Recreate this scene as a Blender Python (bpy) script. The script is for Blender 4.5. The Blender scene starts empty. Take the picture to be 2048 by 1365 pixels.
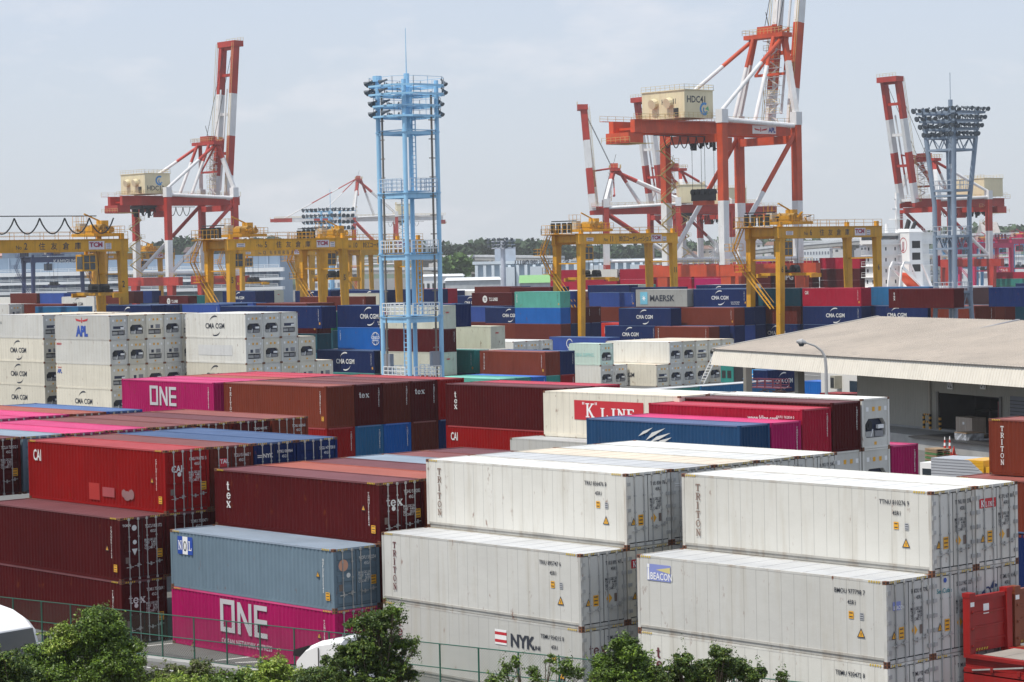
import bpy, bmesh, math, random
import numpy as np
from mathutils import Matrix, Vector
random.seed(7)
SC = bpy.context.scene
COL = SC.collection
R = math.radians
# ---------------------------------------------------------------- camera
CAMH = 17.08
F_PX, PITCH, ROLL, YAW = 4861.62, 0.0333493, -0.0207808, 0.8467812
cy_, sy_ = math.cos(YAW), math.sin(YAW)
FW = Vector((-sy_*math.cos(PITCH), cy_*math.cos(PITCH), -math.sin(PITCH)))
RT = Vector((cy_, sy_, 0)); UP = RT.cross(FW)
R2 = RT*math.cos(ROLL)+UP*math.sin(ROLL); U2 = -RT*math.sin(ROLL)+UP*math.cos(ROLL)
cam = bpy.data.objects.new('camera', bpy.data.cameras.new('camera')); COL.objects.link(cam)
M = Matrix((R2, U2, -FW)).transposed().to_4x4(); M.translation = Vector((0, 0, CAMH))
cam.matrix_world = M
cam.data.sensor_width = 36; cam.data.lens = F_PX/2048*36
cam.data.clip_start = 1; cam.data.clip_end = 40000
SC.camera = cam
def at(u, v, D):
    """world point at photo pixel column u / row v and depth D metres"""
    return Vector((0, 0, CAMH)) + D*(FW + R2*((u-1024)/F_PX) + U2*((682.5-v)/F_PX))
def lev(u, v, z):
    d = FW + R2*((u-1024)/F_PX) + U2*((682.5-v)/F_PX)
    return Vector((0, 0, CAMH)) + d*((z-CAMH)/d.z)
# ---------------------------------------------------------------- world, sun
SUN_EL, SUN_AZ = R(64), Vector((-0.10, -1.0))   # azimuth = direction towards the sun
w = bpy.data.worlds.new('World'); SC.world = w; w.use_nodes = True
nt = w.node_tree; nt.nodes.clear()
out = nt.nodes.new('ShaderNodeOutputWorld'); bg = nt.nodes.new('ShaderNodeBackground')
sky = nt.nodes.new('ShaderNodeTexSky'); sky.sky_type = 'NISHITA'; sky.sun_disc = False
sky.sun_elevation = SUN_EL; sky.sun_rotation = math.atan2(SUN_AZ.x, SUN_AZ.y)
sky.air_density = 1.0; sky.dust_density = 1.6; sky.ozone_density = 1.5; sky.altitude = 0
# thin hazy cloud veil mixed over the clear sky
tc = nt.nodes.new('ShaderNodeTexCoord'); mp = nt.nodes.new('ShaderNodeMapping'); mp.inputs['Scale'].default_value = (1, 1, 2.6); mp.inputs['Location'].default_value = (.31, .12, .4)
nz = nt.nodes.new('ShaderNodeTexNoise'); nz.inputs['Scale'].default_value = 13; nz.inputs['Detail'].default_value = 6; nz.inputs['Roughness'].default_value = .55
rp = nt.nodes.new('ShaderNodeValToRGB'); rp.color_ramp.elements[0].position = .535; rp.color_ramp.elements[1].position = .80
rp.color_ramp.elements[0].color = (0, 0, 0, 1); rp.color_ramp.elements[1].color = (.6, .6, .6, 1)
veil = nt.nodes.new('ShaderNodeMixRGB'); veil.inputs[0].default_value = .8; veil.inputs[2].default_value = (6.5, 7.3, 8.7, 1)
sx = nt.nodes.new('ShaderNodeSeparateXYZ'); hr_ = nt.nodes.new('ShaderNodeMapRange'); hr_.inputs[1].default_value = 0; hr_.inputs[2].default_value = .16; gr = nt.nodes.new('ShaderNodeMixRGB')
gr.inputs[1].default_value = (7.6, 8.15, 8.75, 1); gr.inputs[2].default_value = (6.9, 7.9, 9.7, 1)
nt.links.new(tc.outputs['Generated'], sx.inputs[0]); nt.links.new(sx.outputs[2], hr_.inputs[0]); nt.links.new(hr_.outputs[0], gr.inputs[0]); nt.links.new(gr.outputs[0], veil.inputs[2])
cl = nt.nodes.new('ShaderNodeMixRGB'); cl.inputs[2].default_value = (9.6, 9.4, 9.7, 1)
nt.links.new(tc.outputs['Generated'], mp.inputs[0]); nt.links.new(mp.outputs[0], nz.inputs['Vector']); nt.links.new(nz.outputs[0], rp.inputs[0])
nt.links.new(sky.outputs[0], veil.inputs[1]); nt.links.new(veil.outputs[0], cl.inputs[1]); nt.links.new(rp.outputs[0], cl.inputs[0])
nt.links.new(cl.outputs[0], bg.inputs[0]); nt.links.new(bg.outputs[0], out.inputs[0])
bg.inputs[1].default_value = 0.10
sl = bpy.data.lights.new('sun', 'SUN'); sl.energy = 4.2; sl.angle = R(0.5); sl.color = (1, .94, .84)
so = bpy.data.objects.new('sun', sl); COL.objects.link(so)
sd = Vector((SUN_AZ.x, SUN_AZ.y, 0)).normalized()*math.cos(SUN_EL) + Vector((0, 0, math.sin(SUN_EL)))
so.rotation_euler = sd.to_track_quat('Z', 'Y').to_euler()
SC.view_settings.view_transform = 'Standard'; SC.view_settings.look = 'None'
SC.view_settings.exposure = 0; SC.view_settings.gamma = 1
SC.render.engine = 'CYCLES'

# ---------------------------------------------------------------- materials
MATS = {}
def mat(name, col, rough=.5, var=.12, dirt=0., dcol=(.12, .09, .06), nscale=.5, metal=0., rust=0., seams=0., spec=.5, streak=True, bump=0., bscale=6., bdist=.05):
    """weathered paint: slow tone changes, vertical dirt streaks, rust spots, panel seams"""
    if name in MATS: return MATS[name]
    m = bpy.data.materials.new(name); m.use_nodes = True; MATS[name] = m
    n = m.node_tree.nodes; l = m.node_tree.links; b = n['Principled BSDF']
    b.inputs['Roughness'].default_value = rough; b.inputs['Metallic'].default_value = metal
    b.inputs['Specular IOR Level'].default_value = spec
    geo = n.new('ShaderNodeNewGeometry')
    nz = n.new('ShaderNodeTexNoise'); nz.inputs['Scale'].default_value = nscale; nz.inputs['Detail'].default_value = 5
    l.new(geo.outputs['Position'], nz.inputs['Vector'])
    mr = n.new('ShaderNodeMapRange'); mr.inputs[1].default_value = .3; mr.inputs[2].default_value = .7
    mr.inputs[3].default_value = 1-var; mr.inputs[4].default_value = 1+var
    l.new(nz.outputs[0], mr.inputs[0])
    mul = n.new('ShaderNodeVectorMath'); mul.operation = 'SCALE'; mul.inputs[0].default_value = col
    if rust:
        oi = n.new('ShaderNodeObjectInfo'); m2 = n.new('ShaderNodeMapRange'); m2.inputs[3].default_value = .88; m2.inputs[4].default_value = 1.12; l.new(oi.outputs['Random'], m2.inputs[0])
        m3 = n.new('ShaderNodeMath'); m3.operation = 'MULTIPLY'; l.new(mr.outputs[0], m3.inputs[0]); l.new(m2.outputs[0], m3.inputs[1]); l.new(m3.outputs[0], mul.inputs['Scale'])
    else: l.new(mr.outputs[0], mul.inputs['Scale'])
    cur = mul.outputs[0]
    def blend(fac, c, cur):
        mx = n.new('ShaderNodeMixRGB'); mx.inputs[2].default_value = (*c, 1)
        l.new(fac, mx.inputs[0]); l.new(cur, mx.inputs[1]); return mx.outputs[0]
    def noisemask(scale, vec, lo, hi, amt):
        mp = n.new('ShaderNodeMapping'); mp.inputs['Scale'].default_value = vec
        l.new(geo.outputs['Position'], mp.inputs[0])
        q = n.new('ShaderNodeTexNoise'); q.inputs['Scale'].default_value = scale; q.inputs['Detail'].default_value = 6; q.inputs['Roughness'].default_value = .65
        l.new(mp.outputs[0], q.inputs['Vector'])
        r = n.new('ShaderNodeMapRange'); r.inputs[1].default_value = lo; r.inputs[2].default_value = hi; r.inputs[3].default_value = 0; r.inputs[4].default_value = amt
        l.new(q.outputs[0], r.inputs[0]); return r.outputs[0]
    if seams:
        tx = n.new('ShaderNodeTexCoord'); sp = n.new('ShaderNodeSeparateXYZ'); l.new(tx.outputs['Object'], sp.inputs[0])
        dv = n.new('ShaderNodeMath'); dv.operation = 'DIVIDE'; dv.inputs[1].default_value = seams; l.new(sp.outputs[0], dv.inputs[0])
        fr = n.new('ShaderNodeMath'); fr.operation = 'FRACT'; l.new(dv.outputs[0], fr.inputs[0])
        lt = n.new('ShaderNodeMath'); lt.operation = 'LESS_THAN'; lt.inputs[1].default_value = .035/seams; l.new(fr.outputs[0], lt.inputs[0])
        sc_ = n.new('ShaderNodeMath'); sc_.operation = 'MULTIPLY'; sc_.inputs[1].default_value = .34; l.new(lt.outputs[0], sc_.inputs[0])
        cur = blend(sc_.outputs[0], (.2, .2, .19), cur)
    if dirt: cur = blend(noisemask(1.0, (2.2, 2.2, .22) if streak else (.8, .8, .8), .5, .8, dirt), dcol, cur)
    if rust: cur = blend(noisemask(2.6, (1, 1, .45), .63, .72, rust), (.16, .045, .015), cur)
    l.new(cur, b.inputs['Base Color'])
    if bump:
        bp = n.new('ShaderNodeBump'); bp.inputs['Strength'].default_value = bump; bp.inputs['Distance'].default_value = bdist
        q = n.new('ShaderNodeTexNoise'); q.inputs['Scale'].default_value = bscale; q.inputs['Detail'].default_value = 4
        l.new(geo.outputs['Position'], q.inputs['Vector']); l.new(q.outputs[0], bp.inputs['Height']); l.new(bp.outputs[0], b.inputs['Normal'])
    return m
CC = {  # container paint: side colour
 'maroon': (.070, .007, .008), 'brown': (.11, .021, .014), 'rustbrown': (.16, .033, .018), 'red': (.23, .007, .007), 'brightred': (.48, .03, .018),
 'crimson': (.33, .012, .035), 'magenta': (.37, .010, .10), 'navy': (.008, .02, .085), 'royal': (.035, .075, .28), 'blue': (.012, .12, .42),
 'midblue': (.025, .13, .27), 'steelblue': (.018, .06, .14), 'greyblue': (.135, .19, .235), 'slate': (.05, .08, .12), 'teal': (.035, .22, .19), 'mint': (.10, .36, .29), 'green': (.02, .14, .06),
 'beige': (.50, .50, .42), 'cream': (.62, .62, .50), 'grey': (.33, .33, .31), 'white': (.61, .60, .555), 'creamwhite': (.64, .60, .50), 'greywhite': (.53, .525, .495), 'palemint': (.55, .68, .60), 'darkteal': (.02, .08, .11), 'orange': (.24, .05, .022), 'lightblue': (.12, .33, .42)}
def cmat(c):
    k = c in ('white', 'creamwhite', 'greywhite', 'cream', 'beige', 'palemint')
    return mat('paint_'+c, CC[c], .55, .08, .35 if k else .4, (.40, .33, .23) if k else tuple(x*.5+.004 for x in CC[c]), rust=.7, spec=.06)
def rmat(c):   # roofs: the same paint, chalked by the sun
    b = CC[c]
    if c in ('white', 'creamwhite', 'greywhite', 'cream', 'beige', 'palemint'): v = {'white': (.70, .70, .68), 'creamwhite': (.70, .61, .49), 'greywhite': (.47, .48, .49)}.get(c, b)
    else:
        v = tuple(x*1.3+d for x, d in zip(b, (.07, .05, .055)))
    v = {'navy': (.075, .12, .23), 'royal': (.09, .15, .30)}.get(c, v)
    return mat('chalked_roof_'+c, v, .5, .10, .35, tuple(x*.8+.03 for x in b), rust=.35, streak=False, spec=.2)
def smat(c):   # reefer side sheet with seams
    return mat('sheet_'+c, CC[c], .42, .05, .5, (.40, .36, .28), rust=.75, seams=.61, nscale=.35, spec=.3, bump=.16, bscale=1.3, bdist=.12)
def fmat(c):   # corner posts and rails: chipped, rust-stained
    return mat('worn_frame_'+c, tuple(x*.92 for x in CC[c]), .6, .12, .75, (.30, .20, .12), rust=1., spec=.2, nscale=1.2)
STEEL = mat('worn_steel', (.36, .36, .35), .45, .2, .3)
RUST = mat('rust', (.17, .065, .03), .8, .35)
BLACK = mat('black_rubber', (.015, .015, .016), .6, .1)
DARK = mat('dark_recess', (.02, .022, .025), .7, .2)
WHT = mat('white_paint', (.80, .80, .79), .45, .04)
OFFW = mat('offwhite_letters', (.66, .66, .64), .5, .05)
INK = mat('dark_ink', (.03, .035, .05), .5, .05)
INKR = mat('dark_red_ink', (.12, .025, .03), .5, .05)
INKT = mat('brown_ink', (.22, .15, .12), .5, .05)
YEL = mat('warning_yellow', (.72, .36, .02), .5, .06)
YELT = mat('hazard_yellow', (.62, .42, .04), .5, .06)
REDP = mat('red_print', (.50, .02, .03), .5, .05)
BLUP = mat('blue_print', (.02, .07, .36), .5, .05)
NAVYR = mat('navy_machinery', (.012, .02, .055), .45, .2)
ALU = mat('aluminium', (.55, .56, .57), .35, .1, metal=.3)
GLS = mat('glass', (.03, .04, .05), .12, .05, spec=.8)
PLATE = mat('brown_plate', (.16, .12, .10), .6, .1)

# ---------------------------------------------------------------- mesh builder
class MB:
    def __init__(s): s.v = []; s.f = []; s.m = []
    def quad(s, a, b, c, d, mi=0):
        i = len(s.v); s.v += [tuple(a), tuple(b), tuple(c), tuple(d)]; s.f.append((i, i+1, i+2, i+3)); s.m.append(mi)
    def poly(s, pts, mi=0):
        i = len(s.v); s.v += [tuple(p) for p in pts]; s.f.append(tuple(range(i, i+len(pts)))); s.m.append(mi)
    def box(s, x0, x1, y0, y1, z0, z1, mi=0):
        i = len(s.v)
        s.v += [(x0, y0, z0), (x1, y0, z0), (x1, y1, z0), (x0, y1, z0), (x0, y0, z1), (x1, y0, z1), (x1, y1, z1), (x0, y1, z1)]
        for q in ((0, 3, 2, 1), (4, 5, 6, 7), (0, 1, 5, 4), (1, 2, 6, 5), (2, 3, 7, 6), (3, 0, 4, 7)): s.f.append(tuple(i+k for k in q)); s.m.append(mi)
    def hexa(s, p, mi=0):
        i = len(s.v); s.v += [tuple(q) for q in p]
        for q in ((0, 3, 2, 1), (4, 5, 6, 7), (0, 1, 5, 4), (1, 2, 6, 5), (2, 3, 7, 6), (3, 0, 4, 7)): s.f.append(tuple(i+k for k in q)); s.m.append(mi)
    def bar(s, a, b, w, h=None, mi=0, up=(0, 0, 1)):
        a = Vector(a); b = Vector(b); d = (b-a).normalized(); u = Vector(up)
        if abs(d.dot(u)) > .98: u = Vector((0, 1, 0))
        sd = d.cross(u).normalized(); u = sd.cross(d); h = h or w; x = sd*w/2; y = u*h/2
        s.hexa([a-x-y, a+x-y, a+x+y, a-x+y, b-x-y, b+x-y, b+x+y, b-x+y], mi)
    def tube(s, a, b, r, r2=None, n=10, mi=0, cap=True):
        a = Vector(a); b = Vector(b); d = (b-a).normalized(); u = Vector((0, 0, 1)) if abs(d.z) < .95 else Vector((1, 0, 0))
        x = d.cross(u).normalized(); y = d.cross(x); r2 = r if r2 is None else r2; i = len(s.v)
        for k in range(n):
            t = 2*math.pi*k/n; c = x*math.cos(t)+y*math.sin(t); s.v += [tuple(a+c*r), tuple(b+c*r2)]
        for k in range(n):
            j = (k+1) % n; s.f.append((i+2*k, i+2*j, i+2*j+1, i+2*k+1)); s.m.append(mi)
        if cap:
            s.f.append(tuple(i+2*k for k in range(n))); s.m.append(mi); s.f.append(tuple(i+2*k+1 for k in reversed(range(n)))); s.m.append(mi)
    def rail(s, a, b, h=1.1, sp=1.6, w=.05, mi=0, mid=2):
        a = Vector(a); b = Vector(b); L = (b-a).length; n = max(1, round(L/sp)); z = Vector((0, 0, h))
        for k in range(n+1): p = a+(b-a)*k/n; s.bar(p, p+z, w, mi=mi)
        for k in range(1, mid+1): s.bar(a+z*k/mid, b+z*k/mid, w, mi=mi)
    def ladder(s, a, b, wdt=.5, w=.05, sp=.45, mi=0, side=(1, 0, 0)):
        a = Vector(a); b = Vector(b); q = Vector(side)*wdt/2; s.bar(a-q, b-q, w, mi=mi); s.bar(a+q, b+q, w, mi=mi)
        n = int((b-a).length/sp)
        for k in range(1, n): p = a+(b-a)*k/n; s.bar(p-q, p+q, w*.8, mi=mi)
    def arc(s, pts, w, mi=0, taper=None):
        for k in range(len(pts)-1): s.bar(pts[k], pts[k+1], w, mi=mi)
    def mesh(s, name, mats):
        me = bpy.data.meshes.new(name); me.from_pydata(s.v, [], s.f)
        for m in mats: me.materials.append(m)
        if len(mats) > 1: me.polygons.foreach_set('material_index', s.m)
        me.update()
        bm = bmesh.new(); bm.from_mesh(me); bmesh.ops.recalc_face_normals(bm, faces=bm.faces); bm.to_mesh(me); bm.free()
        return me
    def build(s, name, mats, parent=None, loc=None):
        return link(name, s.mesh(name, mats if isinstance(mats, (list, tuple)) else [mats]), parent, loc)
def link(name, me, parent=None, loc=None, mats=None, rot=None, scale=None):
    o = bpy.data.objects.new(name, me); COL.objects.link(o)
    if parent: o.parent = parent
    if loc is not None: o.location = loc
    if rot is not None: o.rotation_euler = rot
    if scale is not None: o.scale = scale
    if mats:
        for i, m in enumerate(mats): o.material_slots[i].link = 'OBJECT'; o.material_slots[i].material = m
    return o
def tag(o, label=None, cat=None, group=None, kind=None):
    if label: o['label'] = label
    if cat: o['category'] = cat
    if group: o['group'] = group
    if kind: o['kind'] = kind
    return o
def thing(name, label, cat, loc=(0, 0, 0), rz=0, group=None):
    o = bpy.data.objects.new(name, None); COL.objects.link(o); o.location = loc; o.rotation_euler = (0, 0, rz); o.empty_display_size = .5
    return tag(o, label, cat, group)
# ---------------------------------------------------------------- lettering
TXT = {}
def text_mesh(s, bold=0., align='LEFT'):
    k = (s, bold, align)
    if k in TXT: return TXT[k]
    cu = bpy.data.curves.new('lettering', 'FONT'); cu.body = s; cu.size = 1.38; cu.offset = bold; cu.align_x = align; cu.resolution_u = 2; cu.space_line = .8
    o = bpy.data.objects.new('tmp', cu); COL.objects.link(o)
    dg = bpy.context.evaluated_depsgraph_get(); dg.update()
    me = bpy.data.meshes.new_from_object(o.evaluated_get(dg)); me.name = 'lettering'
    bpy.data.objects.remove(o); me.materials.clear(); me.materials.append(INK); TXT[k] = me
    return me
def face_rot(f): return (R(90), 0, {'S': 0, 'E': R(90), 'N': R(180), 'W': R(-90)}[f])
def put(parent, me, f, u, z, off, m, sx=1, sz=1, name='lettering'):
    """place a flat mesh on a face: S = -Y side at y=off, E = +X end at x=off"""
    loc = (u, off, z) if f in 'SN' else (off, u, z)
    return link(name, me, parent, loc, [m]*len(me.materials), face_rot(f), (sx, sz, 1))
def text(parent, s, f, u, z, off, h, m, bold=0., wx=1., align='LEFT'):
    return put(parent, text_mesh(s, bold, align), f, u, z, off, m, h*wx, h)
SER = {
 'T': [((0, .93), (.7, .93), .13), ((.35, .0), (.35, .93), .17), ((.16, .04), (.54, .04), .08), ((.04, .72), (.04, .9), .08), ((.66, .72), (.66, .9), .08)],
 'R': [((.18, 0), (.18, 1), .16), ((.18, .95), (.5, .95), .1), ((.5, .95), (.62, .84), .12), ((.62, .86), (.62, .62), .15), ((.62, .64), (.5, .52), .12), ((.18, .52), (.52, .52), .1), ((.4, .52), (.66, .03), .15), ((0, .04), (.36, .04), .08), ((0, .96), (.2, .96), .08), ((.6, .04), (.78, .04), .08)],
 'I': [((.3, 0), (.3, 1), .17), ((.1, .04), (.5, .04), .08), ((.1, .96), (.5, .96), .08)],
 'O': [((.36+.29*math.cos(a*math.pi/8), .5+.44*math.sin(a*math.pi/8)), (.36+.29*math.cos((a+1)*math.pi/8), .5+.44*math.sin((a+1)*math.pi/8)), .13) for a in range(16)],
 'N': [((.15, 0), (.15, 1), .11), ((.62, 0), (.62, 1), .11), ((.13, .97), (.64, .03), .17), ((0, .04), (.32, .04), .08), ((0, .96), (.2, .96), .08), ((.46, .96), (.78, .96), .08)],
 'K': [((.18, 0), (.18, 1), .17), ((.2, .42), (.66, .97), .11), ((.32, .56), (.68, .03), .17), ((0, .04), (.36, .04), .08), ((0, .96), (.36, .96), .08), ((.5, .96), (.8, .96), .08), ((.54, .04), (.84, .04), .08)],
 'L': [((.18, 0), (.18, 1), .17), ((0, .05), (.62, .05), .1), ((.6, .02), (.6, .3), .09), ((0, .96), (.36, .96), .08)],
 'E': [((.18, 0), (.18, 1), .17), ((0, .05), (.62, .05), .1), ((0, .95), (.6, .95), .1), ((.18, .5), (.46, .5), .09), ((.61, .02), (.61, .28), .09), ((.59, .74), (.59, .98), .09)],
 't': [((.25, .08), (.25, 1.0), .2), ((.02, .68), (.5, .68), .1), ((.25, .07), (.5, .1), .14)],
 'e': [((.36+.27*math.cos(a*math.pi/8), .36+.31*math.sin(a*math.pi/8)), (.36+.27*math.cos((a+1)*math.pi/8), .36+.31*math.sin((a+1)*math.pi/8)), .15) for a in range(0, 15)] + [((.1, .38), (.64, .38), .09)],
 'x': [((.06, .7), (.62, .02), .2), ((.06, .02), (.6, .7), .1), ((0, .71), (.28, .71), .07), ((.42, .71), (.7, .71), .07), ((-.02, .03), (.24, .03), .07), ((.38, .03), (.72, .03), .07)],
 ' ': []}
def serif_mesh(s, vertical=False, step=None):
    k = ('SER', s, vertical)
    if k in TXT: return TXT[k]
    mb = MB(); x = 0; y = 0; n = 0
    for ch in s:
        for (a, b, wd) in SER[ch]:
            a = Vector((a[0]+x, a[1]+y, n*.0006)); b = Vector((b[0]+x, b[1]+y, n*.0006)); d = (b-a).normalized(); q = Vector((-d.y, d.x, 0))*wd/2; n += 1
            mb.quad(a-q, b-q, b+q, a+q)
        if vertical: y -= (step or 1.28)
        else: x += {'I': .62, 't': .55, ' ': .45}.get(ch, .86)
    TXT[k] = mb.mesh('lettering', [INK]); return TXT[k]
def poly_mesh(key, polys, mats=1):
    if key in TXT: return TXT[key]
    mb = MB()
    for i, pg in enumerate(polys):
        mi = 0
        if isinstance(pg, tuple) and isinstance(pg[0], int): mi, pg = pg
        mb.poly([(p[0], p[1], i*.0008) for p in pg], mi)
    TXT[key] = mb.mesh(key if isinstance(key, str) else 'lettering', [INK]*mats); return TXT[key]
def rect(x0, x1, y0, y1): return [(x0, y0), (x1, y0), (x1, y1), (x0, y1)]
def swoosh(flip=1):
    o = []; i = []
    for k in range(9):
        t = k/8; a = R(158-t*88); r = 1.0; o.append((r*math.cos(a), r*math.sin(a)))
        i.append((r*math.cos(a)*(1-.0)*1, (r-.10*math.sin(t*2.6)-.015)*math.sin(a)-.05*t))
    p = o+i[::-1]
    return [(x*flip, y*flip) for x, y in p]
ONE_P = [rect(0, .16, 0, 1), rect(.58, .74, 0, 1), rect(.16, .58, 0, .15), rect(.16, .58, .85, 1),
         rect(.88, 1.03, 0, .97), [(1.03, .97), (1.03, .66), (1.44, 0), (1.44, .31)], rect(1.44, 1.59, 0, .97),
         rect(1.72, 1.88, 0, .97), rect(1.88, 2.36, 0, .15), rect(1.88, 2.36, .40, .55), rect(1.88, 2.36, .82, .97)]
def circ(cx, cy, r, n=16, a0=0, a1=360, sy=1): return [(cx+r*math.cos(R(a0+(a1-a0)*k/n)), cy+sy*r*math.sin(R(a0+(a1-a0)*k/n))) for k in range(n if a1-a0 == 360 else n+1)]
def ring(cx, cy, r, wd, n=16, sx=1):
    return [[(cx+sx*(r)*math.cos(a), cy+r*math.sin(a)), (cx+sx*r*math.cos(b), cy+r*math.sin(b)), (cx+sx*(r-wd)*math.cos(b), cy+(r-wd)*math.sin(b)), (cx+sx*(r-wd)*math.cos(a), cy+(r-wd)*math.sin(a))] for a, b in ((2*math.pi*k/n, 2*math.pi*(k+1)/n) for k in range(n))]
# ---------------------------------------------------------------- ground, so the lot has somewhere to stand
def slab(name, pts, z, m, kind='structure'):
    mb = MB(); mb.poly([(x, y, z) for x, y in pts]); o = mb.build(name, m); o['kind'] = kind; return o
ASPH = mat('asphalt', (.135, .135, .13), .85, .18, .5, (.07, .07, .07), nscale=.12, streak=False, spec=.3)
LINE = mat('road_paint', (.62, .62, .60), .7, .1, .5, (.2, .2, .2), streak=False)
slab('ground', [(-9000, -2500), (3000, -2500), (3000, 9000), (-9000, 9000)], 0, ASPH)
# ---------------------------------------------------------------- shipping containers
CW = 2.438
def corr(mb, x0, x1, z0, z1, y, dep, pitch, ax='x', sgn=1, mi=0):
    """trapezoid corrugated sheet from x0 to x1 (along ax) at plane y, ribs dep deep inwards (sgn)"""
    n = max(1, round((x1-x0)/pitch)); p = (x1-x0)/n; pr = []
    for k in range(n):
        b = x0+k*p
        pr += [(b, 0), (b+p*.26, 0), (b+p*.5, dep), (b+p*.76, dep)]
    pr.append((x1, 0))
    for (a, da), (b, db) in zip(pr, pr[1:]):
        if ax == 'x': q = [(a, y+sgn*da, z0), (b, y+sgn*db, z0), (b, y+sgn*db, z1), (a, y+sgn*da, z1)]
        elif ax == 'y': q = [(y+sgn*da, a, z0), (y+sgn*db, b, z0), (y+sgn*db, b, z1), (y+sgn*da, a, z1)]
        mb.quad(*q, mi)
def roof_sheet(mb, L, H, mi=0, y0=.09, y1=CW-.09):
    n = round((L-.3)/.209); p = (L-.3)/n; pr = []
    for k in range(n): b = .15+k*p; pr += [(b, 0), (b+p*.3, 0), (b+p*.5, -.02), (b+p*.8, -.02)]
    pr.append((L-.15, 0))
    for (a, da), (b, db) in zip(pr, pr[1:]): mb.quad((a, y0, H-.035+da), (b, y0, H-.035+db), (b, y1, H-.035+db), (a, y1, H-.035+da), mi)
def frame_into(mb, L, H, mi=0, rail=.10, mr=0):
    W = CW; c = .14
    for x in (0.004, L-c+.0): 
        for y in (.004, W-c-.004): mb.box(x, x+c-.004, y, y+c, .118, H-.118, mi)
    for y0, y1 in ((.012, .09), (W-.09, W-.012)):
        mb.box(c+.03, L-c-.03, y0, y1, H-.085, H-.006, mr); mb.box(c+.03, L-c-.03, y0+.02, y1, .015, .15, mi)
    for x0, x1 in ((.012, .10), (L-.10, L-.012)):
        mb.box(x0, x1, c+.03, W-c-.03, H-.10, H-.006, mr); mb.box(x0, x1, c+.03, W-c-.03, .015, .14, mi)
CACHE = {}
def casting_mesh():
    if 'cast' not in CACHE:
        mb = MB(); mb.box(0, .178, 0, .162, 0, .118, 0)
        mb.box(.05, .13, -.003, .0, .03, .09, 1); mb.box(.178, .181, .045, .12, .03, .09, 1); CACHE['cast'] = mb.mesh('corner_casting', [RUST, DARK])
    return CACHE['cast']
def castings(root, L, H, full=True):
    for x in (0, L-.178):
        for y in ((0, CW-.162) if full else (0,)):
            for z in (0, H-.118): link('corner_casting', casting_mesh(), root, (x-(.002 if x == 0 else -.002), y-(.002 if y == 0 else -.002), z))
def dry_parts(L, H):
    k = ('dry', L, H)
    if k in CACHE: return CACHE[k]
    W = CW; d = {}
    mb = MB(); frame_into(mb, L, H, 0, mr=1); d['frame'] = mb.mesh('frame', [BLACK, BLACK])
    mb = MB(); corr(mb, .14, L-.14, .15, H-.085, .022, .036, .278); d['side_panel'] = mb.mesh('side_panel', [BLACK])
    mb = MB(); corr(mb, .14, L-.14, .15, H-.085, W-.022, .036, .278, sgn=-1); d['side_far'] = mb.mesh('side_panel', [BLACK])
    mb = MB(); roof_sheet(mb, L, H); d['roof_panel'] = mb.mesh('roof_panel', [BLACK])
    mb = MB(); corr(mb, .14, W-.14, .14, H-.10, .03, .045, .25, 'y', 1); d['front_wall'] = mb.mesh('front_wall', [BLACK])
    mb = MB(); corr(mb, .14, W-.14, .14, H-.10, L-.03, .045, .25, 'y', -1); d['end_wall'] = mb.mesh('end_wall', [BLACK])
    CACHE[k] = d; return d
def body_mesh(L, H, kind, end):
    """the whole box as one mesh: 0 paint, 1 roof paint, 2 rust castings, 3 dark, 4 lower rail"""
    k = ('body', L, H, kind, end)
    if k in CACHE: return CACHE[k]
    W = CW; mb = MB(); frame_into(mb, L, H, 0, mr=1 if kind == 'dry' else 0)
    if kind == 'dry':
        corr(mb, .14, L-.14, .15, H-.085, .022, .036, .278); corr(mb, .14, L-.14, .15, H-.085, W-.022, .036, .278, sgn=-1)
        corr(mb, .14, W-.14, .14, H-.10, .03, .045, .25, 'y', 1)
    else:
        mb.box(.14, L-(.42 if end == 'unit' else .14), .02, W-.02, .24, H-.09, 0); mb.box(.14, L-.14, -.004, W+.004, .03, .24, 4)
        if end == 'unit': mb.box(L-.42, L-.145, .02, .05, .24, H-.09, 0); mb.box(L-.42, L-.145, W-.05, W-.02, .24, H-.09, 0)
    if end == 'blank': corr(mb, .14, W-.14, .14, H-.10, L-.03, .045, .25, 'y', -1)
    if end == 'door':
        mb.box(L-.09, L-.04, .14, W-.14, .14, H-.10, 0)
        for y in (.42, .95, 1.49, 2.02): mb.bar((L-.02, y, .06), (L-.02, y, H-.04), .045, mi=5)
        for z in (.55, 1.1, 1.65, 2.2): mb.box(L-.04, L-.03, .2, 1.16, z, z+.1, 3); mb.box(L-.04, L-.03, 1.28, 2.24, z, z+.1, 3)
    if kind == 'dry': roof_sheet(mb, L, H, 1)
    else: mb.box(.14, L-.14, .09, W-.09, H-.06, H-.02, 1)
    for x in (0, L-.178):
        for y in (0, W-.162):
            for z in (0, H-.118): mb.box(x-.002, x+.18, y-.002, y+.164, z, z+.118, 2)
    CACHE[k] = mb.mesh('body', [BLACK]*6); return CACHE[k]
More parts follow.
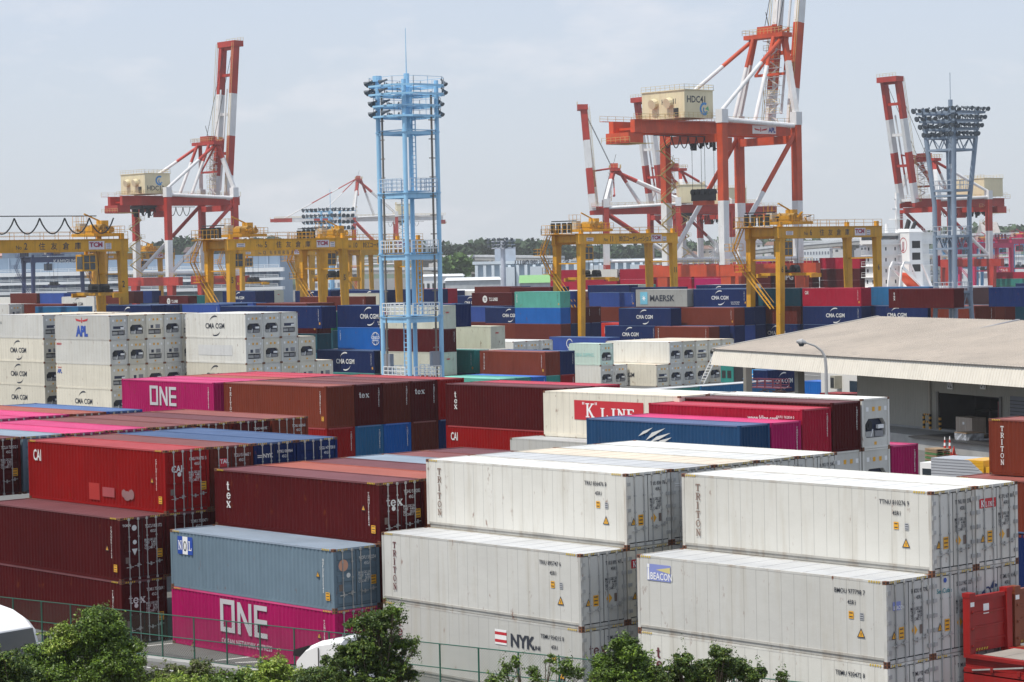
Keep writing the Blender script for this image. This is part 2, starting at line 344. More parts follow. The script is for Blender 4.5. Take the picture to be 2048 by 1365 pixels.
def door_mesh(H, kind, left):
    k = ('door', H, kind, left)
    if k in CACHE: return CACHE[k]
    W = CW; y0, y1 = (.15, W/2-.012) if left else (W/2+.012, W-.15); mb = MB(); z0, z1 = .16, H-.12
    if kind == 'dry':
        mb.box(-.075, -.05, y0, y1, z0, z1, 0); n = 5; p = (z1-z0)/n
        for i in range(n): # pressed horizontal ribs
            a = z0+i*p+.07; b = a+p-.14
            mb.hexa([(-.05, y0+.06, a), (-.018, y0+.09, a+.05), (-.018, y1-.09, a+.05), (-.05, y1-.06, a), (-.05, y0+.06, b), (-.018, y0+.09, b-.05), (-.018, y1-.09, b-.05), (-.05, y1-.06, b)], 0)
    else: mb.box(-.075, -.03, y0+.01, y1-.01, z0+.02, z1-.02, 0)
    g = .02
    for q in ((y0-g, y0, z0, z1), (y1, y1+g*.5, z0, z1)): mb.box(-.078, -.04, q[0], q[1], q[2], q[3], 1)
    for za, zb in ((z0-g, z0), (z1, z1+g)): mb.box(-.078, -.04, y0, y1, za, zb, 1)
    CACHE[k] = mb.mesh('door', [BLACK, BLACK]); return CACHE[k]
def bar_mesh(H):
    k = ('bar', H)
    if k in CACHE: return CACHE[k]
    mb = MB(); mb.tube((0, 0, .05), (0, 0, H-.04), .022, n=8)
    for z in (.09, H-.10): mb.box(-.035, .035, -.045, .045, z-.05, z+.05)
    for z in (.75, 1.35, 2.0): mb.box(-.03, .03, -.035, .035, z-.03, z+.03)
    CACHE[k] = mb.mesh('locking_bar', [STEEL]); return CACHE[k]
def handle_mesh():
    if 'hd' not in CACHE:
        mb = MB(); mb.bar((.03, 0, 0), (.03, .36, .02), .03); mb.box(0, .05, .16, .22, -.07, .09); CACHE['hd'] = mb.mesh('door_handle', [STEEL])
    return CACHE['hd']
def hinge_mesh():
    if 'hg' not in CACHE:
        mb = MB(); mb.box(0, .05, 0, .20, 0, .13); mb.tube((.05, .01, -.02), (.05, .01, .15), .02, n=6); CACHE['hg'] = mb.mesh('hinge', [STEEL])
    return CACHE['hg']
def doors(root, L, H, kind, m):
    for left in (True, False):
        d = link('door', door_mesh(H, kind, left), root, (L, 0, 0), [m, DARK])
        for y in ((.48, .98) if left else (1.44, 1.94)): link('locking_bar', bar_mesh(H), d, (.005, y, 0))
        for y, z in (((.30, .62), (.72, .68)) if left else ((1.42, .70), (1.86, .78))): link('door_handle', handle_mesh(), d, (.01, y, z))
        if kind == 'reefer':
            for i in range(5): link('hinge', hinge_mesh(), d, (-.03, .03 if left else 2.21, .36+i*(H-.85)/4))
def unit_meshes(H, var):
    """refrigeration machinery filling the end: white shroud, dark bay, fan, control box"""
    k = ('unit', H, var)
    if k in CACHE: return CACHE[k]
    W = CW; mb = MB(); x = -.05
    # shroud as frame round an octagonal bay
    if var == 0: oc = [(.42, .62), (2.02, .62), (2.12, .74), (2.12, 1.40), (1.86, 1.72), (.60, 1.72), (.32, 1.40), (.32, .74)]
    else: oc = [(.34, .55), (2.10, .55), (2.10, .6), (2.10, 1.0), (2.10, 1.12), (.34, 1.12), (.34, 1.0), (.34, .6)]
    ou = [(.15, .12), (W-.15, .12), (W-.15, .12), (W-.15, H-.1), (W-.15, H-.1), (.15, H-.1), (.15, H-.1), (.15, .12)]
    for i in range(8):
        j = (i+1) % 8; a, b, c, d = ou[i], ou[j], oc[j], oc[i]
        pts = [(x, *a), (x, *b), (x, *c), (x, *d)] if a != b else [(x, *a), (x, *c), (x, *d)]
        mb.poly(pts, 0); mb.quad((x, *oc[i]), (x, *oc[j]), (x-.3, *oc[j]), (x-.3, *oc[i]), 0)
    mb.poly([(x-.29, *q) for q in oc], 1)
    mb.box(x-.28, x-.08, .45, 1.15, .66, .98, 2); mb.box(x-.28, x-.05, 1.25, 1.95, .66, 1.0, 3); mb.tube((x-.2, 1.35, .8), (x-.2, 1.9, .8), .14, n=10, mi=2)
    if var == 0: mb.box(x-.2, x-.03, 1.5, 2.0, 1.12, 1.34, 4); mb.bar((x-.1, .9, .66), (x-.1, 1.1, 1.1), .05, mi=4)
    elif var == 1:
        mb.box(x, x+.06, .36, 2.08, 1.16, 1.72, 0); mb.box(x+.06, x+.065, .62, .98, 1.26, 1.62, 1); mb.box(x+.06, x+.065, 1.30, 1.92, 1.22, 1.68, 3)
    else: mb.box(x-.2, x+.01, .34, 2.10, 1.12, 1.17, 0); mb.box(x+.001, x+.01, .5, 1.9, 1.3, 1.62, 1); mb.box(x+.011, x+.02, 1.5, 1.95, 1.3, 1.5, 4)
    for y in (.4, .95, 1.5, 2.0): mb.box(x, x+.012, y, y+.22, H-.75, H-.5, 5 if int(y*10) % 2 else 4)
    mb.box(x, x+.012, 1.1, 1.3, .2, .38, 5)
    fan = MB(); fan.tube((x-.26, .85, 1.32), (x-.14, .85, 1.32), .27, n=16); fan.tube((x-.14, .85, 1.32), (x-.1, .85, 1.32), .1, n=10)
    CACHE[k] = (mb.mesh('refrigeration_unit', [BLACK]*6), fan.mesh('fan', [DARK])); return CACHE[k]
def unit(root, L, H, m, var):
    a, b = unit_meshes(H, var); o = link('refrigeration_unit', a, root, (L, 0, 0), [m, NAVYR, STEEL, mat('grey_grille', (.22, .22, .23), .6), WHT, YEL])
    if var == 0: link('fan', b, o)
def hazard(root, f, u, z, off):
    me = poly_mesh('hazard_marking', [[(k*.11, 0), (k*.11+.055, 0), (k*.11+.085, .075), (k*.11+.03, .075)] for k in range(5)])
    put(root, me, f, u, z, off, YELT, name='hazard_marking')
TRI = lambda: poly_mesh('warning_sticker', [(0, [(-.16, 0), (.16, 0), (0, .3)]), (1, [(-.11, .03), (.11, .03), (0, .24)]), (0, [(-.015, .06), (.015, .06), (.015, .16), (-.015, .16)])], 2)
def sticker_tri(p, f, u, z, off, s=1.): 
    o = put(p, TRI(), f, u, z, off, INK, s, s, 'warning_sticker'); o.material_slots[1].material = YEL
def sticker(p, f, u, z, off, w_, h_, m, lines=0, name='sticker'):
    me = poly_mesh(('st', lines), [(0, rect(0, 1, 0, 1))]+[(1, rect(.15, .85, (i+.35)/lines, (i+.65)/lines)) for i in range(lines)], 2)
    o = put(p, me, f, u, z, off, m, w_, h_, name); o.material_slots[1].material = INK
def swooshes(p, u, z, off, s, m, f='S'):
    put(p, poly_mesh('swoosh_a', [swoosh(1)]), f, u, z, off, m, s, s, 'lettering'); put(p, poly_mesh('swoosh_b', [swoosh(-1)]), f, u, z, off, m, s, s, 'lettering')
def marks(p, e, L, H, code, near, light):
    """lettering and emblems; p carries side lettering, e carries end lettering"""
    so_ = -.006; xe = L-.012
    W1 = OFFW if not light else INK; c = code.split('+')
    for q in c:
        if q == 'tritonv': put(p, serif_mesh('TRITON', True, 1.28), 'S', .75, H-.62, so_, OFFW if not light else INKR, .30, .27, 'lettering')
        elif q == 'tritonvt': put(p, serif_mesh('TRITON', True, 1.28), 'S', .75, H-.62, so_, INKT, .34, .27, 'lettering')
        elif q == 'texv': put(p, serif_mesh('tex', True, .98), 'S', .95, H-.95, so_, OFFW if not light else INKR, .46, .40, 'lettering')
        elif q == 'texe': put(e, serif_mesh('tex'), 'E', .38, H-1.05, xe, OFFW if not light else INKR, .42, .38, 'lettering')
        elif q == 'texblank': put(e, serif_mesh('tex'), 'E', .35, H-.95, L+.004, OFFW, .42, .38, 'lettering')
        elif q == 'caiv': 
            text(p, 'CAI', 'S', .5, H-.98, so_, .55, OFFW, .03, .62)
        elif q == 'caie': text(e, 'CAI', 'E', .35, H-1.05, xe, .32, OFFW, .03, .85)
        elif q in ('cma', 'cmaoff'):
            m = OFFW if not light else INK; u = L*.5 if q == 'cma' else L*.56; hh = .62
            text(p, 'CMA CGM', 'S', u, H*.40, so_, hh, m, .03, .98, 'CENTER'); swooshes(p, u, H*.50, so_, 1.22, m)
        elif q == 'cmae':
            text(p, 'ECO CONTAINER', 'S', L*.70, H*.22, so_, .18, OFFW, .02); text(p, 'Bamboo Flooring', 'S', L*.71, H*.12, so_, .18, OFFW, .02)
        elif q == 'one':
            put(p, poly_mesh('one_letters', ONE_P), 'S', L*.315, H*.36, so_, mat('pinkgrey_letters', (.50, .48, .50), .5), 1.50, 1.45, 'lettering')
            if near: text(p, 'OCEAN NETWORK EXPRESS', 'S', L*.32, H*.16, so_, .25, mat('pinkgrey_letters', (.5, .48, .5)), .012, .86)
        elif q == 'onee': put(e, poly_mesh('one_letters', ONE_P), 'E', .38, H*.48, xe, mat('pinkgrey_letters', (.5, .48, .5)), .32, .34, 'lettering')
        elif q == 'nol':
            b = .40; sticker(p, 'S', .60, H-1.05, so_, b, .80, BLUP); sticker(p, 'S', 1.0, H-1.05, so_, b, .80, WHT); sticker(p, 'S', 1.4, H-1.05, so_, b, .80, BLUP)
            put(p, serif_mesh('N'), 'S', .65, H-.86, so_-.004, WHT, .38, .42, 'lettering'); put(p, serif_mesh('O'), 'S', 1.06, H-.9, so_-.004, INK, .38, .45, 'lettering'); put(p, serif_mesh('L'), 'S', 1.47, H-.86, so_-.004, WHT, .38, .42, 'lettering')
            put(e, poly_mesh('round_emblem', [(0, circ(0, 0, .25)), (1, circ(0, 0, .2)), (2, [(-.2, .1), (-.05, .12), (.1, 0), (.12, -.2), (-.02, -.2), (-.04, -.05)])], 3), 'E', .52, H-.72, xe, mat('pale_peach', (.6, .3, .2)), name='emblem')
        elif q == 'beacon':
            sticker(p, 'S', .55, H-.92, so_, 1.25, .62, mat('pale_violet_blue', (.22, .26, .55), .5)); put(p, poly_mesh('beam', [[(.1, .0), (.85, .16), (.85, -.14)]]), 'S', .93, H-.5, so_-.004, mat('pale_yellow', (.6, .52, .22)), 1, .8, 'emblem')
            text(p, 'Beacon'.upper(), 'S', .72, H-.87, so_-.008, .27, WHT, .02, .78); put(p, poly_mesh('lighthouse', [[(0, 0), (.12, 0), (.1, .45), (.02, .45)], rect(.0, .12, .46, .6)]), 'S', .57, H-.9, so_-.008, WHT, name='emblem')
            sticker(e, 'E', .35, H-1.05, xe, .42, .3, mat('pale_violet_blue', (.22, .26, .55), .5)); text(e, 'BEACON', 'E', .38, H-1.02, xe+.004, .13, WHT, .02, .8)
        elif q == 'nyk':
            text(p, 'NYK', 'S', L*.66, H-1.05, so_, .50, INK, .05, 1.0); text(p, 'LINE', 'S', L*.77, H-1.05, so_, .16, INK, .03)
            put(p, poly_mesh('two_bar_flag', [(0, rect(0, .7, 0, .6)), (1, rect(0, .7, .08, .2)), (1, rect(0, .7, .38, .5))], 2), 'S', L*.585, H-1.06, so_, WHT, name='emblem').material_slots[1].material = REDP
        elif q == 'klinee':
            sticker(e, 'E', .22, H-.82, xe, .95, .34, REDP, name='sticker'); put(e, serif_mesh('K'), 'E', .30, H-.78, xe+.004, WHT, .24, .24, 'lettering'); put(e, serif_mesh('LINE'), 'E', .56, H-.78, xe+.004, WHT, .16, .18, 'lettering')
        elif q == 'kline':
            sticker(p, 'S', 2.9, H-1.72, so_, 6.2, 1.22, REDP); put(p, serif_mesh('K'), 'S', 3.95, H-1.55, so_-.004, WHT, .95, .88, 'lettering'); put(p, serif_mesh('LINE'), 'S', 5.3, H-1.55, so_-.004, WHT, 1.0, .62, 'lettering')
            for uu in (3.65, 4.8): put(p, poly_mesh('ticks', [rect(0, .06, 0, .16), rect(.12, .18, 0, .16)]), 'S', uu, H-.76, so_-.004, WHT)
        elif q == 'seahorse': put(e, poly_mesh('seahorse', ring(0, 0, .16, .05, 10)+[[(.1, .1), (.26, .3), (.34, .28), (.24, .08)], [(.2, .25), (.42, .18), (.40, .1), (.24, .12)], [(.1, -.05), (.36, -.12), (.34, -.18), (.1, -.14)], [(-.3, .0), (-.15, .08), (-.15, .0), (-.28, -.06)]]), 'E', .62, H-.95, xe, mat('navy_print', (.02, .04, .12)), 1.3, 1.3, 'emblem')
        elif q == 'seacube': text(e, 'SeaCube', 'E', .25, H-.72, xe, .17, mat('teal_print', (.03, .22, .25)), .02); put(e, poly_mesh('dot', [circ(0, 0, .09)]), 'E', .72, H-.28, xe, BLUP, name='emblem')
        elif q == 'tal': sticker(e, 'E', .52, H-.98, xe, .42, .4, REDP); text(e, 'TAL', 'E', .56, H-.82, xe+.004, .2, WHT, .03)
        elif q == 'nyke': text(e, 'NYK', 'E', .52, H-.72, xe, .2, OFFW, .04); put(e, poly_mesh('bars', [rect(0, .3, 0, .04), rect(0, .3, .08, .12)]), 'E', .2, H-.7, xe, OFFW)
        elif q == 'tokai': text(e, 'TOKAI', 'E', .15, H-.42, xe, .11, OFFW, .03); put(e, poly_mesh('dotw', [circ(0, 0, .13)]), 'E', .77, H-.5, xe, OFFW, name='emblem'); put(e, poly_mesh('dntri', [[(-.15, .3), (.15, .3), (0, 0)]]), 'E', .77, H-1.75, xe, OFFW, name='emblem')
        elif q == 'taitext': text(p, 'YKK', 'S', -.3, H-.55, so_, .3, YELT, .04)
        elif q == 'patches':
            sticker(p, 'S', 5.6, .28, -.006, .95, .80, mat('fresh_red_patch', (.36, .018, .012))); sticker(p, 'S', 6.8, .48, -.006, 1.05, .45, mat('faded_pink_patch', (.33, .06, .065)))
            put(p, poly_mesh('scuff', [circ(0, 0, .33, 11, sy=.7), circ(.35, .08, .25, 9), circ(-.28, .1, .2, 8)]), 'S', 8.95, .62, -.006, mat('grey_scuff', (.24, .13, .13)), name='scuff_mark')
        elif q == 'apl':
            text(p, 'APL', 'S', L*.5, .5, so_, 1.15, BLUP, .09, .92, 'CENTER'); put(p, poly_mesh('eagle', EAGLE), 'S', L*.5, H-.86, so_, REDP, name='emblem')
        elif q == 'apls': text(p, 'APL', 'S', .35, H-1.1, so_, .48, BLUP, .06, .9); put(p, poly_mesh('eagle', EAGLE), 'S', .85, H-.52, so_, REDP, .34, .34, 'emblem')
        elif q == 'aplbig': text(p, 'APL', 'S', .1, H-.9, so_, .4, BLUP, .05)
        elif q == 'seaco': text(p, 'seaco', 'S', .3, H-.62, so_, .36, REDP, .03)
        elif q == 'kronos': text(p, 'KRONOS', 'S', .1, H-1.15, so_, .32, INK, .0, 1.2)
        elif q == 'worn': sticker(p, 'S', 2.6, H*.32, so_, 6.9, 1.2, mat('worn_patch', (.60, .60, .59), .5, .05, .6, (.42, .42, .42)))
        elif q == 'cosco':
            put(p, poly_mesh('globe', ring(0, 0, .86, .09, 20)+ring(0, 0, .86, .09, 20, .5)), 'S', L*.66, H*.5, so_, OFFW, 1, 1, 'emblem'); sticker(p, 'S', L*.66-.95, H*.5-.36, so_-.02, 1.9, .68, cmat('blue'))
            text(p, 'COSCO', 'S', L*.66, H*.5-.02, so_-.024, .34, OFFW, .05, 1.05, 'CENTER'); text(p, 'SHIPPING', 'S', L*.66, H*.5-.33, so_-.024, .22, OFFW, .03, 1.05, 'CENTER')
            text(p, 'P\nL\nO\nN\nX\nO\nS', 'S', .5, H-.6, so_, .17, OFFW, .02)
        elif q == 'coscov': text(p, 'C\nO\nS\nC\nO', 'S', .45, H-.7, so_, .28, OFFW, .03)
        elif q == 'ues': text(e, 'uesc', 'E', .8, H-.95, L+.005, .26, REDP, .05, .9)
        elif q == 'uess': text(p, 'uesc', 'S', .5, H-1.0, so_, .55, REDP, .06, .9)
        elif q == 'hamburg': 
            text(p, 'H', 'S', .75, H*.36, so_, 1.15, OFFW, .0, .8); text(p, 'AMBURG', 'S', 1.75, H*.36, so_, .95, OFFW, .0, .82)
        elif q == 'maersk':
            sticker(p, 'S', 1.05, .38, so_, 1.75, 2.1, mat('sky_blue_print', (.16, .45, .58))); text(p, 'MAERSK', 'S', 3.3, H*.33, so_, 1.02, INK, .03, 1.13)
            put(p, poly_mesh('star7', [[(.11*math.cos(a-1.3), .11*math.sin(a-1.3)), (.6*math.cos(a), .6*math.sin(a)), (.11*math.cos(a+1.3), .11*math.sin(a+1.3))] for a in (math.pi/2+k*2*math.pi/7 for k in range(7))]+[circ(0, 0, .13, 9)]), 'S', 1.93, 1.42, so_-.004, WHT, name='emblem')
        elif q == 'ts':
            put(p, poly_mesh('disc', [circ(0, 0, .72, 20)]), 'S', L*.33, H*.5, so_, OFFW, name='emblem'); text(p, 'TS', 'S', L*.33, H*.38, so_-.004, .6, INK, .05, .8, 'CENTER'); text(p, 'T.S. LINES', 'S', L*.43, H*.38, so_, .62, OFFW, .05, .72)
        elif q == 'chinas': text(p, 'CHINA SHIPPING', 'S', 1.0, H*.4, so_, .5, mat('faded_mint_print', (.35, .62, .58)), .03, .72)
        elif q == 'swirl': put(p, poly_mesh('swirl', ring(0, 0, .7, .13, 14)[1:10]+ring(.75, -.35, .5, .12, 14)[4:12]+[[(-.6, -.3), (-.48, -.35), (.3, -1.5), (.2, -1.5)]]), 'S', 4.3, H-.95, so_, OFFW, name='emblem')
        elif q == 'logistics':
            text(p, 'NYK LOGISTICS', 'S', 4.1, .85, so_, .42, OFFW, .04, .8); put(p, poly_mesh('wing', [[(0, 0), (.5, .45), (1.6, .75), (.7, .3)], [(.3, -.1), (.9, .25), (2.0, .5), (1.1, .1)], [(.6, -.2), (1.2, .05), (2.1, .25), (1.4, -.1)], [(-.6, .2), (-.2, .5), (.6, .75), (.1, .45)]]), 'S', 4.9, 1.5, so_, OFFW, name='emblem')
        elif q == 'www': text(p, 'www.kline.com', 'S', L*.66, H-.72, so_, .30, OFFW, .03, .9); text(p, 'KKFU 762834 0', 'S', L*.84, H-.55, so_, .15, OFFW, .01)
        elif q == 'onesm': sticker(p, 'S', 3.9, 1.35, so_, 2.6, .95, mat('magenta_print', (.45, .02, .14))); 
        elif q == 'vnum':
            text(p, 'T\nC\nN\nU\n3\n8\n5\n1\n0\n4\n7', 'S', L-.72, H-.5, so_, .13, OFFW if not light else INK, .03); sticker(p, 'S', L-.55, .5, so_, .26, .3, YEL, 2)
        elif q == 'vnume': text(e, 'T\nG\nH\nU\n5\n2\n8\n0\n6\n3', 'E', 2.05, H-.45, L+.005, .12, OFFW, .03)
        elif q.startswith('#'):  # container number
            n = q[1:]
            if light:
                text(p, n, 'S', L-2.35, H-.55, so_, .17, INK, .015, .86); text(p, '45R1', 'S', L-1.75, H-.92, so_, .16, INK, .015, .86); sticker(p, 'S', L-1.7, H-1.42, so_, .22, .26, YEL, 2); sticker(p, 'S', L-1.2, H-1.42, so_, .18, .24, mat('grey_print', (.35, .36, .38)), 3); sticker_tri(p, 'S', L-1.15, H-2.05, so_, 1.15)
            else: text(p, '\n'.join(n.replace(' ', '')), 'S', L-.78, H-.55, so_, .12, OFFW, .015); sticker(p, 'S', L-.58, .42, so_, .28, .34, YEL, 3); sticker_tri(p, 'S', L-1.1, 1.35, so_, .85)
            x = xe
            text(e, n, 'E', 1.35, H-.55, x, .15, INK if light else OFFW, .015, .72); text(e, '45R1' if light else '45G1', 'E', 1.62, H-.78, x, .14, INK if light else OFFW, .012, .75)
            text(e, 'MAX.GR\nTARE\nNET\nCU.CAP', 'E', 1.30, H-1.15, x, .11, INK if light else OFFW, .012, .75); text(e, '32.500\n4.480\n28.020\n67.7', 'E', 1.66, H-1.15, x, .11, INK if light else OFFW, .01, .75)
            if light:
                sticker_tri(e, 'E', .40, .85, x, 1.); sticker(e, 'E', .66, .82, x, .27, .42, YEL, 3); put(e, poly_mesh('diamond', [[(0, -.18), (.16, 0), (0, .18), (-.16, 0)]]), 'E', 1.5, 1.05, x, YEL, name='sticker'); sticker(e, 'E', 1.78, .9, x, .2, .32, PLATE)
            else: sticker(e, 'E', 1.95, .95, x, .3, .38, YEL, 3); sticker(e, 'E', .28, .8, x, .2, .28, PLATE); put(e, poly_mesh('dotw', [circ(0, 0, .13)]), 'E', .78, H-1.15, x, OFFW, .8, .8, 'emblem')
EAGLE = [[(-.1, .28), (-1.4, .5), (-1.2, .22), (-.3, .12)], [(.1, .28), (1.4, .5), (1.2, .22), (.3, .12)], [(-.12, .0), (.12, .0), (.06, .6), (-.06, .6)]]
NC = 0
def container(x, y, z, col, end='blank', code='', H=2.896, L=12.192, lod='B', label=None, group=None, rz=0, rcol=None):
    """one container; end: door / rdoor (reefer door) / unit0-2 (machinery) / blank"""
    global NC
    NC += 1
    kind = 'reefer' if end[0] in 'ru' else 'dry'
    light = col in ('white', 'creamwhite', 'greywhite', 'cream', 'beige', 'grey', 'mint', 'palemint')
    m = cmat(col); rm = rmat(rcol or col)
    nm = 'refrigerated_container' if kind == 'reefer' else 'dry_container'
    cat = 'container'
    if lod == 'C':
        e = {'rdoor': 'door', 'door': 'door'}.get(end, 'blank' if kind == 'dry' else 'unit')
        me = body_mesh(L, H, kind, e)
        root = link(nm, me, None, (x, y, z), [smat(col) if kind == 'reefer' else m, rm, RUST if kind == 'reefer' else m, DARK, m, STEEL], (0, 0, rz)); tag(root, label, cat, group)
        if e == 'unit': unit(root, L, H, m, int(end[-1]))
        marks(root, root, L, H, code, False, light); return root
    root = thing(nm, label, cat, (x, y, z), rz, group)
    if lod == 'B':
        e = {'rdoor': 'door', 'door': 'door'}.get(end, 'blank' if kind == 'dry' else 'unit')
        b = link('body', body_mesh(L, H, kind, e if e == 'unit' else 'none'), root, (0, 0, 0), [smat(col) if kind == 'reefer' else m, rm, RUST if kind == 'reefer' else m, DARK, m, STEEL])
        if e == 'unit': unit(root, L, H, m, int(end[-1])); ee = b
        elif e == 'blank': ee = link('end_wall', dry_parts(L, H)['end_wall'], root, (0, 0, 0), [m])
        else: doors(root, L, H, kind, m); ee = b
        marks(b, ee, L, H, code, False, light); return root
    # near: every visible piece its own mesh
    castings(root, L, H)
    if kind == 'dry':
        d = dry_parts(L, H)
        link('frame', d['frame'], root, None, [m, rm]); s = link('side_panel', d['side_panel'], root, None, [m]); link('side_panel', d['side_far'], root, None, [m])
        link('roof_panel', d['roof_panel'], root, None, [rm]); link('front_wall', d['front_wall'], root, None, [m])
        if end == 'blank': ee = link('end_wall', d['end_wall'], root, None, [m])
        else: doors(root, L, H, kind, m); ee = None
    else:
        k = ('reef', L, H)
        if k not in CACHE:
            W = CW
            a = MB(); frame_into(a, L, H, 0)
            b = MB(); b.box(.145, L-.145, .018, .06, .24, H-.088)
            b2 = MB(); b2.box(.145, L-.145, W-.06, W-.018, .24, H-.088)
            c = MB(); c.box(.12, L-.12, .09, W-.09, H-.06, H-.02)
            for kx in range(11): xx = .6+kx*1.09; c.box(xx, xx+.03, .1, W-.1, H-.02, H-.012)
            d = MB(); d.box(.145, L-.145, -.006, .1, .155, .24); d.box(.145, L-.145, .03, .1, .03, .155)
            f = MB(); f.box(.03, .08, .145, W-.145, .14, H-.1)
            CACHE[k] = [q.mesh(n_, [BLACK]*2) for q, n_ in ((a, 'frame'), (b, 'side_panel'), (b2, 'side_panel'), (c, 'roof_panel'), (d, 'lower_rail'), (f, 'front_wall'))]
        q = CACHE[k]; lr = mat('lower_rail_grey', (.38, .37, .34), .6, .2, .8, (.2, .14, .08), rust=.9)
        fr = link('frame', q[0], root, None, [fmat(col), fmat(col)]); s = link('side_panel', q[1], root, None, [smat(col), m]); link('side_panel', q[2], root, None, [smat(col), m])
        link('roof_panel', q[3], root, None, [rm, rm]); link('lower_rail', q[4], root, None, [lr, lr]); link('front_wall', q[5], root, None, [m, m])
        if end == 'rdoor': doors(root, L, H, kind, m)
        else: unit(root, L, H, m, int(end[-1]))
        ee = None
    if ee is None: ee = next(c_ for c_ in root.children if c_.name.split('.')[0] in ('door', 'refrigeration_unit')); 
    # end lettering hangs on the door: shift into its frame
    class EP: pass
    holder = ee
    before = set(holder.children)
    marks(s, holder, L, H, code, True, light)
    if ee.location.x > 1:
        for c_ in holder.children:
            if c_ not in before: c_.location.x -= L
    for f, u, zz, off in (('S', .22, H-.085, -.004), ('S', L-.80, H-.085, -.004), ('E', .22, H-.09, L+.004), ('E', CW-.80, H-.09, L+.004)):
        hazard(root, f, u, zz, off)
    return root
# ---------------------------------------------------------------- the stacks
ORD = ['front', 'second', 'third', 'fourth', 'fifth', 'sixth', 'seventh', 'eighth', 'ninth', 'tenth']
CNAME = {'maroon': 'maroon', 'brown': 'brown', 'rustbrown': 'red-brown', 'red': 'red', 'brightred': 'bright red', 'crimson': 'crimson', 'magenta': 'magenta', 'navy': 'navy blue', 'royal': 'royal blue', 'blue': 'vivid blue',
         'midblue': 'mid blue', 'steelblue': 'steel blue', 'greyblue': 'weathered grey-blue', 'slate': 'dark slate', 'teal': 'teal', 'mint': 'mint green', 'palemint': 'pale mint', 'green': 'green', 'beige': 'beige', 'cream': 'pale cream', 'grey': 'grey', 'white': 'white', 'creamwhite': 'cream white', 'greywhite': 'greyish white', 'darkteal': 'dark teal', 'orange': 'orange-brown', 'lightblue': 'light blue'}
TOPN = {1: ['top'], 2: ['top', 'lower'], 3: ['top', 'middle', 'bottom'], 4: ['top', 'second', 'third', 'bottom']}
USED = {}
def stack(x, y, ztop, rows, where, group, H=2.896, L=12.192, lod='B', pitch=2.498, zs=None):
    """rows go away from the camera (+Y); each row lists tiers from ztop downwards, None = nothing built there"""
    for ri, row in enumerate(rows):
        z = ztop
        if isinstance(row, tuple): row = [row]
        if row and isinstance(row[0], float): z = row[0]; row = row[1:]
        nr = len([r for r in row if r])
        for ti, c in enumerate(row):
            h = H
            if c is not None and len(c) > 3: h = c[3]
            z -= h
            if c is None: continue
            col, end, code = c[:3]
            k = 'refrigerated' if end[0] in 'ru' else 'corrugated'
            lt = ''
            if any(a in code for a in ('tritonv', 'texv')): lt = ' lettered upright'
            elif any(a in code for a in ('cma', 'maersk', 'ts', 'hamburg', 'logistics', 'one', 'kline', 'nyk', 'apl', 'cosco', 'www', 'kronos')) and 'texe' not in code: lt = ' lettered'
            elif 'worn' in code: lt = ' with worn patch'
            elif 'unit1' == end: lt = ' with grille box'
            tier = TOPN.get(len(row), ['top', 'second', 'third', 'fourth', 'bottom'])[ti] + ' tier'
            lab = f"{CNAME[col]} {k} container{lt}, {tier}, {ORD[ri]} row, {where}" if len(rows) > 1 else f"{CNAME[col]} {k} container{lt}, {tier}, {where}"
            if lab in USED: print('DUP', lab)
            USED[lab] = 1
            if len(lab.split()) > 16: lab = lab.replace(', the ', ', ')
            if len(lab.split()) > 16: print('LONG', len(lab.split()), lab)
            container(x, y+ri*pitch, max(z, 0)+.002*(ti+1), col, end, code, h, L, lod, lab, group)
W_, K_, GW, CR = 'white', 'creamwhite', 'greywhite', 'cream'
# front right: white refrigerated boxes beside the red flat rack
stack(-65.96, 64.42, 8.688, [
  [None, (GW, 'rdoor', 'beacon+#BMOU 977798 7'), (W_, 'rdoor', 'texv+#TEMU 920472 8')],
  [(W_, 'rdoor', 'tritonvt+#TTNU 810276 9'), (GW, 'rdoor', 'seacube+#SZLU 907652 4'), (W_, 'rdoor', '#TEMU 920477 8')],
  [(W_, 'rdoor', 'klinee+#KKFU 673861 2'), (GW, 'rdoor', 'seahorse+#CGMU 514145 6'), (W_, 'rdoor', '#TRIU 810312 1')],
], 'front right white stack', 'white containers at front right', lod='A')
# front centre
stack(-79.85, 63.07, 8.688, [
  [None, (GW, 'rdoor', 'tritonv+#TRIU 895747 6'), (GW, 'rdoor', 'texv+nyk+texe+#TEMU 954215 8')],
  [(W_, 'rdoor', 'tritonvt+#TRIU 836476 8'), (K_, 'rdoor', 'klinee+#KKFU 671142 0'), (GW, 'rdoor', 'texe+#TEMU 954101 2')],
  [(GW, 'rdoor', 'nyke'), (GW, 'rdoor', ''), (W_, 'rdoor', '')],
  [(K_, 'rdoor', '#TRIU 812206 4')], [(W_, 'rdoor', '#NYKU 790124 5')], [(W_, 'rdoor', '#NYKU 792541 6')],
], 'front centre white stack', 'white containers at front centre', lod='A')
# front, left of centre: standard-height dry boxes
stack(-92.79, 61.09, 7.773, [
  [None, ('greyblue', 'door', 'nol+#NOFU 582254 5'), ('magenta', 'door', 'one+onee+#TCNU 385104 7')],
  [('maroon', 'door', 'texv+texe+#TGHU 519282 4'), ('maroon', 'door', ''), ('maroon', 'door', '')],
  [('orange', 'door', '')], [('maroon', 'door', '')], [('greyblue', 'door', '')], [('brown', 'door', '')], [('maroon', 'door', '')],
], 'the grey-blue and magenta stack', 'containers left of the front centre', H=2.591, lod='A')
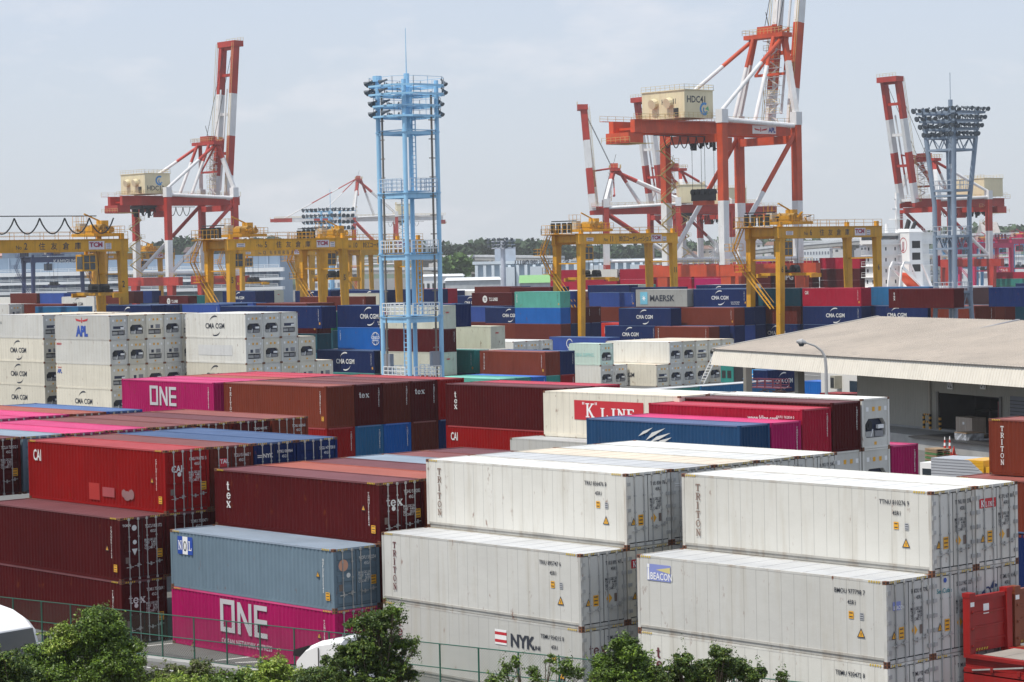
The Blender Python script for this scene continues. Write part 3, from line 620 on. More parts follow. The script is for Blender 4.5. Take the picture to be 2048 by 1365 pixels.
# front left
stack(-105.97, 59.06, 8.688, [
  [None, ('maroon', 'door', 'taitext+tokai+#TGCU 001172 4'), ('maroon', 'door', 'texe+#TEMU 759569 5')],
  [('red', 'door', 'caiv+caie+patches+#CAIU 916751 5'), ('maroon', 'door', '#TEMU 758047 8')],
  [('brown', 'door', 'tal+#TCLU 514662 9'), ('maroon', 'door', '')],
  [('navy', 'door', 'nyke+#NYKU 084964 0')], [('navy', 'door', '#SEGU 475730 8')],
], 'the stack led by the red box', 'containers at front left', lod='A')
stack(-120.2, 59.88, 8.688, [
  [('maroon', 'door', '#TCLU 720512 0')]]+[[(c, 'door', n)] for c, n in (('greyblue', ''), ('magenta', ''), ('magenta', ''), ('brown', ''), ('brown', '#TCNU 660511 2'), ('maroon', '#TRHU 448195 7'), ('rustbrown', '#TCNU 688560 0'))],
  'the low left roofs', 'containers behind the front left', lod='A', pitch=2.575)
stack(-134.5, 68.9, 8.688, [[('magenta', 'door', '')], [('magenta', 'door', '')], [('orange', 'door', '')], [('royal', 'door', '')]], 'the far left roofs', 'containers behind the front left', pitch=2.49)
# second yard row
stack(-157.53, 99.71, 8.688, [[('magenta', 'blank', 'one+vnum'), ('magenta', 'blank', '')], [('magenta', 'blank', '')], [('orange', 'blank', '')], [('crimson', 'blank', '')], [('crimson', 'blank', '')]], 'stack led by the boldly lettered magenta box', 'second row of containers')
stack(-145.2, 100.5, 8.688, [
  [('rustbrown', 'blank', 'tritonv+vnum'), ('red', 'blank', 'vnume')], [('maroon', 'blank', 'texblank+vnume'), ('midblue', 'blank', 'vnume')], [('brown', 'blank', 'vnume'), ('blue', 'blank', 'vnume')],
  [('maroon', 'blank', 'texblank+vnume'), ('brown', 'blank', '')], [('red', 'blank', ''), ('navy', 'blank', '')]], 'stack below the light tower', 'second row of containers')
stack(-128.28, 107.19, 8.688, [[('maroon', 'blank', 'texv'), ('red', 'blank', 'caiv'), ('maroon', 'blank', '')], [('crimson', 'blank', '')]], 'stack left of the cream lettered box', 'second row of containers')
stack(-114.83, 104.08, 8.688, [[(K_, 'unit0', 'kline'), (W_, 'unit0', '')], [(W_, 'unit0', '')]], 'stack with the red banner box', 'second row of containers')
stack(-115.64, 101.9, 5.792, [[(GW, 'unit0', 'onesm')]], 'the low box before the red banner', 'second row of containers')
stack(-103.2, 96.9, 7.773, [
  [('steelblue', 'blank', 'logistics', 2.591), ('maroon', 'blank', '', 2.591)], [('magenta', 'blank', 'vnume', 2.591), ('maroon', 'blank', '', 2.591)],
  [8.38, ('crimson', 'blank', 'www+vnume', 2.896), ('maroon', 'blank', '')], [8.60, ('maroon', 'blank', 'vnume', 2.80), (W_, 'unit2', '')], [8.688, (W_, 'unit0', ''), (W_, 'unit0', '')], [5.82, ('magenta', 'blank', 'vnume')]],
  'stack before the warehouse', 'second row of containers', pitch=2.56)
stack(-77.61, 101.34, 8.38, [[('rustbrown', 'blank', 'tritonv')]], 'the pair at the right edge', 'containers at the right edge', lod='A')
stack(-78.39, 99.63, 5.48, [[('rustbrown', 'blank', ''), ('navy', 'blank', '')]], 'the lower pair at the right edge', 'containers at the right edge', lod='A')
# refrigerated rack, left
g = 'refrigerated containers in the left rack'
stack(-270.5, 152.6, 11.584, [[(GW, 'unit2', 'kronos'), (K_, 'unit1', 'cma'), (K_, 'unit0', 'cma'), (K_, 'unit0', 'cma')], [(K_, 'unit0', '')], [(K_, 'unit0', '')], [(K_, 'unit0', '')], [(K_, 'unit0', '')]], 'the leftmost white rack', g)
stack(-254.52, 151.95, 11.584, [
  [(GW, 'unit2', 'apl'), (W_, 'unit0', 'seaco'), (K_, 'unit2', 'apls'), (K_, 'unit0', 'cma')], [(K_, 'unit0', ''), (K_, 'unit0', ''), (K_, 'unit1', ''), (K_, 'unit0', '')],
  [(K_, 'unit1', ''), (W_, 'unit1', ''), (K_, 'unit0', '')], [(W_, 'unit0', ''), (W_, 'unit1', ''), (W_, 'unit0', '')], [(K_, 'unit2', ''), (K_, 'unit0', ''), (W_, 'unit0', '')]], 'the eagle emblem rack', g)
stack(-240.6, 161.3, 11.584, [
  [(W_, 'unit0', 'cma'), (W_, 'unit1', 'worn'), (K_, 'unit1', 'cma'), (K_, 'unit0', '')], [(W_, 'unit0', ''), (K_, 'unit0', ''), (W_, 'unit1', '')], [(W_, 'unit2', ''), (W_, 'unit1', ''), (K_, 'unit1', '')],
  [8.688, (K_, 'unit0', ''), (K_, 'unit1', '')], [5.792, (K_, 'unit1', '')]], 'the rack with the worn patch', g)
# middle distance, round the light tower
g = 'stacks round the blue light tower'
stack(-272.62, 195.48, 10.364, [[('maroon', 'blank', 'texblank+vnum', 2.591), ('darkteal', 'blank', '', 2.591), ('lightblue', 'blank', '', 2.591), ('brown', 'blank', '', 2.591)]], 'stack right of the white racks', g)
stack(-283, 206, 10.364, [[('green', 'blank', '', 2.591), ('darkteal', 'blank', '', 2.591)]]*1, 'the green-topped pair', g)
stack(-255.6, 195.3, 11.584, [[('navy', 'blank', 'cmaoff+cmae'), ('blue', 'blank', 'cosco')]], 'stack left of the light tower', g)
stack(-257.19, 193.0, 5.792, [[('navy', 'blank', 'cma+vnum'), ('teal', 'blank', '')]], 'the low stack left of the tower', g)
stack(-243.51, 192.84, 11.584, [[('beige', 'blank', 'uess+ues'), ('maroon', 'blank', 'vnume'), ('beige', 'blank', 'uess+ues'), ('brown', 'blank', '')], [11.75, ('navy', 'blank', '')]], 'stack behind the light tower', g)
stack(-245.80, 202.95, 8.688, [[('cream', 'blank', 'ues')]], 'the pair beside the tower', g)
stack(-244.80, 199.3, 5.792, [[('teal', 'blank', 'vnum'), ('navy', 'blank', '')]], 'teal-topped pair right of tower', g)
stack(-230.9, 198.7, 5.792, [[('rustbrown', 'blank', 'tritonv+vnum'), ('teal', 'blank', '')], [('navy', 'blank', 'vnume'), ('red', 'blank', 'vnume')]], 'the two-high stack right of the tower', g)
stack(-230.7, 191.2, 2.896, [[('mint', 'blank', 'vnum')], [('teal', 'blank', 'vnume')], [('blue', 'blank', 'vnume')]], 'the single layer right of the tower', g)
g = 'refrigerated containers beside the warehouse'
stack(-263.6, 222.5, 5.792, [[(W_, 'unit0', ''), (W_, 'unit0', '')], [(W_, 'unit1', '')], [(W_, 'unit0', ''), (W_, 'unit0', '')]], 'the small far white rack', g)
stack(-261.5, 238.5, 5.792, [[('royal', 'blank', 'swirl')]], 'the swirl emblem box', g)
stack(-238.2, 220.73, 5.792, [[('palemint', 'unit0', 'chinas'), (W_, 'unit0', '')], [None, (W_, 'unit0', '')]], 'the short pale mint stack', g, L=6.06)
stack(-239.2, 226.0, 5.792, [[None, (K_, 'unit2', 'cma')]]+[[(c, e, n), (c2, e2, '')] for c, e, n, c2, e2 in ((W_, 'unit0', 'tritonv', W_, 'unit0'), (K_, 'unit0', '', W_, 'unit0'), (K_, 'unit2', '', K_, 'unit0'), (K_, 'unit0', '', K_, 'unit0'), (K_, 'unit0', '', K_, 'unit1'))],
  'rack beside the warehouse', g)
# far yard
g = 'stacks in the far yard'
C_ = dict(lod='C')
def far(x, y, z, rows, where, H=2.896, **k): stack(x, y, z, rows, where, g, H=H, lod='C', **k)
far(-370.05, 316.68, 10.67, [[('maroon', 'blank', 'ts', 2.591), ('navy', 'blank', '', 2.591)]], 'the round emblem stack right of the tower')
far(-330.34, 292.94, 11.28, [[('mint', 'blank', 'coscov+vnum'), ('blue', 'blank', ''), ('brown', 'blank', '')], [('royal', 'blank', ''), ('rustbrown', 'blank', ''), ('navy', 'blank', '')], [8.38, ('maroon', 'blank', 'vnume'), ('navy', 'blank', '')], [8.38, ('maroon', 'blank', 'vnume'), ('navy', 'blank', '')]], 'the mint green far stack')
far(-340.09, 294.2, 8.38, [[('navy', 'blank', 'cmaoff+cmae+vnum'), ('rustbrown', 'blank', 'vnum')]], 'stack left of the mint green one')
far(-356.2, 300.0, 8.38, [[('royal', 'blank', ''), ('brown', 'blank', '')]], 'the plain royal blue far stack')
far(-296.08, 290.15, 11.584, [[('grey', 'blank', 'maersk'), ('maroon', 'blank', '')], [('slate', 'blank', ''), ('maroon', 'blank', '')]], 'the grey star emblem stack')
far(-283.32, 291.04, 11.584, [[('navy', 'blank', 'cma+cmae+vnum'), ('navy', 'blank', '')], [('navy', 'blank', ''), ('navy', 'blank', '')], [('slate', 'blank', ''), ('navy', 'blank', ''), ('maroon', 'blank', 'texblank')]], 'stack right of the star emblem')
far(-280.6, 285.0, 8.688, [[('rustbrown', 'blank', 'vnum'), ('navy', 'blank', '')], [('navy', 'blank', ''), ('royal', 'blank', '')], [('navy', 'blank', ''), ('navy', 'blank', '')]], 'the two-high red-brown far stack')
far(-291.3, 281.4, 8.688, [[('navy', 'blank', 'cma'), ('navy', 'blank', '')]], 'stack below the star emblem')
far(-306.9, 292.2, 5.792, [[('brightred', 'blank', 'hamburg')]], 'the bright red lettered stack')
far(-294.6, 281.3, 5.792, [[('navy', 'blank', 'cma+cmae+vnum')]], 'the low stack right of the bright red box')
far(-281.0, 279.5, 5.792, [[('rustbrown', 'blank', 'tritonv+vnum')], [('navy', 'blank', '')]], 'the low red-brown far stack')
far(-260.93, 293.05, 11.584, [[('crimson', 'blank', 'caiv+vnum'), ('navy', 'blank', 'cmaoff+vnum'), ('navy', 'blank', '')]], 'the crimson stack behind the roof')
far(-252.3, 299.0, 11.584, [[('midblue', 'blank', 'vnum'), ('brown', 'blank', '')]], 'the stack right of the crimson one')
far(-274.0, 293.6, 11.584, [[('darkteal', 'blank', ''), ('brown', 'blank', ''), ('navy', 'blank', 'cmaoff')]], 'stack left of the crimson one')
far(-250.35, 298.64-2.4, 8.688, [[('navy', 'blank', 'cma+cmae')]], 'stack left of the grey light tower')
far(-235.35, 283.58, 11.584, [[('maroon', 'blank', 'texv')]], 'the maroon box before the grey tower')
far(-237.48, 296.13, 8.688, [[('rustbrown', 'blank', 'vnum')], [('brown', 'blank', '')], [('darkteal', 'blank', '')]], 'stack right of the grey tower')
far(-222.5, 291.0, 11.584, [[('navy', 'blank', '')]], 'box just behind the grey tower')
def fl(u, v, z, rows, where, H=2.896, side='l', **k):
    q = lev(u, v, z); x = q.x-(12.192 if side == 'r' else 0); far(round(x, 2), round(q.y, 2), z, rows, where, H=H, **k)
fl(1269, 585, 10.67, [[('royal', 'blank', 'vnum'), ('rustbrown', 'blank', 'vnum'), ('navy', 'blank', '')]], 'stack left of the grey star box', side='r', H=2.70)
fl(318, 592, 10.36, [[('maroon', 'blank', 'ts', 2.591), ('brown', 'blank', '', 2.591)], [('teal', 'blank', '', 2.591)]], 'the round emblem stack at left')
fl(250, 583.5, 11.584, [[('brown', 'blank', 'vnum')], [('maroon', 'blank', '')], [('royal', 'blank', '')], [('navy', 'blank', '')]], 'the far left stack behind the yellow leg', side='r')
fl(188, 584, 11.584, [[('slate', 'blank', '')]], 'the far stack left of the yellow leg', side='r')
fl(127, 586.5, 11.584, [[('royal', 'blank', '')]], 'the plain far left blue stack', side='r')
fl(73, 587, 11.584, [[('brown', 'blank', '')]], 'the brown far left stack', side='r')
fl(123, 594, 11.584, [[('white', 'unit1', 'cma'), ('white', 'unit1', '')]], 'the far left white stack')
fl(212, 611, 11.584, [[('navy', 'blank', 'cma')], [('navy', 'blank', '')], [('slate', 'blank', '')]], 'row above the left racks')
fl(344, 609, 11.584, [[('royal', 'blank', 'vnum')], [('navy', 'blank', '')]], 'second row above the left racks')
fl(70, 613.5, 11.584, [[('midblue', 'blank', '')]], 'the roofline at far left')
fl(48, 608.5, 11.584, [[('brown', 'blank', '')]], 'the brown roofline at far left')
fl(27, 595, 10.5, [[('white', 'unit1', '')]], 'the white end at far left', side='r')
fl(18, 609, 11.584, [[('greywhite', 'unit1', '')], [('grey', 'blank', '')]], 'the grey ends at far left', side='r')
fl(440, 612.5, 11.584, [[('navy', 'blank', '')]], 'the roofline behind the worn patch')
fl(532, 613, 11.584, [[('navy', 'blank', 'vnum')]], 'the navy box left of the maroon pair')
fl(512, 607, 11.584, [[('brown', 'blank', 'vnum')], [('brown', 'blank', '')]], 'the brown row under the yellow crane')
fl(412, 606, 11.584, [[('royal', 'blank', '')]], 'the blue roofline under the yellow crane')
fl(445, 583, 11.584, [[('navy', 'blank', 'cma')], [('navy', 'blank', '')], [('beige', 'blank', 'ues')]], 'row under yellow crane five')
fl(649, 594, 11.0, [[('brown', 'blank', 'vnum')]], 'the small brown box left of the tower', H=2.591)
fl(698, 581, 11.584, [[('navy', 'blank', 'cmaoff+cmae')]], 'far stack left of the blue tower')
fl(684, 587, 11.0, [[('beige', 'blank', '')]], 'the beige sliver left of the tower', H=2.591, pitch=2.5)
fl(650, 579.5, 11.584, [[('navy', 'blank', 'cma')]], 'the farthest navy row left of the tower')
fl(590, 582, 11.584, [[('navy', 'blank', 'cma')]], 'the farthest navy row under the yellow crane')
fl(600, 594, 11.0, [[('brown', 'blank', '')]], 'the brown far row between crane legs', H=2.591)
fl(800, 579, 11.584, [[('navy', 'blank', '')], [('crimson', 'blank', '')]], 'row behind the tower legs')
fl(845, 582, 10.4, [[('navy', 'blank', '')]], 'row right of the tower legs')
fl(880, 583, 10.2, [[('white', 'unit1', '')]], 'the pale box right of the tower')
fl(868, 593.5, 9.6, [[('crimson', 'blank', '')]], 'the crimson box right of the tower', H=2.591)
fl(800, 594, 9.6, [[('navy', 'blank', 'cma')]], 'the low navy box behind the tower', H=2.591)
fl(903, 592, 9.9, [[('navy', 'blank', 'cma')]], 'box left of the round emblem')
fl(949, 574, 11.584, [[('brown', 'blank', '')], [('navy', 'blank', '')]], 'the farthest row at centre')
fl(1020, 575, 11.584, [[('maroon', 'blank', '')], [('navy', 'blank', '')]], 'the farthest maroon row at centre')
fl(1175, 571, 11.584, [[('navy', 'blank', '')], [('beige', 'blank', '')], [('mint', 'blank', '')]], 'row behind the royal blue far box')
fl(1262, 575, 11.584, [[('navy', 'blank', '')]], 'the navy strip left of the star emblem')
fl(1392, 570.5, 11.584, [[('navy', 'blank', 'cma')], [('white', 'unit1', '')]], 'the row behind the centre right stacks')
fl(1518, 577, 11.584, [[('white', 'unit1', '')]], 'the pale box behind the yellow crane leg')
print('containers', NC)
# ---------------------------------------------------------------- yellow rubber-tyred gantry cranes
RY = mat('crane_yellow', (.62, .31, .012), .5, .14, .6, (.22, .12, .03), nscale=.4, rust=.7)
RYD = mat('crane_yellow_dirty', (.36, .20, .03), .6, .25, .6, (.08, .06, .04), streak=False)
def rtg(nx, ny, num, jp, wide=23.5, ztop=21.4, b=6.4, label='', detail=2, tcm=True, m=None, trolley_y=.18, spreader_z=11., jpx=.36, spreader=True):
    """nx,ny = foot of the leg on the +X side at the low-y end"""
    m = m or RY; t = thing('gantry_crane', label, 'crane', (nx-b/2, ny+wide/2, 0), 0, 'gantry cranes over the stacks'); s = wide/2
    H = ztop-1.7
    for x in (-b/2, b/2):
        for y in (-s, s):
            g = MB(); sp = .35*(1 if y > 0 else -1)
            g.hexa([(x-.42, y+sp-.5, 1.6), (x+.42, y+sp-.5, 1.6), (x+.42, y+sp+.5, 1.6), (x-.42, y+sp+.5, 1.6), (x-.5, y-.62, H), (x+.5, y-.62, H), (x+.5, y+.62, H), (x-.5, y+.62, H)])
            g.box(x-.56, x+.56, y-.7, y+.7, H-.35, H-.1); L = g.build('leg', m, t)
            if num and x > 0: text(L, str(num), 'E', y-.42, ztop-7.2, x+.55, 1.0, INK, .02, .7)
        g = MB(); g.box(x-.45, x+.45, -s-.9, s+.9, H, ztop); g.box(x-.62, x+.62, -s-.95, s+.95, ztop, ztop+.08); g.box(x-.62, x+.62, -s-.95, s+.95, H-.08, H)
        for y in (-s, s): g.box(x-.3, x+.3, y-.3, y+.3, ztop+.08, ztop+.9)
        G = g.build('girder', m, t)
        if x > 0 and jp:
            xo = x+.455; text(G, 'No', 'E', -s+5.2, H+.38, xo, .6, INK, .02, .9); text(G, str(num), 'E', -s+6.6, H+.35, xo, 1.0, INK, .025, .8)
            n = len(jp); sp = (wide-7.2-8.2)/max(1, n) if n < 6 else (wide-7.2-7.6)/n
            for i, ch in enumerate(jp): text(G, ch, 'E', -s+9.0+i*sp, H+.38, xo, .82, INK, .02, 1.0 if n < 6 else .8)
            if tcm: sticker(G, 'E', s-6.0, H+.22, xo, 2.7, 1.25, mat('pale_sign', (.65, .62, .66))); text(G, 'TCM', 'E', s-5.85, H+.62, xo+.005, .68, mat('sign_red', (.35, .02, .06)), .07, 1.15); sticker(G, 'E', s-3.1, H+.25, xo, 1.0, .9, mat('pale_sign', (.6, .6, .65)), 3)
            sticker(G, 'E', -s+.9, H+.45, xo, 1.7, .62, mat('pale_sign', (.6, .6, .65)), 2)
        r = MB(); r.rail((x*1.16, -s-.8, ztop+.08), (x*1.16, s+.8, ztop+.08), 1.1, 2.4, .055); r.build('handrail', m, t)
    for y in (-s, s):
        g = MB(); g.box(-b/2+.5, b/2-.5, y-.35, y+.35, H+.3, ztop-.2); g.build('end_tie', m, t)
        g = MB(); g.bar((-b/2+.4, y, ztop-5.2), (b/2-.4, y, ztop-5.2), .22); g.build('tie_rod', m, t)
        g = MB(); g.box(-b/2-1.4, b/2+1.4, y-.55, y+.55, 1.0, 1.7); g.build('sill_beam', m, t)
        for x in (-b/2-1, -b/2+.9, b/2-.9, b/2+1): q = MB(); q.tube((x, y-.3, .8), (x, y+.3, .8), .8, n=16); q.build('wheel', BLACK, t)
    # stairs and landings on the low-y side
    g = MB(); y0 = -s-.9
    pts = [(b/2+.6, ztop-.2), (-b/2-.4, ztop-4.6), (-b/2-.4, ztop-5.0), (b/2+.8, ztop-13.2), (b/2+.8, ztop-13.4), (-1, ztop-19)]
    P = [Vector((-b/2-.6, y0-.4, ztop)), Vector((-b/2-1.4, y0-1.6, ztop-3.6)), Vector((-b/2-.2, y0-.6, ztop-7.0)), Vector((b/2-.6, y0-.6, ztop-13.0)), Vector((-b/2+1, y0-.6, ztop-19.4))]
    for a, c in zip(P[:-1], P[1:-1]):
        for o in (-.4, .4):
            q = Vector((0, o, 0)); g.bar(a+q, c+q, .07, .2); g.bar(a+q+Vector((0, 0, 1)), c+q+Vector((0, 0, 1)), .06)
        n = 9
        for k in range(n): p = a+(c-a)*k/n; g.bar(p-Vector((0, .4, 0)), p+Vector((0, .4, 0)), .12, .05)
    for p in P[:-2]:
        g.box(p.x-1.1, p.x+1.1, p.y-1, p.y+1, p.z-.08, p.z+.02)
        for c in ((-1.1, -1, 1.1, -1), (1.1, -1, 1.1, 1), (-1.1, -1, -1.1, 1)): g.rail((p.x+c[0], p.y+c[1], p.z), (p.x+c[2], p.y+c[3], p.z), 1.1, 1.1, .06)
    g.build('stairway', m, t)
    # cable and electrics gantry over the low-y legs
    g = MB(); g.box(-b/2-1.2, b/2+.2, -s-2.6, -s+.2, ztop+.08, ztop+.16, 0)
    for k in range(4): g.tube((-b/2+.3+k*1.5, -s-1.2, ztop+.3), (-b/2+.3+k*1.5, -s-1.2, ztop+2.1), .42, n=10, mi=1)
    g.bar((-b/2, -s-1.2, ztop+2.4), (b/2, -s-1.2, ztop+2.4), .18, mi=1)
    g.rail((-b/2-1.2, -s-2.6, ztop+.1), (b/2+.2, -s-2.6, ztop+.1), 1.6, 1.2, .06, 0); g.rail((-b/2-1.2, -s-2.6, ztop+.1), (-b/2-1.2, -s+.2, ztop+.1), 1.6, 1.2, .06, 0)
    g.build('resistor_bank', [m, DARK], t)
    # trolley
    ty = -s+wide*trolley_y+3; T = MB(); random.seed(str(num)+'t')
    T.box(-b/2, b/2, ty-2.6, ty+2.6, ztop+.5, ztop+.95, 0); T.tube((-1.8, ty, ztop+1.6), (1.8, ty, ztop+1.6), .75, n=14, mi=2); T.tube((-1.4, ty+1.6, ztop+1.5), (1.4, ty+1.6, ztop+1.5), .5, n=12, mi=2)
    T.box(-2.6, -1.4, ty-2.2, ty-1., ztop+.9, ztop+2.5, 1); T.box(.4, 2.4, ty-2.4, ty-1.3, ztop+.9, ztop+1.9, 0); T.box(-.6, .9, ty+.2, ty+1.4, ztop+2.0, ztop+2.9, 0)
    T.bar((.2, ty-2.4, ztop+3.9), (.2, ty+.6, ztop+2.7), .2, mi=0); T.bar((-1, ty+2.2, ztop+1), (-1, ty+2.2, ztop+2.4), .3, mi=3)
    for k in range(26):
        a = Vector((random.uniform(-2.8, 2.8), ty+random.uniform(-2.4, 2.4), ztop+random.uniform(.8, 1.9))); c = a+Vector((random.uniform(-1, 1), random.uniform(-1, 1), random.uniform(-.3, .8))); T.bar(a, c, random.uniform(.08, .3), mi=random.choice((0, 0, 2, 3)))
    for q in ((-b/2, -1), (b/2, 1)): T.rail((q[0], ty-2.8, ztop+.9), (q[0], ty+2.8, ztop+.9), 1.1, 1., .05, 0)
    for yy in (ty-2.8, ty+2.8): T.rail((-b/2, yy, ztop+.9), (b/2, yy, ztop+.9), 1.1, 1.1, .05, 0)
    for x in (-2.9, -1.9): T.rail((x, ty-2.5, ztop+2.), (x, ty-.6, ztop+2.), 1.6, .9, .05, 0)
    tr = T.build('trolley', [m, mat('pale_cabinet', (.5, .47, .4)), RYD, DARK], t)
    cb = MB(); cz = H-3.0; cx = b/2-1.1; cyy = ty-3.4
    cb.box(cx-1.1, cx+1.0, cyy-1.1, cyy+1.1, cz, cz+2.5, 0)
    for z0 in (cz+.25, cz+1.35):
        for y0 in (cyy-.95, cyy+.08): cb.box(cx+1.0, cx+1.02, y0, y0+.87, z0, z0+.98, 1)
    cb.box(cx-.8, cx+.8, cyy-1.12, cyy-1.1, cz+.3, cz+2.2, 1); cb.bar((cx, cyy, cz+2.5), (cx, cyy, H+1.8), .4)
    cb.build('operator_cab', [m, GLS], t)
    if spreader:
        sz = spreader_z; S = MB(); S.box(-.45, .45, ty-2.2, ty+2.2, sz+.5, sz+.9, 1); S.box(-5.8, 5.8, ty-.45, ty+.45, sz, sz+.45, 0)
        for x in (-5.8, 5.8): S.box(x-.2, x+.2, ty-1.2, ty+1.2, sz-.3, sz+.35, 0)
        for x in (-1.4, 1.4): S.tube((x, ty-.7, sz+1.2), (x, ty+.7, sz+1.2), .55, n=12, mi=1)
        S.box(-2.2, 2.2, ty-.5, ty+.5, sz+.5, sz+1.0, 1)
        for k in range(6): S.bar((5.0-k*.35, ty+1.2-k*.18, sz-.3), (5.4-k*.35, ty+.5-k*.18, sz+.35), .1, mi=2 if k % 2 else 0)
        S.build('spreader', [m, DARK, BLACK], t)
        c = MB()
        for x in (-1.4, 1.4):
            for y in (-1, 1): c.bar((x, ty+y*.6, sz+1.2), (x*.9, ty+y*1.2, ztop+.6), .05)
        c.build('hoist_cable', DARK, t)
    return t
def foot(u, v, z=21.4): q = lev(u, v, z); return q.x, q.y
a = foot(243, 479); rtg(a[0], a[1]-23.5, 2, '住友倉庫', trolley_y=.78, spreader_z=13.0, label='nearest left yellow gantry crane with festoon loops along its railing')
a = foot(343, 506); rtg(a[0], a[1]-23.5, 7, '住友倉庫', trolley_y=.6, label='small distant yellow gantry crane behind the leftmost one', spreader=False)
a = foot(461, 480, 21.4); rtg(a[0], a[1], 5, '住友倉庫', trolley_y=.08, label='yellow gantry crane numbered five left of centre', spreader=False)
a = foot(484, 503, 21.0); rtg(a[0], a[1], 12, '丸全昭和運輸', trolley_y=.12, label='distant yellow gantry crane numbered twelve, spreader lowered', spreader_z=12.0)
a = foot(647, 478, 21.8); rtg(a[0], a[1], 10, '鈴江コーポレーション', wide=23.0, trolley_y=.1, label='yellow gantry crane numbered ten behind the blue light tower', spreader_z=14.0)
a = foot(741, 502, 21.0); rtg(a[0], a[1]-23.5, 3, '倉庫住友', trolley_y=.2, label='distant yellow gantry crane seen under the one numbered ten', spreader_z=13.0)
a = foot(838, 500, 21.0); rtg(a[0], a[1]-23.5, 1, '', trolley_y=.4, label='far yellow gantry crane legs right behind the blue tower', spreader=False)
a = foot(1162, 469); rtg(a[0], a[1], 11, '鈴江コーポレーション', wide=23.2, trolley_y=.1, label='yellow gantry crane numbered eleven at centre right', spreader_z=13.2)
a = foot(1560, 455); rtg(a[0], a[1], 6, '住友倉庫', wide=23.7, trolley_y=.1, label='yellow gantry crane numbered six beside the white ship', spreader_z=13.6)
NAV = mat('crane_navy', (.025, .04, .12), .5, .1, .3)
a = foot(66, 520, 20.6); rtg(a[0], a[1], 0, '', trolley_y=.3, m=NAV, label='small navy blue gantry crane before the long grey warehouse', spreader_z=11, tcm=False)
bpy.context.view_layer.update()
q = [o for o in COL.objects if o.name.startswith('gantry_crane')][-1]
text(q, 'KAMIGUMI', 'E', -4.0, 19.3, 3.8, 1.3, OFFW, .03, 1.1)
# festoon on the nearest crane: W-shaped hanging cable loops above its girder
q = [o for o in COL.objects if o.name.startswith('gantry_crane')][0]; f = MB(); y = -11
while y < 6:
    pts = [Vector((3.9, y+k*.42, 24.6-2.3*math.sin(math.pi*k/10)**.8)) for k in range(11)]; f.arc(pts, .16); y += 4.2
f.bar((3.9, -11.5, 24.9), (3.9, 7, 24.9), .14); f.build('festoon_cable', DARK, q)
# ---------------------------------------------------------------- ship-to-shore cranes
SR = mat('crane_red', (.40, .028, .015), .5, .18, .5, (.16, .05, .04), nscale=.3, rust=.5)
SO = mat('crane_orange_red', (.50, .06, .014), .5, .18, .5, (.2, .07, .04), nscale=.3, rust=.5)
SW = mat('crane_white', (.70, .70, .70), .5, .08, .5, (.40, .36, .32), nscale=.3, rust=.4)
HB = mat('machine_house_cream', (.68, .60, .40), .5, .05, .4, (.4, .33, .2), nscale=.3)
RAILY = mat('rail_pale_yellow', (.55, .42, .16), .5, .1)
def seg(mb, a, b, wd, cuts, tube=True, n=10):
    """a member painted in bands: cuts = [(t0,t1,matindex)...]"""
    a = Vector(a); b = Vector(b)
    for t0, t1, mi in cuts:
        p, q = a+(b-a)*t0, a+(b-a)*t1
        if tube: mb.tube(p, q, wd/2, n=n, mi=mi)
        else: mb.bar(p, q, wd, mi=mi)
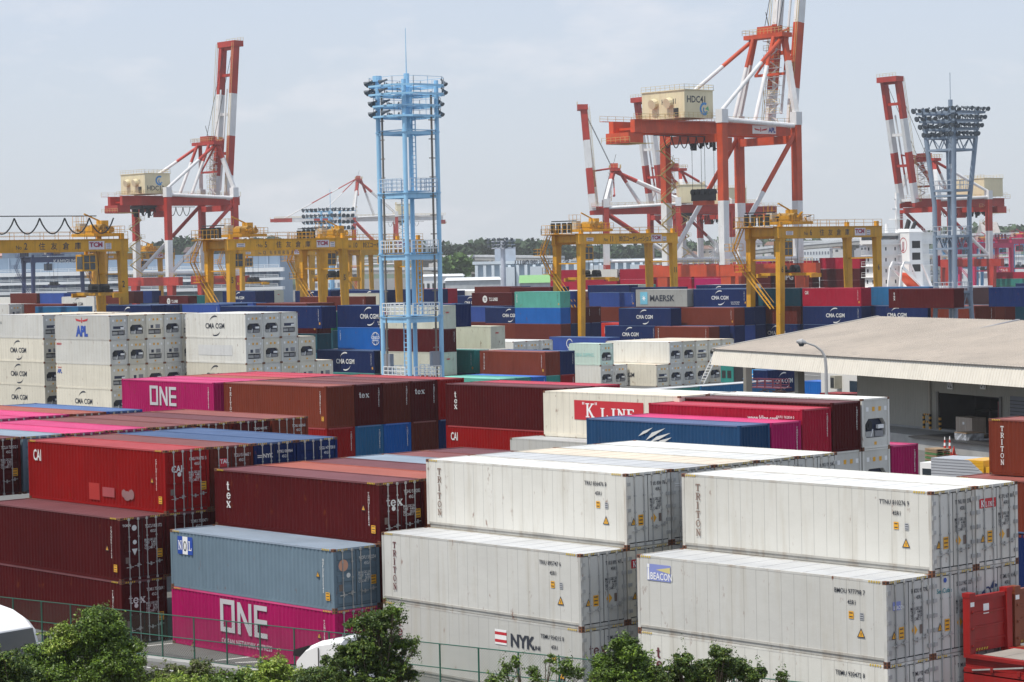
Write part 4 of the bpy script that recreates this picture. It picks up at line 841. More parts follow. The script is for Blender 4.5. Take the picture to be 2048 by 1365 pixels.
def sts(x, y, rz, label, name='', boom='up', red=None, g=24.7, b=18., zg=46.0, za=68., sc=1.0, white_girder=False, logo=None, boomlen=62, back=27.6, apl=False, lean=9., hinge=4.5, hx=0., ady=-3.0, tdy=-3.):
    red = red or SR; t = thing('quay_crane', label, 'crane', (x, y, 0), rz, 'quay cranes'); t.scale = (sc, sc, sc)
    M4 = [red, SW, DARK, RAILY]; hb, hg = b/2, g/2; zs = 15.0; GI = 1 if white_girder else 0
    for sx in (-hb, hb):
        for sy in (-hg, hg):
            zt = zg+3.2; q = MB(); seg(q, (sx, sy, zs), (sx, sy, zt), 1.75, [(0, .42, 1), (.42, .93, 0), (.93, 1, 1)], tube=False)
            q.box(sx-1.0, sx+1.0, sy-1.0, sy+1.0, zt-2.4, zt+.6, 1); q.build('leg', M4, t)
        q = MB(); seg(q, (sx, hg-.4, zg-1.2), (sx, -hg+.9, zs+1.6), 1.15, [(0, .48, 0), (.48, 1, 1)]); q.build('diagonal_brace', M4, t)
        q = MB(); q.tube((sx, -hg, zs+1.2), (sx, hg, zs+1.2), .55, n=10, mi=1); q.build('tie_tube', M4, t)
        q = MB(); q.tube((sx, -hg, zg+1.6), (sx, hg, zg+.6), .55, n=10, mi=1); q.build('top_tube', M4, t)
    for sy in (-hg, hg):
        q = MB(); q.box(-hb-6, hb+6, sy-.8, sy+.8, zs-2.6, zs, 0); q.rail((-hb-5, sy-.8, zs), (hb+5, sy-.8, zs), 1.2, 1.8, .07, 3); q.build('sill_beam', M4, t)
        for sx in (-hb-1, hb+1): q = MB(); q.hexa([(sx-1, sy-.7, 2), (sx+1, sy-.7, 2), (sx+1, sy+.7, 2), (sx-1, sy+.7, 2), (sx-1.6, sy-.7, zs-2.6), (sx+1.6, sy-.7, zs-2.6), (sx+1.6, sy+.7, zs-2.6), (sx-1.6, sy+.7, zs-2.6)], 0); q.box(sx-4, sx+4, sy-.6, sy+.6, .3, 2, 2); q.build('bogie', M4, t)
        q = MB(); q.box(-hb+1, hb-1, sy-.8, sy+.8, zg-3.4, zg-1.6, GI); q.build('portal_beam', M4, t)
    # main girder pair
    q = MB()
    for gx in (-3.4, 3.4): q.box(gx-.7, gx+.7, -hg-back, hg+5.5, zg-1.5, zg+1.2, GI)
    for k in range(9): yy = -hg-back+2+k*(g+back)/8.2; q.box(-2.7, 2.7, yy-.2, yy+.2, zg-.8, zg-.3, GI)
    for gx in (-4.9, 4.9): q.box(gx-.6, gx+.6, -hg-back-1.5, hg+5, zg+1.2, zg+1.3, GI); q.rail((gx*1.1, -hg-back-1.5, zg+1.3), (gx*1.1, hg+5, zg+1.3), 1.2, 2.4, .07, 3)
    G = q.build('main_girder', M4, t)
    if apl: sticker(G, 'E', hg-9.5, zg-1.1, 4.12, 8.0, 1.9, WHT); text(G, 'APL', 'E', hg-4.0, zg-.7, 4.125, 1.1, BLUP, .08, .9); put(G, poly_mesh('eagle', EAGLE), 'E', hg-6.7, zg-.6, 4.125, REDP, 1.6, 1.6, 'emblem')
    q = MB(); yb = -hg-back; q.box(-3.6, 3.6, yb-1.5, yb+3, zg-3.8, zg-1.5, 0); q.rail((-4.5, yb-2, zg-3.6), (4.5, yb-2, zg-3.6), 1.1, 1.5, .07, 3)
    for k in range(8): q.bar((-4+k*1.1, yb-1, zg-3.8), (-4+k*1.1, yb+6, zg-3.8), .12, mi=3)
    q.build('rear_platform', M4, t)
    q = MB(); y0 = -hg-min(back, 20)+6; hz = zg+1.9
    for k in range(7):   # festoon loops under the girder
        n = 8; ww = 2.6; pts = [Vector((4.4, y0+k*ww+ww*i/n, zg-2.2-2.6*math.sin(math.pi*i/n)**.7)) for i in range(n+1)]; q.arc(pts, .16)
    q.bar((4.4, y0-3, zg-2.1), (4.4, y0+20, zg-2.1), .18); q.build('festoon_cable', DARK, t)
    # machine house
    HG = -hg+hx
    q = MB(); q.box(-6.7, 6.7, HG-9.5, HG-.4, hz, hz+6.1, 0); q.box(-6.9, 6.9, HG-9.7, HG-.2, hz+6.1, hz+6.3, 0)
    q.tube((-2.5, HG-9.5, hz+3.6), (-2.5, HG-10.7, hz+3.3), 1.1, n=12, mi=0); q.tube((2.2, HG-9.5, hz+3.6), (2.2, HG-10.7, hz+3.3), 1.1, n=12, mi=0); q.box(3.6, 4.8, HG-9.9, HG-9.5, hz+.3, hz+2.2, 1)
    for k in range(8): q.box(-6.2+k*1.75, -6.15+k*1.75, HG-9.53, HG-9.5, hz, hz+6.1, 0)
    hh = q.build('machine_house', [HB, DARK], t)
    if name: text(hh, name, 'E', HG-8.8, hz+(3.4 if logo == 'r' else 1.0), 6.72, 1.5, INK, .03, .95); text(hh, name, 'S', -.5, hz+3.2, HG-9.52, 1.2, INK, .02, .9)
    if logo:
        lu, lz = (HG-3.2, hz+2.0) if logo == 'r' else (HG-4.2, hz+4.0)
        put(hh, poly_mesh('swoosh_emblem', ring(0, 0, 1.5, .55, 18, 1)[3:15]+ring(.3, -.2, .8, .35, 14)[5:13]), 'E', lu, lz, 6.725, mat('emblem_blue', (.04, .22, .5)), name='emblem')
        if logo == 'r': put(hh, poly_mesh('fin_emblem', [[(.2, 0), (1.2, .7), (1.5, -.4)], [(.1, -.5), (1.3, -.9), (.2, -1.3)]]), 'E', lu, lz, 6.73, mat('emblem_green', (.12, .4, .2)), name='emblem')
    r = MB(); 
    for c in ((-6.8, -9.6, 6.8, -9.6), (6.8, -9.6, 6.8, -.3), (-6.8, -.3, 6.8, -.3)): r.rail((c[0], HG+c[1], hz+6.3), (c[2], HG+c[3], hz+6.3), 1.1, 1.5, .06)
    for c in ((-7.6, -10.6, 7.6, -10.6), (7.6, -10.6, 7.6, -.3)): r.rail((c[0], HG+c[1], hz), (c[2], HG+c[3], hz), 1.1, 1.5, .06)
    r.build('handrail', RAILY, t)
    # A-frame and stays
    ax, ay = 4.6, hg+ady
    for s in (-1, 1):
        q = MB(); seg(q, (s*hb, hg, zg+3.5), (s*ax, ay, za), 1.2, [(0, .66, 1), (.66, 1, 0)], tube=False); q.build('a_frame_leg', M4, t)
        q = MB(); seg(q, (s*ax*.7, ay-2, za-.5), (s*3.4, ay-9, zg+2), .95, [(0, .35, 0), (.35, 1, 1)]); q.build('a_frame_leg', M4, t)
        q = MB(); seg(q, (s*ax, ay-.5, za-.6), (s*hb*.97, -hg+.3, zg+3.6), .95, [(0, .36, 0), (.36, 1, 1)]); q.build('back_stay', M4, t)
    q = MB(); q.box(-ax-1.5, ax+1.5, ay-2.2, ay+1.2, za-.6, za+.4, 0); q.bar((-ax, ay, za-9), (ax, ay, za-9), .6, mi=0); q.bar((-ax, ay, za-9), (ax, ay, za), .4, mi=0)
    for c in ((-1, -2.4, 1, -2.4), (1, -2.4, 1, 1.4), (-1, 1.4, 1, 1.4), (-1, -2.4, -1, 1.4)): q.rail((c[0]*(ax+1.7), ay+c[1], za+.4), (c[2]*(ax+1.7), ay+c[3], za+.4), 1.2, 1.2, .07, 3)
    q.box(-2.4, 2.4, ay-1.5, ay+1, za+.5, za+2.2, 0); q.bar((0, ay, za+2), (0, ay-1, za+5.5), .12, mi=2); q.build('a_frame_head', M4, t)
    q = MB()
    for k in range(9):
        z0 = zg+2+k*(za-zg-3)/9; z1 = zg+2+(k+1)*(za-zg-3)/9; yy = ay+1.5; a = (-2 if k % 2 else 1.2); c = (1.2 if k % 2 else -2); q.bar((a, yy, z0), (c, yy, z1), .14, .3, mi=1); q.box(-2.8, 2, yy-.5, yy+.5, z1-.08, z1, 1); q.rail((-2.8, yy-.5, z1), (2, yy-.5, z1), 1.1, 1.6, .07, 3)
    q.build('stairway', M4, t)
    # boom
    hy, hzb = hg+hinge, zg
    if boom == 'up':
        al = R(90-lean); d = Vector((0, math.cos(al), math.sin(al))); o = Vector((0, hy, hzb))
    else: d = Vector((0, 1, 0)); o = Vector((0, hy, hzb))
    q = MB(); nb = Vector((0, -d.z, d.y))
    for s in (-1, 1):
        a = o+Vector((s*3.4, 0, 0)); c = a+d*boomlen
        cuts = [(0, .16, 1), (.16, .41, 0), (.41, .68, 1), (.68, 1, 0)] if boom == 'up' else [(0, .18, 1), (.18, .45, 0), (.45, .75, 1), (.75, 1, 0)]
        for t0, t1, mi in cuts: q.bar(a+d*boomlen*t0, a+d*boomlen*t1, 1.5, 2.2, mi=mi, up=nb)
        for k in range(1, 12): p = a+d*boomlen*k/12+nb*1.4; q.bar(p, p-nb*1.2, .1, mi=3)
        q.bar(a+nb*2+Vector((s*.9, 0, 0)), c+nb*2+Vector((s*.9, 0, 0)), .1, mi=3); q.bar(a+nb*1.4+Vector((s*.9, 0, 0)), c+nb*1.4+Vector((s*.9, 0, 0)), .1, mi=3)
    for k in (.02, .3, .55, .8, .97): p = o+d*boomlen*k; q.bar(p+Vector((-3.4, 0, 0)), p+Vector((3.4, 0, 0)), .9, mi=0 if k > .6 or .16 < k < .41 else 1)
    p = o+d*boomlen; q.box(-4.6, 4.6, p.y-1.4, p.y+2.2, p.z-1.0, p.z+.8, 0); q.rail((-4.6, p.y+2.2, p.z+.8), (4.6, p.y+2.2, p.z+.8), 1.1, 1.5, .07, 3)
    q.build('boom', M4, t)
    q = MB()
    for s in (-1, 1):
        if boom == 'up':
            q.tube((s*2.2, ay+.6, za+1), tuple(o+Vector((s*2.2, 0, 0))+d*(boomlen*.93)+nb*.6), .08, n=5, mi=2)
            seg(q, (s*1.6, ay+1, za+.5), tuple(o+Vector((s*1.6, 0, 0))+d*(boomlen*.38)+nb*2.0), .55, [(0, 1, 0)]); seg(q, tuple(o+Vector((s*1.6, 0, 0))+d*(boomlen*.06)+nb*1.8), tuple(o+Vector((s*1.6, 0, 0))+d*(boomlen*.72)+nb*1.2), .6, [(0, .25, 1), (.25, .5, 0), (.5, .98, 1)])
        else:
            seg(q, (s*2.5, ay+1, za+.5), tuple(o+Vector((s*3, 0, 0))+d*(boomlen*.86)+Vector((0, 0, 1))), .6, [(0, .25, 0), (.25, .34, 1), (.34, .62, 0), (.62, 1, 1)]); seg(q, (s*2.5, ay+1, za+.5), tuple(o+Vector((s*3, 0, 0))+d*(boomlen*.4)+Vector((0, 0, 1))), .5, [(0, .35, 0), (.35, 1, 1)])
    q.build('fore_stay', M4, t)
    # trolley hanging under the girder, hoist ropes, head block
    q = MB(); ty = -hg+tdy; q.box(-4.2, 4.2, ty-3, ty+3, zg-2.6, zg-1.6, 2); q.box(3.0, 5.2, ty+1.6, ty+4.2, zg-5.2, zg-2.2, 0); random.seed(name or 'k')
    for k in range(14): u = random.uniform(-3.8, 3.8); vv = ty+random.uniform(-3, 3); q.bar((u, vv, zg-2.5), (u, vv, zg-random.uniform(3.4, 5.4)), .5, mi=2)
    q.build('trolley', M4, t)
    if apl:
        q = MB()
        for s in (-2, 2):
            for s2 in (-1.5, 1.5): q.bar((s, ty+s2, zg-2), (s, ty+s2, 31.4), .07, mi=2)
        q.box(-3, 3, ty-1, ty+1, 29.6, 31.2, 2)
        for k in range(4): q.tube((-2.4+k*1.6, ty-1.2, 31.6), (-2.4+k*1.6, ty+1.2, 31.6), .7, n=12, mi=2)
        q.box(-2.2, 2.2, ty-1.3, ty+1.3, 28.6, 29.6, 0); q.build('head_block', M4, t)
        q = MB(); cx0, cz0 = hb-1, zs+3.2
        for k in range(24): a = k*math.pi/12; q.bar((cx0, -hg-1.6+.4*math.cos(a), cz0+.4*math.sin(a)), (cx0, -hg-1.6+2.5*math.cos(a), cz0+2.5*math.sin(a)), .12, mi=1)
        q.tube((cx0-.3, -hg-1.6, cz0), (cx0+.3, -hg-1.6, cz0), .5, n=12, mi=1); q.build('cable_reel', M4, t)
    # zigzag stair tower beside the landside leg
    q = MB(); X = -hb+2.2; Y = -hg-1.6; z = zs+1.0; k = 0
    while z < zg-3:
        z1 = z+2.8; a, c = (Y-2.2, Y+2.2) if k % 2 else (Y+2.2, Y-2.2); q.bar((X, a, z), (X, c, z1), .1, .35, mi=3); q.bar((X, a, z+1), (X, c, z1+1), .07, mi=3); q.box(X-.8, X+.8, c-.7, c+.7, z1-.06, z1+.02, 3); q.rail((X+.8, c-.7, z1), (X+.8, c+.7, z1), 1.1, 1.4, .06, 3); z = z1; k += 1
    q.build('stair_tower', M4, t)
    return t
sts(-385.7, 409.5, 0, 'tallest orange-red quay crane with cream machine house and boom raised out of frame', 'HDC41', red=SO, logo='r', apl=True, lean=7.5, back=22.5, ady=1.2, tdy=3.)
sts(-599, 402.5, 0, 'red and white quay crane at left with its boom raised upright', 'HDC13', sc=.945, zg=38.6, za=56.5, boomlen=49.5, logo='l', back=13, lean=5, hinge=1.5, hx=3.)
def far_sts(u, v, D, rz, **k):
    q = at(u, v, D); return sts(q.x, q.y, rz, **k)
far_sts(752, 560, 1430, R(180-35), label='distant white girder quay crane with its boom lowered to the left', boom='down', zg=43, za=66, white_girder=True, boomlen=42, name='')
far_sts(1285, 560, 830, R(138), label='small red and white quay crane, boom tilted left, behind the yellow crane', zg=34, za=48, boomlen=36, sc=.98, lean=4, name='')
far_sts(1385, 560, 860, R(180-4), label='small red quay crane with double boom right behind the tall crane', zg=35, za=50, boomlen=41, sc=.95, lean=8, name='CO-1')
far_sts(1890, 560, 790, R(180-6), label='red and white quay crane at right behind the grey light tower', zg=34.5, za=49, boomlen=42, sc=.95, lean=10, name='CO-2', logo=None, back=13)
# ---------------------------------------------------------------- light towers
LB = mat('tower_light_blue', (.29, .54, .76), .4, .08, .35, (.1, .25, .4), nscale=.3)
LBD = mat('tower_grey_blue', (.22, .28, .36), .45, .08, .3, (.1, .12, .16), nscale=.3)
def lamp_mesh(r=.42):
    if ('lamp', r) not in CACHE:
        q = MB(); q.tube((0, 0, 0), (0, -.55, -.2), r*.35, r, n=10); q.tube((0, 0, 0), (0, .35, .12), r*.4, n=8); q.bar((0, 0, 0), (0, .1, -.5), .1); CACHE[('lamp', r)] = q.mesh('floodlight', [mat('lamp_shell_grey', (.10, .12, .14), .5), GLS])
    return CACHE[('lamp', r)]
def lamps(t, pts, rz0=0, jitter=.5, r=.42):
    for i, p in enumerate(pts): random.seed(i*7+3); link('floodlight', lamp_mesh(r), t, p[:3], None, (R(random.uniform(-10, 20)), 0, p[3]+random.uniform(-jitter, jitter)))
q0 = at(765, 633, 258)
t = thing('light_tower', 'pale blue four-legged floodlight tower rising behind the maroon containers', 'tower', (q0.x, q0.y, 0)); A = 4.4
for x in (0, A):
    for y in (0, A): q = MB(); q.tube((x, y, 0), (x, y, 36.2), .245, n=14); [q.tube((x, y, z), (x, y, z+.12), .33, n=14) for z in (4.7, 11.3, 17.9, 24.3, 30.7)]; q.build('leg', LB, t)
for z in (3.9, 10.6, 17.2, 23.7, 30.3):
    for a, c in (((0, 0), (A, 0)), ((A, 0), (A, A)), ((A, A), (0, A)), ((0, A), (0, 0))):
        q = MB(); q.bar((*a, z+.35), (*c, z+.35), .2, .5 if z < 25 else .3); q.bar((*a, z+.64), (*c, z+.64), .45, .07); q.build('ring_beam', LB, t)
for z in (4.8, 11.5, 18.1, 24.6):
    q = MB(); q.box(.3, A-.3, .3, A-.3, z-.1, z-.02, 0); q.build('platform', LB, t)
    q = MB()
    for a, c in (((.4, -.3), (A-.4, -.3)), ((A+.3, .4), (A+.3, A-.4)), ((A-.4, A+.3), (.4, A+.3)), ((-.3, A-.4), (-.3, .4))): q.rail((*a, z), (*c, z), 1.25, .72, .075, 0, mid=3)
    q.build('guard_rail', WHT if z < 24 else mat('rail_pale', (.5, .6, .7)), t)
for z, ex, n in ((32.4, .95, 5), (33.5, .95, 5), (34.7, 1.3, 6), (35.6, 1.3, 6)):
    q = MB(); c = A/2; pts = [Vector((c+(c+ex)*a, c+(c+ex)*b_, z)) for a, b_ in ((-1, -.55), (-.55, -1), (.55, -1), (1, -.55), (1, .55), (.55, 1), (-.55, 1), (-1, .55))]
    for i in range(8): q.bar(pts[i], pts[(i+1) % 8], .22, .2); q.bar(pts[i], (c, c, z), .16, .14)
    if z in (32.4, 34.7):
        q.box(c-1.6, c+1.6, c-1.6, c+1.6, z-.04, z+.02)
    for i in range(8): q.rail(pts[i], pts[(i+1) % 8], .9, 1.6, .04, 0, mid=1)
    q.build('lamp_gallery', LB, t)
    lamps(t, [(pts[i].x*f+pts[(i+1) % 8].x*(1-f), pts[i].y*f+pts[(i+1) % 8].y*(1-f), z+.5, math.atan2(pts[i].y-c, pts[i].x-c)+R(90)) for i in (0, 7, 1, 4) for f in ((.1, .55, .9) if i in (0, 7) else (.35,))], r=.25)
q = MB(); q.tube((0, 0, 36.2), (0, 0, 36.8), .5); q.tube((A/2, A/2, 36), (A/2, A/2, 41.8), .07, .03, n=6); q.tube((A/2, A/2, 30.3), (A/2, A/2, 37.0), .3, n=12); q.build('mast', LB, t)
for s, z0, z1 in ((.9, 4.8, 11.4), (3.0, 11.5, 18), (1.0, 18.2, 24.5), (2.6, 24.6, 32.5)): q = MB(); q.ladder((A*.62, s, z0), (A*.62, s, z1), .55, .09); q.build('ladder', LB, t)
q = MB(); q.bar((.8, -.1, 4), (.8, -.1, 35), .16); q.bar((A+.1, A-.8, 4), (A+.1, A-.8, 35), .16); [q.bar((.5, -.1, z), (1.1, -.1, z), .1) for z in range(6, 34, 2)]; [q.bar((A+.1, A-1.2, z), (A+.1, A-.4, z), .1) for z in range(6, 34, 2)]; q.build('conduit', mat('conduit_brown_grey', (.16, .14, .12)), t)
for bb in ((.3, 1.3, -.15, .35, 5.1, 7.4), (A-.2, A+.3, A-1.5, A-.5, 6.0, 7.6)): q = MB(); q.box(*bb); q.build('junction_box', mat('grey_box', (.22, .23, .26)), t)
# grey-blue tower on the right
q0 = at(1872, 600, 362)
t = thing('light_tower', 'grey-blue floodlight tower with splayed legs behind the warehouse roof', 'tower', (q0.x, q0.y, 0)); A = 3.6; c = A/2
prof = [(0, 1.25), (9.8, 1.0), (24, 1.0), (33.5, 1.42), (38.2, 1.55)]
def leg_at(sx, sy, z):
    for (z0, a), (z1, b_) in zip(prof, prof[1:]):
        if z <= z1: f = a+(b_-a)*(z-z0)/(z1-z0); break
    else: f = prof[-1][1]
    return Vector((c+sx*c*f, c+sy*c*f, z))
for sx in (-1, 1):
    for sy in (-1, 1):
        q = MB(); [q.tube(leg_at(sx, sy, a[0]), leg_at(sx, sy, b_[0]), .36, n=12) for a, b_ in zip(prof, prof[1:])]; q.build('leg', LBD, t)
for z in (8.6, 10.9, 17.4, 19.2, 25.2, 26.0, 32.0, 33.8):
    for a, b_ in (((-1, -1), (1, -1)), ((1, -1), (1, 1)), ((1, 1), (-1, 1)), ((-1, 1), (-1, -1))): q = MB(); q.bar(leg_at(*a, z), leg_at(*b_, z), .35, .3); q.build('ring_beam', LBD, t)
for z0, z1 in ((8.6, 10.9), (17.4, 19.2), (32.0, 33.8)):
    q = MB()
    for a, b_ in (((-1, -1), (1, -1)), ((1, -1), (1, 1)), ((1, 1), (-1, 1)), ((-1, 1), (-1, -1))):
        p, r = leg_at(*a, z0), leg_at(*b_, z0); up_ = leg_at(*a, z1)-p
        for k in range(4): q.bar(p+(r-p)*k/4+(up_ if k % 2 else up_*0), p+(r-p)*(k+1)/4+(up_*0 if k % 2 else up_), .12)
    q.build('lattice', LBD, t)
for z in (11.1, 19.4, 26.2):
    q = MB(); q.box(.2, A-.2, .2, A-.2, z-.1, z, 0)
    for a, b_ in (((0, -.4), (A, -.4)), ((A+.4, 0), (A+.4, A)), ((A, A+.4), (0, A+.4)), ((-.4, A), (-.4, 0))): q.rail((*a, z), (*b_, z), 1.3, .9, .07, 0)
    q.build('guard_rail', mat('rail_pale_grey', (.5, .54, .58)), t)
for z, ex in ((33.9, .8), (35.1, 1.2), (36.3, 1.55), (37.5, 1.9)):
    q = MB(); hx = c+ex; cs = [(c-hx, c-hx*.9), (c+hx, c-hx*.9), (c+hx, c+hx*.9), (c-hx, c+hx*.9)]
    for i in range(4): q.bar((*cs[i], z), (*cs[(i+1) % 4], z), .34, .34); q.bar((*cs[i], z), (c, c, z), .2, .2)
    q.build('lamp_gallery', LBD, t)
    lamps(t, [(cs[0][0]+(cs[1][0]-cs[0][0])*k/6, cs[0][1]-.3, z+.6, 0) for k in range(7)]+[(cs[1][0]+.3, cs[1][1]+(cs[2][1]-cs[1][1])*k/5, z+.6, R(90)) for k in range(6)]+[(cs[0][0]-.3, cs[0][1]+(cs[3][1]-cs[0][1])*k/3, z+.6, R(-90)) for k in range(4)], r=.36)
q = MB(); q.tube((c, c, 30), (c, c, 39.5), .34, n=10); q.tube((c, c, 39.5), (c, c, 43.5), .05, n=5); q.build('mast', LBD, t)
q = MB(); q.ladder((c, c+.3, 1), (c, c+.3, 37), .7, .1); q.build('ladder', mat('rail_pale_grey', (.5, .54, .58)), t)
# two small distant ones
def small_tower(u, v, D, label, H, rows, m):
    p = at(u, v, D); t = thing('light_tower', label, 'tower', (p.x, p.y, 0)); q = MB()
    if rows > 3:
        for x in (-2.4, 2.4):
            for y in (-2.4, 2.4): q.tube((x, y, 0), (x, y, H), .45, n=8)
        for z in range(8, int(H), 7): q.bar((-2.4, -2.4, z), (2.4, -2.4, z), .4); q.bar((2.4, -2.4, z), (2.4, 2.4, z), .4); q.bar((-2.4, 2.4, z), (2.4, -2.4, z), .3)
        q.tube((0, 0, H), (0, 0, H+8), .1, n=5)
    else: q.tube((0, 0, 0), (0, 0, H), .85, .65, n=12); q.tube((0, 0, H-20), (0, 0, H-19), 1.9, n=12)
    q.build('mast', m, t); q = MB(); wd = 8.5 if rows > 3 else 3.2
    for k in range(rows): z = H-k*(2.2 if rows > 3 else 1.0); q.box(-wd, wd, -wd*.6, -wd*.6+.4, z-.15, z+.15); q.box(-wd, -wd+.4, -wd*.6, wd*.6, z-.15, z+.15); q.box(wd-.4, wd, -wd*.6, wd*.6, z-.15, z+.15)
    q.build('lamp_gallery', m, t)
    n = 8 if rows > 3 else 4
    lamps(t, [(-wd+2*wd*i/(n-1), -wd*.6-.4, H-k*(2.2 if rows > 3 else 1.0)+.7, 0) for k in range(rows) for i in range(n)]+[(wd+.4, -wd*.6+i*2, H-k*(2.2 if rows > 3 else 1.0)+.7, R(90)) for k in range(rows) for i in range(5 if rows > 3 else 2)], r=.8 if rows > 3 else .5)
small_tower(664, 560, 880, 'distant blue floodlight tower with four rows of lamps left of centre', 36, 4, LB)
small_tower(1007, 560, 700, 'single grey floodlight mast before the white ribbed warehouse', 22.5, 3, mat('mast_grey', (.42, .45, .52)))
# ---------------------------------------------------------------- the warehouse with its wide canopy
def ray(u, v): return FW + R2*((u-1024)/F_PX) + U2*((682.5-v)/F_PX)
A0 = lev(1428, 699, 7.7); B0 = lev(2048, 735.5, 7.7); dX = (B0-A0).normalized(); dY = Vector((-dX.y, dX.x, 0)); WRZ = math.atan2(dX.y, dX.x)
def onwall(u, v, yl):
    """local (x, z) where the photo column/row meets the plane local-y = yl of the warehouse frame"""
    o = Vector((0, 0, CAMH))-Vector((A0.x, A0.y, 0)); d = ray(u, v); t = (yl-o.dot(dY))/d.dot(dY); p = o+d*t; return p.dot(dX), p.z
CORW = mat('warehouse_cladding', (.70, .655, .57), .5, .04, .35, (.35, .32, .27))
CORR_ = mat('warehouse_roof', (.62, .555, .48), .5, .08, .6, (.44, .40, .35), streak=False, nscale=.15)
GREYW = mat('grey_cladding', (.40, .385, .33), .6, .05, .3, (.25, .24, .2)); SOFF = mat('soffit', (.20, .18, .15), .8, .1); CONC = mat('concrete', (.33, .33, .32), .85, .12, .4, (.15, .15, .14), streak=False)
t = thing('warehouse', 'long beige warehouse with a wide low canopy and loading doors', 'warehouse', (A0.x, A0.y, 0), WRZ)
L_ = 80; ry, rz_ = onwall(1757, 634, 0)[0], 0
# ridge: same local x as the gable end
best = min(((abs(onwall(1757, 634, yy)[0]), yy) for yy in [k*.25 for k in range(40, 200)]))[1]; RZ = onwall(1757, 634, best)[1]
q = MB(); n = 190; pw = L_/n
for k in range(n): # ribbed fascia, leaning outward
    x0 = k*pw
    q.quad((x0, -.42, 6.15), (x0+pw*.5, -.42, 6.15), (x0+pw*.5, 0, 7.66), (x0, 0, 7.66)); q.quad((x0+pw*.5, -.395, 6.15), (x0+pw, -.395, 6.15), (x0+pw, .025, 7.66), (x0+pw*.5, .025, 7.66)); q.quad((x0+pw*.5, -.42, 6.15), (x0+pw*.5, -.36, 6.15), (x0+pw*.5, .05, 7.66), (x0+pw*.5, 0, 7.66)); q.quad((x0+pw, -.42, 6.15), (x0+pw, -.36, 6.15), (x0+pw, .05, 7.66), (x0+pw, 0, 7.66))
q.hexa([(-.3, -.05, 6.2), (0, -.05, 6.2), (0, 3, 6.2), (-.3, 3, 6.2), (-.02, 0, 7.66), (0, 0, 7.66), (0, 3, 7.9), (-.02, 3, 7.9)]); q.build('fascia', CORW, t)
q = MB(); q.box(-.1, L_, -.12, .1, 7.66, 7.74); q.build('gutter', mat('gutter_dark', (.12, .11, .1)), t)
q = MB(); n = 180; yl = best
for k in range(n): # standing-seam roof
    x0 = k*L_/n; x1 = x0+L_/n; q.quad((x0, .0, 7.75), (x1-.07, .0, 7.75), (x1-.07, yl, RZ), (x0, yl, RZ)); q.hexa([(x1-.07, 0, 7.72), (x1, 0, 7.72), (x1, yl, RZ-.03), (x1-.07, yl, RZ-.03), (x1-.07, 0, 7.82), (x1, 0, 7.82), (x1, yl, RZ+.07), (x1-.07, yl, RZ+.07)])
n = 22
for k in range(1, n): yy = yl*k/n; zz = 7.76+(RZ-7.75)*k/n; q.box(0, L_, yy, yy+.05, zz, zz+.035)
q.quad((0, yl, RZ), (L_, yl, RZ), (L_, yl*2, 7.75), (0, yl*2, 7.75)); q.build('roof', CORR_, t)
q = MB(); q.hexa([(-.35, -.1, 7.5), (.15, -.1, 7.5), (.15, yl, RZ-.25), (-.35, yl, RZ-.25), (-.35, -.1, 7.84), (.15, -.1, 7.84), (.15, yl, RZ+.12), (-.35, yl, RZ+.12)]); q.build('verge', mat('verge_grey', (.34, .32, .29)), t)
x1, _ = onwall(1812, 683, 7); q = MB(); q.hexa([(x1, 9, 8.7), (x1+.5, 9, 8.7), (x1+.5, yl, RZ), (x1, yl, RZ), (x1, 9, 8.9), (x1+.5, 9, 8.9), (x1+.5, yl, RZ+.14), (x1, yl, RZ+.14)]); q.build('roof_joint', mat('lead_grey', (.25, .25, .27)), t)
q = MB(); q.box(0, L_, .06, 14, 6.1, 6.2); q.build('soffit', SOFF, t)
WY = 7.0; wx0, _ = onwall(1714, 760, WY); q = MB()
for xa in ('d',):
    ox0, oz1 = onwall(1878, 786, WY); ox1, _ = onwall(2000, 790, WY); oz0 = 1.15
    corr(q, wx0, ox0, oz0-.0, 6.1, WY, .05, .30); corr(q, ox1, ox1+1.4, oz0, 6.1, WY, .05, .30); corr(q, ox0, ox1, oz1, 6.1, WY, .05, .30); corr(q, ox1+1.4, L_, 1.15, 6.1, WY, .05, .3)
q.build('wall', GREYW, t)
q = MB(); q.box(wx0, L_, WY+.02, WY+.5, 0, 1.15, 0); q.box(wx0, wx0+.3, WY+.06, WY+16, 0, 6.1, 0); q.build('wall_base', CONC, t)
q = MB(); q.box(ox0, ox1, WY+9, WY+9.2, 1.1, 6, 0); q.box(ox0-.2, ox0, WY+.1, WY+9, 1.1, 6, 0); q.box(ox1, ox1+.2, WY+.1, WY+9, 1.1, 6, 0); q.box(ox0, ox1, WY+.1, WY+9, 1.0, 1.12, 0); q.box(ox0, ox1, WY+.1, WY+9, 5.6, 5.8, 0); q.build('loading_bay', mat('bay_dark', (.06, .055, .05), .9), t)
for xx in (ox0-.35, ox1): q = MB(); q.box(xx, xx+.35, WY-.12, WY+.0, 1.15, oz1+.1); q.build('door_frame', mat('frame_dark', (.16, .15, .13)), t)
q = MB(); q.box(ox1+1.6, ox1+5.5, WY-.06, WY-.01, 1.15, 4.6, 0); [q.box(ox1+1.6, ox1+5.5, WY-.09, WY-.06, 1.2+k*.3, 1.24+k*.3, 1) for k in range(11)]; q.build('roller_shutter', [mat('shutter_grey', (.16, .17, .2)), DARK], t)
q = MB(); px, _ = onwall(1862, 800, WY); q.tube((px, WY-.15, 1.1), (px, WY-.15, 6.1), .1, n=8); q.build('downpipe', mat('pipe_cream', (.5, .46, .38)), t)
